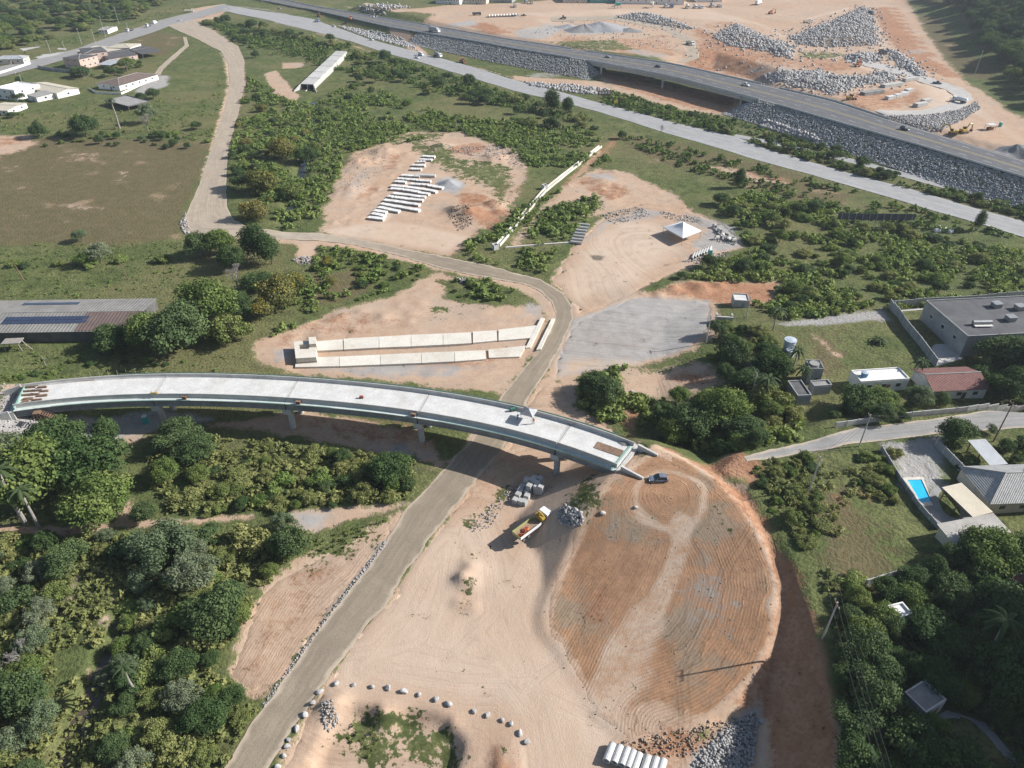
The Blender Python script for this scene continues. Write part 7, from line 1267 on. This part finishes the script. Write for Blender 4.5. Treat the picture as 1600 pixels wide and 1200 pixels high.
def fill(poly_px, n, r0, r1, sps, label, group, seed, gap=.75, zs=1.0, world=None, avoid=True):
    r = np.random.default_rng(seed); poly = np.array(world if world is not None else GP(poly_px)); X, Y = sample_poly(poly, n*10, r); got = 0; za = zeval(X, Y); nz = .6*vnoise(X, Y, 22, 53)+.4*vnoise(X, Y, 9, 51)
    bad = np.zeros(len(X), bool); mine = []
    for s in SHEETS: bad |= sdf(s, X, Y) > -1.0
    for s in COURTS: bad |= sdf(s, X, Y) > 0
    bad |= in_bld(X, Y, 1.2)
    for i in range(len(X)):
        if got >= n: break
        rr_ = r0+(r1-r0)*r.random()**1.5
        if gap > .5 and n > 40 and nz[i] < -.2 and seed not in (205, 207, 208, 209, 211, 212): continue
        if bad[i] or (avoid and max(za['soil'][i], za['grey'][i]) > .5): continue
        if any((X[i]-a)**2+(Y[i]-b)**2 < ((rr_+c)*gap)**2 for a, b, c in PLACED) or any((X[i]-a)**2+(Y[i]-b)**2 < (2.5+rr_*.6)**2 for a, b, c in EXC): continue
        PLACED.append((X[i], Y[i], rr_)); sp = sps[int(r.integers(len(sps)))]; mine.append((plant_tree(X[i], Y[i], rr_, sp, LOOK[sp]+' '+label.split(' ', 1)[1] if label.split()[0] in ('tree', 'bush') else LOOK[sp]+' '+label.split(' ', 2)[2], group, zs=zs), sp)); got += 1
    if world is None:
        for sp in sorted(set(q for _, q in mine)):
            if sum(q == sp for _, q in mine) > 30: continue
            for k, e in enumerate(sorted((e for e, q in mine if q == sp), key=lambda e: px_of(e.location)[0])): e['label'] = nth(k)+' '+e['label'].replace(LOOK[sp], LOOK[sp]+' from the left', 1)
def bfill(*a, **k): fill(*a, **k)
fill([(235,690),(330,690),(420,700),(640,722),(650,750),(640,775),(560,790),(450,800),(330,806),(245,802),(232,740)], 52, 1.2, 3.8, ['bush', 'bush', 'olive', 'olive', 'broad'], 'leafy bush in the scrub below the viaduct', 'scrub bushes below the viaduct', 201, .6)
fill([(0,850),(230,840),(470,830),(455,880),(420,925),(380,980),(360,1055),(400,1110),(350,1210),(130,1230),(170,1060),(215,950),(240,900),(150,870),(100,900),(60,1000),(0,1040)], 62, 1.8, 5.0, ['broad', 'olive', 'olive', 'pale', 'bush', 'bush', 'dark'], 'tree in the stream wood at the lower left', 'stream wood at the lower left', 202, .62)
fill([(0,860),(100,870),(95,960),(60,1020),(60,1080),(90,1160),(60,1230),(-60,1230),(-60,860)], 26, 2.5, 5.5, ['pale', 'olive', 'broad', 'dark'], 'tree beyond the stream at the lower left', 'lower left corner trees', 203, .62)
fill([(362,235),(384,150),(480,175),(500,250),(472,330),(435,358),(368,340)], 46, 1.5, 4.0, ['bush', 'olive', 'gold', 'dark', 'broad'], 'bush in the thicket beside the ditch', 'thicket right of the dirt road', 204, .62)
fill([(310,28),(400,36),(470,50),(560,76),(640,104),(800,152),(930,186),(960,215),(900,210),(800,196),(640,136),(560,132),(556,95),(480,68),(400,66),(330,45)], 75, 2.5, 6.0, ['dark', 'broad', 'dark', 'bush', 'olive'], 'dark tree in the belt beside the old road', 'tree belt beside the old road', 205, .6)
fill([(500,170),(560,130),(700,180),(850,205),(840,225),(700,205),(560,225),(510,240)], 46, 1.2, 3.2, ['bush'], 'low bush above the storage ground', 'bushes above the storage ground', 206, .9)
fill([(1000,470),(1100,415),(1165,395),(1120,320),(1180,300),(1300,335),(1420,362),(1600,405),(1640,460),(1390,472),(1225,500),(1205,452),(1120,442)], 135, 1.2, 3.8, ['bush', 'bush', 'dark', 'olive', 'broad'], 'bush in the scrub right of the tent lot', 'scrub right of the tent lot', 207, .68)
fill([(1110,505),(1195,512),(1225,560),(1235,620),(1250,690),(1150,708),(1065,695),(1010,660),(1020,640),(1110,600)], 46, 1.8, 4.0, ['dark', 'broad', 'bush', 'olive'], 'tree in the grove right of the gravel lot', 'grove right of the gravel lot', 208, .6)
fill([(1310,960),(1400,900),(1480,880),(1600,880),(1640,1000),(1640,1240),(1320,1240),(1310,1100)], 62, 2.6, 5.5, ['dark', 'dark', 'broad'], 'tree in the dark wood at the lower right', 'dark wood at the lower right', 209, .6)
fill([(1185,712),(1380,715),(1400,790),(1445,865),(1390,905),(1310,955),(1265,870),(1205,800),(1175,745)], 60, .8, 2.6, ['bush', 'olive', 'bush'], 'bush on the slope above the red cut', 'bushes on the slope above the red cut', 210, .8)
fill([(1440,-4),(1500,20),(1560,100),(1640,190),(1700,120),(1640,-20)], 120, 5.5, 9.5, ['dark', 'broad', 'dark', 'broad'], 'tree in the hillside forest at the top right', 'hillside forest', 211, .55)
fill([(0,-10),(290,-10),(255,8),(205,32),(120,52),(60,70),(-20,82)], 190, 4.0, 8.0, ['dark', 'broad', 'broad', 'olive'], 'tree in the forest at the top left beyond the street', 'top left forest', 212, .42)
fill([(930,160),(960,148),(1140,192),(1150,212),(1050,190)], 26, 1.5, 3.0, ['bush'], 'bush on the verge below the bridge', 'verge bushes below the highway bridge', 213, .8)
fill([(1190,205),(1300,238),(1440,280),(1560,312),(1640,338),(1640,350),(1430,296),(1300,260),(1200,232)], 70, 1.8, 4.0, ['bush', 'dark', 'olive'], 'bush between the old road and stone bank', 'bushes between road and stone bank', 214, .75)
fill([(1290,640),(1440,640),(1460,655),(1300,662)], 9, 1.5, 3.0, ['dark', 'broad'], 'tree along the hillside street', 'trees along the hillside street', 215, .7); fill([(1480,600),(1620,560),(1620,640),(1560,640)], 10, 3, 5, ['dark'], 'dark tree behind the red roofed house', 'trees behind the red roofed house', 216, .6)
fill([(1450,705),(1600,690),(1600,720),(1520,745),(1480,730)], 12, 1, 2.4, ['bush', 'dark'], 'garden bush by the hip roofed house', 'garden bushes beside the hip roofed house', 217, .8); fill([(60,210),(330,208),(318,240),(240,232),(60,230)], 26, 1.5, 3.2, ['bush', 'dark'], 'bush in the hedge above the brown pasture', 'hedge above the pasture', 218, .6)
fill([(540,1100),(640,1120),(690,1140),(670,1180),(560,1175)], 13, .7, 1.7, ['bush'], 'bush growing in the dug pit at the bottom', 'bushes in the pit', 219, .7); fill([(108,112),(130,118),(160,112),(215,96),(222,104),(190,120),(150,126),(112,122)], 16, 1.4, 3.2, ['bush', 'dark', 'broad'], 'tree in the gardens below the pink house', 'village garden trees', 230, .7); fill([(0,140),(30,142),(60,160),(40,185),(0,190)], 7, 1.5, 3.0, ['dark', 'bush'], 'tree by the white houses, left edge', 'trees at the left edge houses', 231, .7)
fill(None, 40, 6, 10, ['dark', 'broad'], 'tree beyond the lower right corner', 'trees beyond the lower right', 220, .6, 1.25, world=[(95, 40), (100, 60), (124, 95), (150, 98), (150, 40)])
fill([(870,795),(905,748),(938,748),(932,780),(905,812),(885,790)], 16, .5, 1.2, ['bush'], 'small bush on the bank below the viaduct end', 'bushes on the bank below the viaduct end', 221, .6, avoid=False); fill([(680,440),(760,438),(818,464),(800,474),(700,462)], 14, .9, 1.8, ['bush'], 'bush on the green wedge below the road', 'bushes on the green wedge', 222, .8); fill([(500,390),(600,402),(660,425),(640,450),(560,470),(520,420)], 26, .9, 2.2, ['bush'], 'bush on the grass above the channel', 'bushes above the channel', 223, .8); fill([(840,345),(890,318),(935,308),(930,330),(870,352)], 12, .9, 2.0, ['bush'], 'bush beside the stacked pipes', 'bushes left of the tent lot', 224, .8); fill([(0,560),(60,540),(300,560),(420,565),(420,578),(200,582),(0,595)], 18, .7, 1.8, ['bush'], 'small bush in the grass behind the viaduct', 'bushes behind the viaduct', 225, .8); fill([(400,30),(400,95),(340,75),(320,45)], 16, 1.5, 3.5, ['bush', 'dark'], 'bush by the upper dirt road', 'bushes by the upper dirt road', 226, .8)
# palms and bare trees
frond = MB()
for k in range(15):
    t = 6.283*k/15+.2*math.sin(3*k); up = .55 if k % 2 else .15; prev = Vector((0, 0, 0)); dirv = Vector((math.cos(t), math.sin(t), 0)); sd_ = Vector((-math.sin(t), math.cos(t), 0))
    for s in range(7):
        f = (s+1)/7; p = dirv*f+Vector((0, 0, up*f-1.0*f*f*(.75 if k % 2 else .85))); wd = .17*(1-.6*f); frond.quad(prev, p, p+sd_*wd-Vector((0, 0, wd*.5)), prev+sd_*wd*1.1-Vector((0, 0, wd*.5))); frond.quad(prev, p, p-sd_*wd-Vector((0, 0, wd*.5)), prev-sd_*wd*1.1-Vector((0, 0, wd*.5))); prev = p
FR = frond.mesh('palm_crown', leaf_mat('leaf_palm', (.05, .075, .03), (.085, .115, .045), (.12, .15, .06))); PT = MB().tube((0, 0, -.05), (.02, 0, .5), .035, .026, 8).tube((.02, 0, .5), (.0, .02, 1.0), .026, .018, 8).mesh('palm_trunk', M_PALE_TRUNK)
def palm(label, px, py, h, r):
    g = G(px, py); e = thing('palm_tree', label, 'palm tree', g, random.uniform(0, 6)); t = ob('trunk', PT, e); t.scale = (h, h, h); c = ob('crown', FR, e, (0, .02*h, h)); c.scale = (r,)*3; return e
for a in (('tall palm on the pasture at the top left',187,201,15,2.8),('palm beside the path before the warehouse',1208,516,7,2.8),('palm beside the tank tower',1238,578,6.5,2.6),('palm in the grove below the tower',1190,632,8,3.2),('palm between the white and red roofed houses',1428,592,6,2.4),('left leaning palm trunk below the big broad tree',40,818,15,3.2),('right palm trunk below the big broad tree',62,826,11,2.8),('palm in the dark wood at the lower right',1535,1030,10,3.2),('palm on the bottom left bank of the stream',215,1085,8,2.0),('palm in the green scrub above the storage ground',713,200,7,1.8),('low palm shrub on the lawn',1372,536,1.2,2.6),('palm left of the tank tower',1250,600,5,2.4),('garden palm before the pink house',133,124,6,3.5),('garden palm right of the pink house',200,112,6,3.2)): palm(*a)
bt = MB()
def limb(p, d, l, r, lv, q):
    e = p+d*l; bt.tube(p, e, r, r*.65, 5, False)
    if lv: [limb(e, (d+Vector((q.uniform(-.75, .75), q.uniform(-.75, .75), q.uniform(-.1, .5)))).normalized(), l*.72, r*.6, lv-1, q) for _ in range(3)]
limb(Vector((0, 0, -.05)), Vector((0, 0, 1)), .38, .035, 5, random.Random(5)); BT = bt.mesh('bare_branches', wm('grey_twig', (.30, .275, .255), (.24, .22, .20), 2, .95))
for px, py, h, lab in ((372,452,8,'bare grey leafless tree below the dirt road bend'),(232,205,8,'bare branched tree on the pasture edge'),(40,1040,5,'small bare tree at the left edge'),(1032,212,5,'bare shrub beside the old road')):
    e = thing('bare_tree', lab, 'tree', G(px, py)); c = ob('branches', BT, e); c.scale = (h,)*3
# ground cover nobody could count: low weeds, shrubs and tall grass
PROT = []
for s in range(10): q, t, b = crown_arrays(seed=300+s, n=26, lobes=3, zh=.8, leaf=.26, spread=.55, lobe_r=.55); PROT.append((q, t))
def cover(name, polys, dens, s0, s1, mat, seed, label, soilmax=.45, zs=1.0):
    r = np.random.default_rng(seed); QS, TS = [], []
    for poly_px in polys:
        poly = np.array(GP(poly_px)); a = abs(np.sum(poly[:, 0]*np.roll(poly[:, 1], -1)-poly[:, 1]*np.roll(poly[:, 0], -1)))/2; n = int(a*dens); X, Y = sample_poly(poly, n, r); za = zeval(X, Y)
        m = (np.maximum(np.maximum(za['soil'], za['grey']), za['red'])+.35*vnoise(X, Y, 4, 7) < soilmax) | (za['weed'] > .55); m &= (.45*vnoise(X, Y, 9, 51)+.35*vnoise(X, Y, 3.5, 52)+.5*vnoise(X, Y, 24, 53)) > -.22
        for s in SHEETS: m &= ~((sdf(s, X, Y) > -.3) & (za['weed'] < .5))
        for s in COURTS: m &= sdf(s, X, Y) < 0
        m &= ~in_bld(X, Y, .5)
        X, Y = X[m], Y[m]; n = len(X); S = s0+(s1-s0)*r.random(n)**2; k = r.integers(0, 10, n); th = r.uniform(0, 6.283, n); Z = H(X, Y); tv = .5+.5*vnoise(X, Y, 6, 61)
        for j in range(10):
            w = np.where(k == j)[0]
            if not len(w): continue
            q, t = PROT[j]; c, s = np.cos(th[w]), np.sin(th[w]); x = q[None, ..., 0]*c[:, None, None]-q[None, ..., 1]*s[:, None, None]; y = q[None, ..., 0]*s[:, None, None]+q[None, ..., 1]*c[:, None, None]; z = np.broadcast_to(q[None, ..., 2]*zs, x.shape)
            v = np.stack([x, y, z], -1)*S[w][:, None, None, None]+np.stack([X[w], Y[w], Z[w]-.05], 1)[:, None, None, :]; QS.append(v.reshape(-1, 4, 3)); TS.append(np.clip(.45*t[None]+.55*tv[w][:, None], 0, 1).ravel())
    q = np.concatenate(QS); n = len(q); me = mesh_np(name, q.reshape(-1, 3), np.arange(n*4).reshape(n, 4), mat); fattr(me, 'tint', np.concatenate(TS), 'FACE'); fattr(me, 'bloom', np.zeros(n), 'FACE')
    o = tag(ob(name, me), kind='stuff'); o['label'] = label; return n
tot = 0
tot += cover('scrub_cover', [[(232,680),(420,690),(650,720),(645,780),(450,800),(240,806)], [(0,842),(470,830),(455,880),(380,980),(358,1055),(400,1110),(350,1230),(-60,1230),(-60,842)]], .95, .5, 1.5, L_OLIVE, 401, 'low green weeds and shrubs below the viaduct')
tot += cover('scrub_cover', [[(1000,470),(1165,395),(1120,320),(1180,300),(1420,362),(1640,405),(1640,462),(1225,500),(1120,442)], [(1110,505),(1225,540),(1250,690),(1150,708),(1000,650),(960,620),(1110,565)], [(905,585),(1000,570),(1060,640),(1000,680),(905,650)]], .75, .6, 2.2, L_GRASS, 402, 'low scrub right of the tent lot')
tot += cover('slope_weeds', [[(1185,712),(1380,712),(1400,790),(1445,865),(1390,905),(1310,1000),(1265,870),(1205,800)], [(1310,950),(1440,890),(1640,860),(1640,1240),(1320,1240)]], .8, .4, 1.2, L_OLIVE, 403, 'dry weeds on the slope above the red cut')
tot += cover('green_weeds', [[(362,235),(384,120),(480,160),(560,130),(700,180),(930,205),(960,260),(830,262),(720,207),(540,240),(500,362),(435,358)], [(500,385),(640,400),(670,430),(560,475),(420,530),(410,500),(480,440)], [(680,440),(760,438),(820,464),(800,474),(700,462)], [(720,385),(770,345),(870,300),(930,255),(935,330),(880,380),(850,425),(740,408)]], .32, .8, 2.3, L_GRASS, 404, 'lush green weeds around the storage ground')
tot += cover('verge_weeds', [[(310,28),(560,76),(930,186),(960,205),(640,136),(400,80)], [(930,160),(960,145),(1150,190),(1440,280),(1640,335),(1640,352),(1430,298),(1200,232),(1050,190)], [(960,205),(1200,262),(1440,330),(1590,372),(1420,360),(1180,300),(1030,260)]], .20, .9, 2.5, L_MID, 405, 'weeds along the verges of the old road')
tot += cover('pit_weeds', [[(530,1095),(640,1115),(722,1140),(715,1230),(560,1200)], [(712,832),(770,785),(800,752),(815,760),(760,830)], [(868,812),(888,770),(905,745),(938,748),(930,790),(905,822)], [(470,850),(600,812),(620,820),(540,880),(480,890)], [(720,900),(748,895),(738,965),(720,965)]], 1.6, .2, .7, L_OLIVE, 406, 'weeds in the pit and along the yard edges', .9)
tot += cover('grass_tufts', [[(0,545),(240,548),(420,560),(420,580),(0,600)], [(250,400),(380,430),(420,520),(300,560),(250,470)], [(0,385),(280,378),(300,440),(250,466),(0,466)]], .12, .3, .9, L_GRASS, 407, 'grass tufts on the pasture behind the viaduct')
tot += cover('village_weeds', [[(110,160),(330,150),(345,90),(372,200),(330,220),(0,215),(0,190)], [(0,75),(200,40),(280,5),(340,5),(240,28),(60,90)]], .05, .6, 1.6, L_GRASS, 408, 'grass and weeds around the village')
print('cover quads', tot, 'trees', NT_[0])

# ================================================================ haze: the air between the camera and the far things
HAZE = True
if HAZE:
    hb = MB().bx(-1600, 1600, -60, 2000, -12, 150).ob('haze', None); hb.data.materials.clear()
    hm = bpy.data.materials.new('haze_air'); hm.use_nodes = True; n_ = hm.node_tree.nodes; n_.remove(n_['Principled BSDF']); pv = n_.new('ShaderNodeVolumePrincipled'); pv.inputs['Color'].default_value = (.80, .88, 1.0, 1); pv.inputs['Density'].default_value = .000105; pv.inputs['Anisotropy'].default_value = .2
    hm.node_tree.links.new(pv.outputs[0], n_['Material Output'].inputs['Volume']); hb.data.materials.append(hm); tag(hb, kind='stuff'); hb['label'] = 'thin pale summer haze'
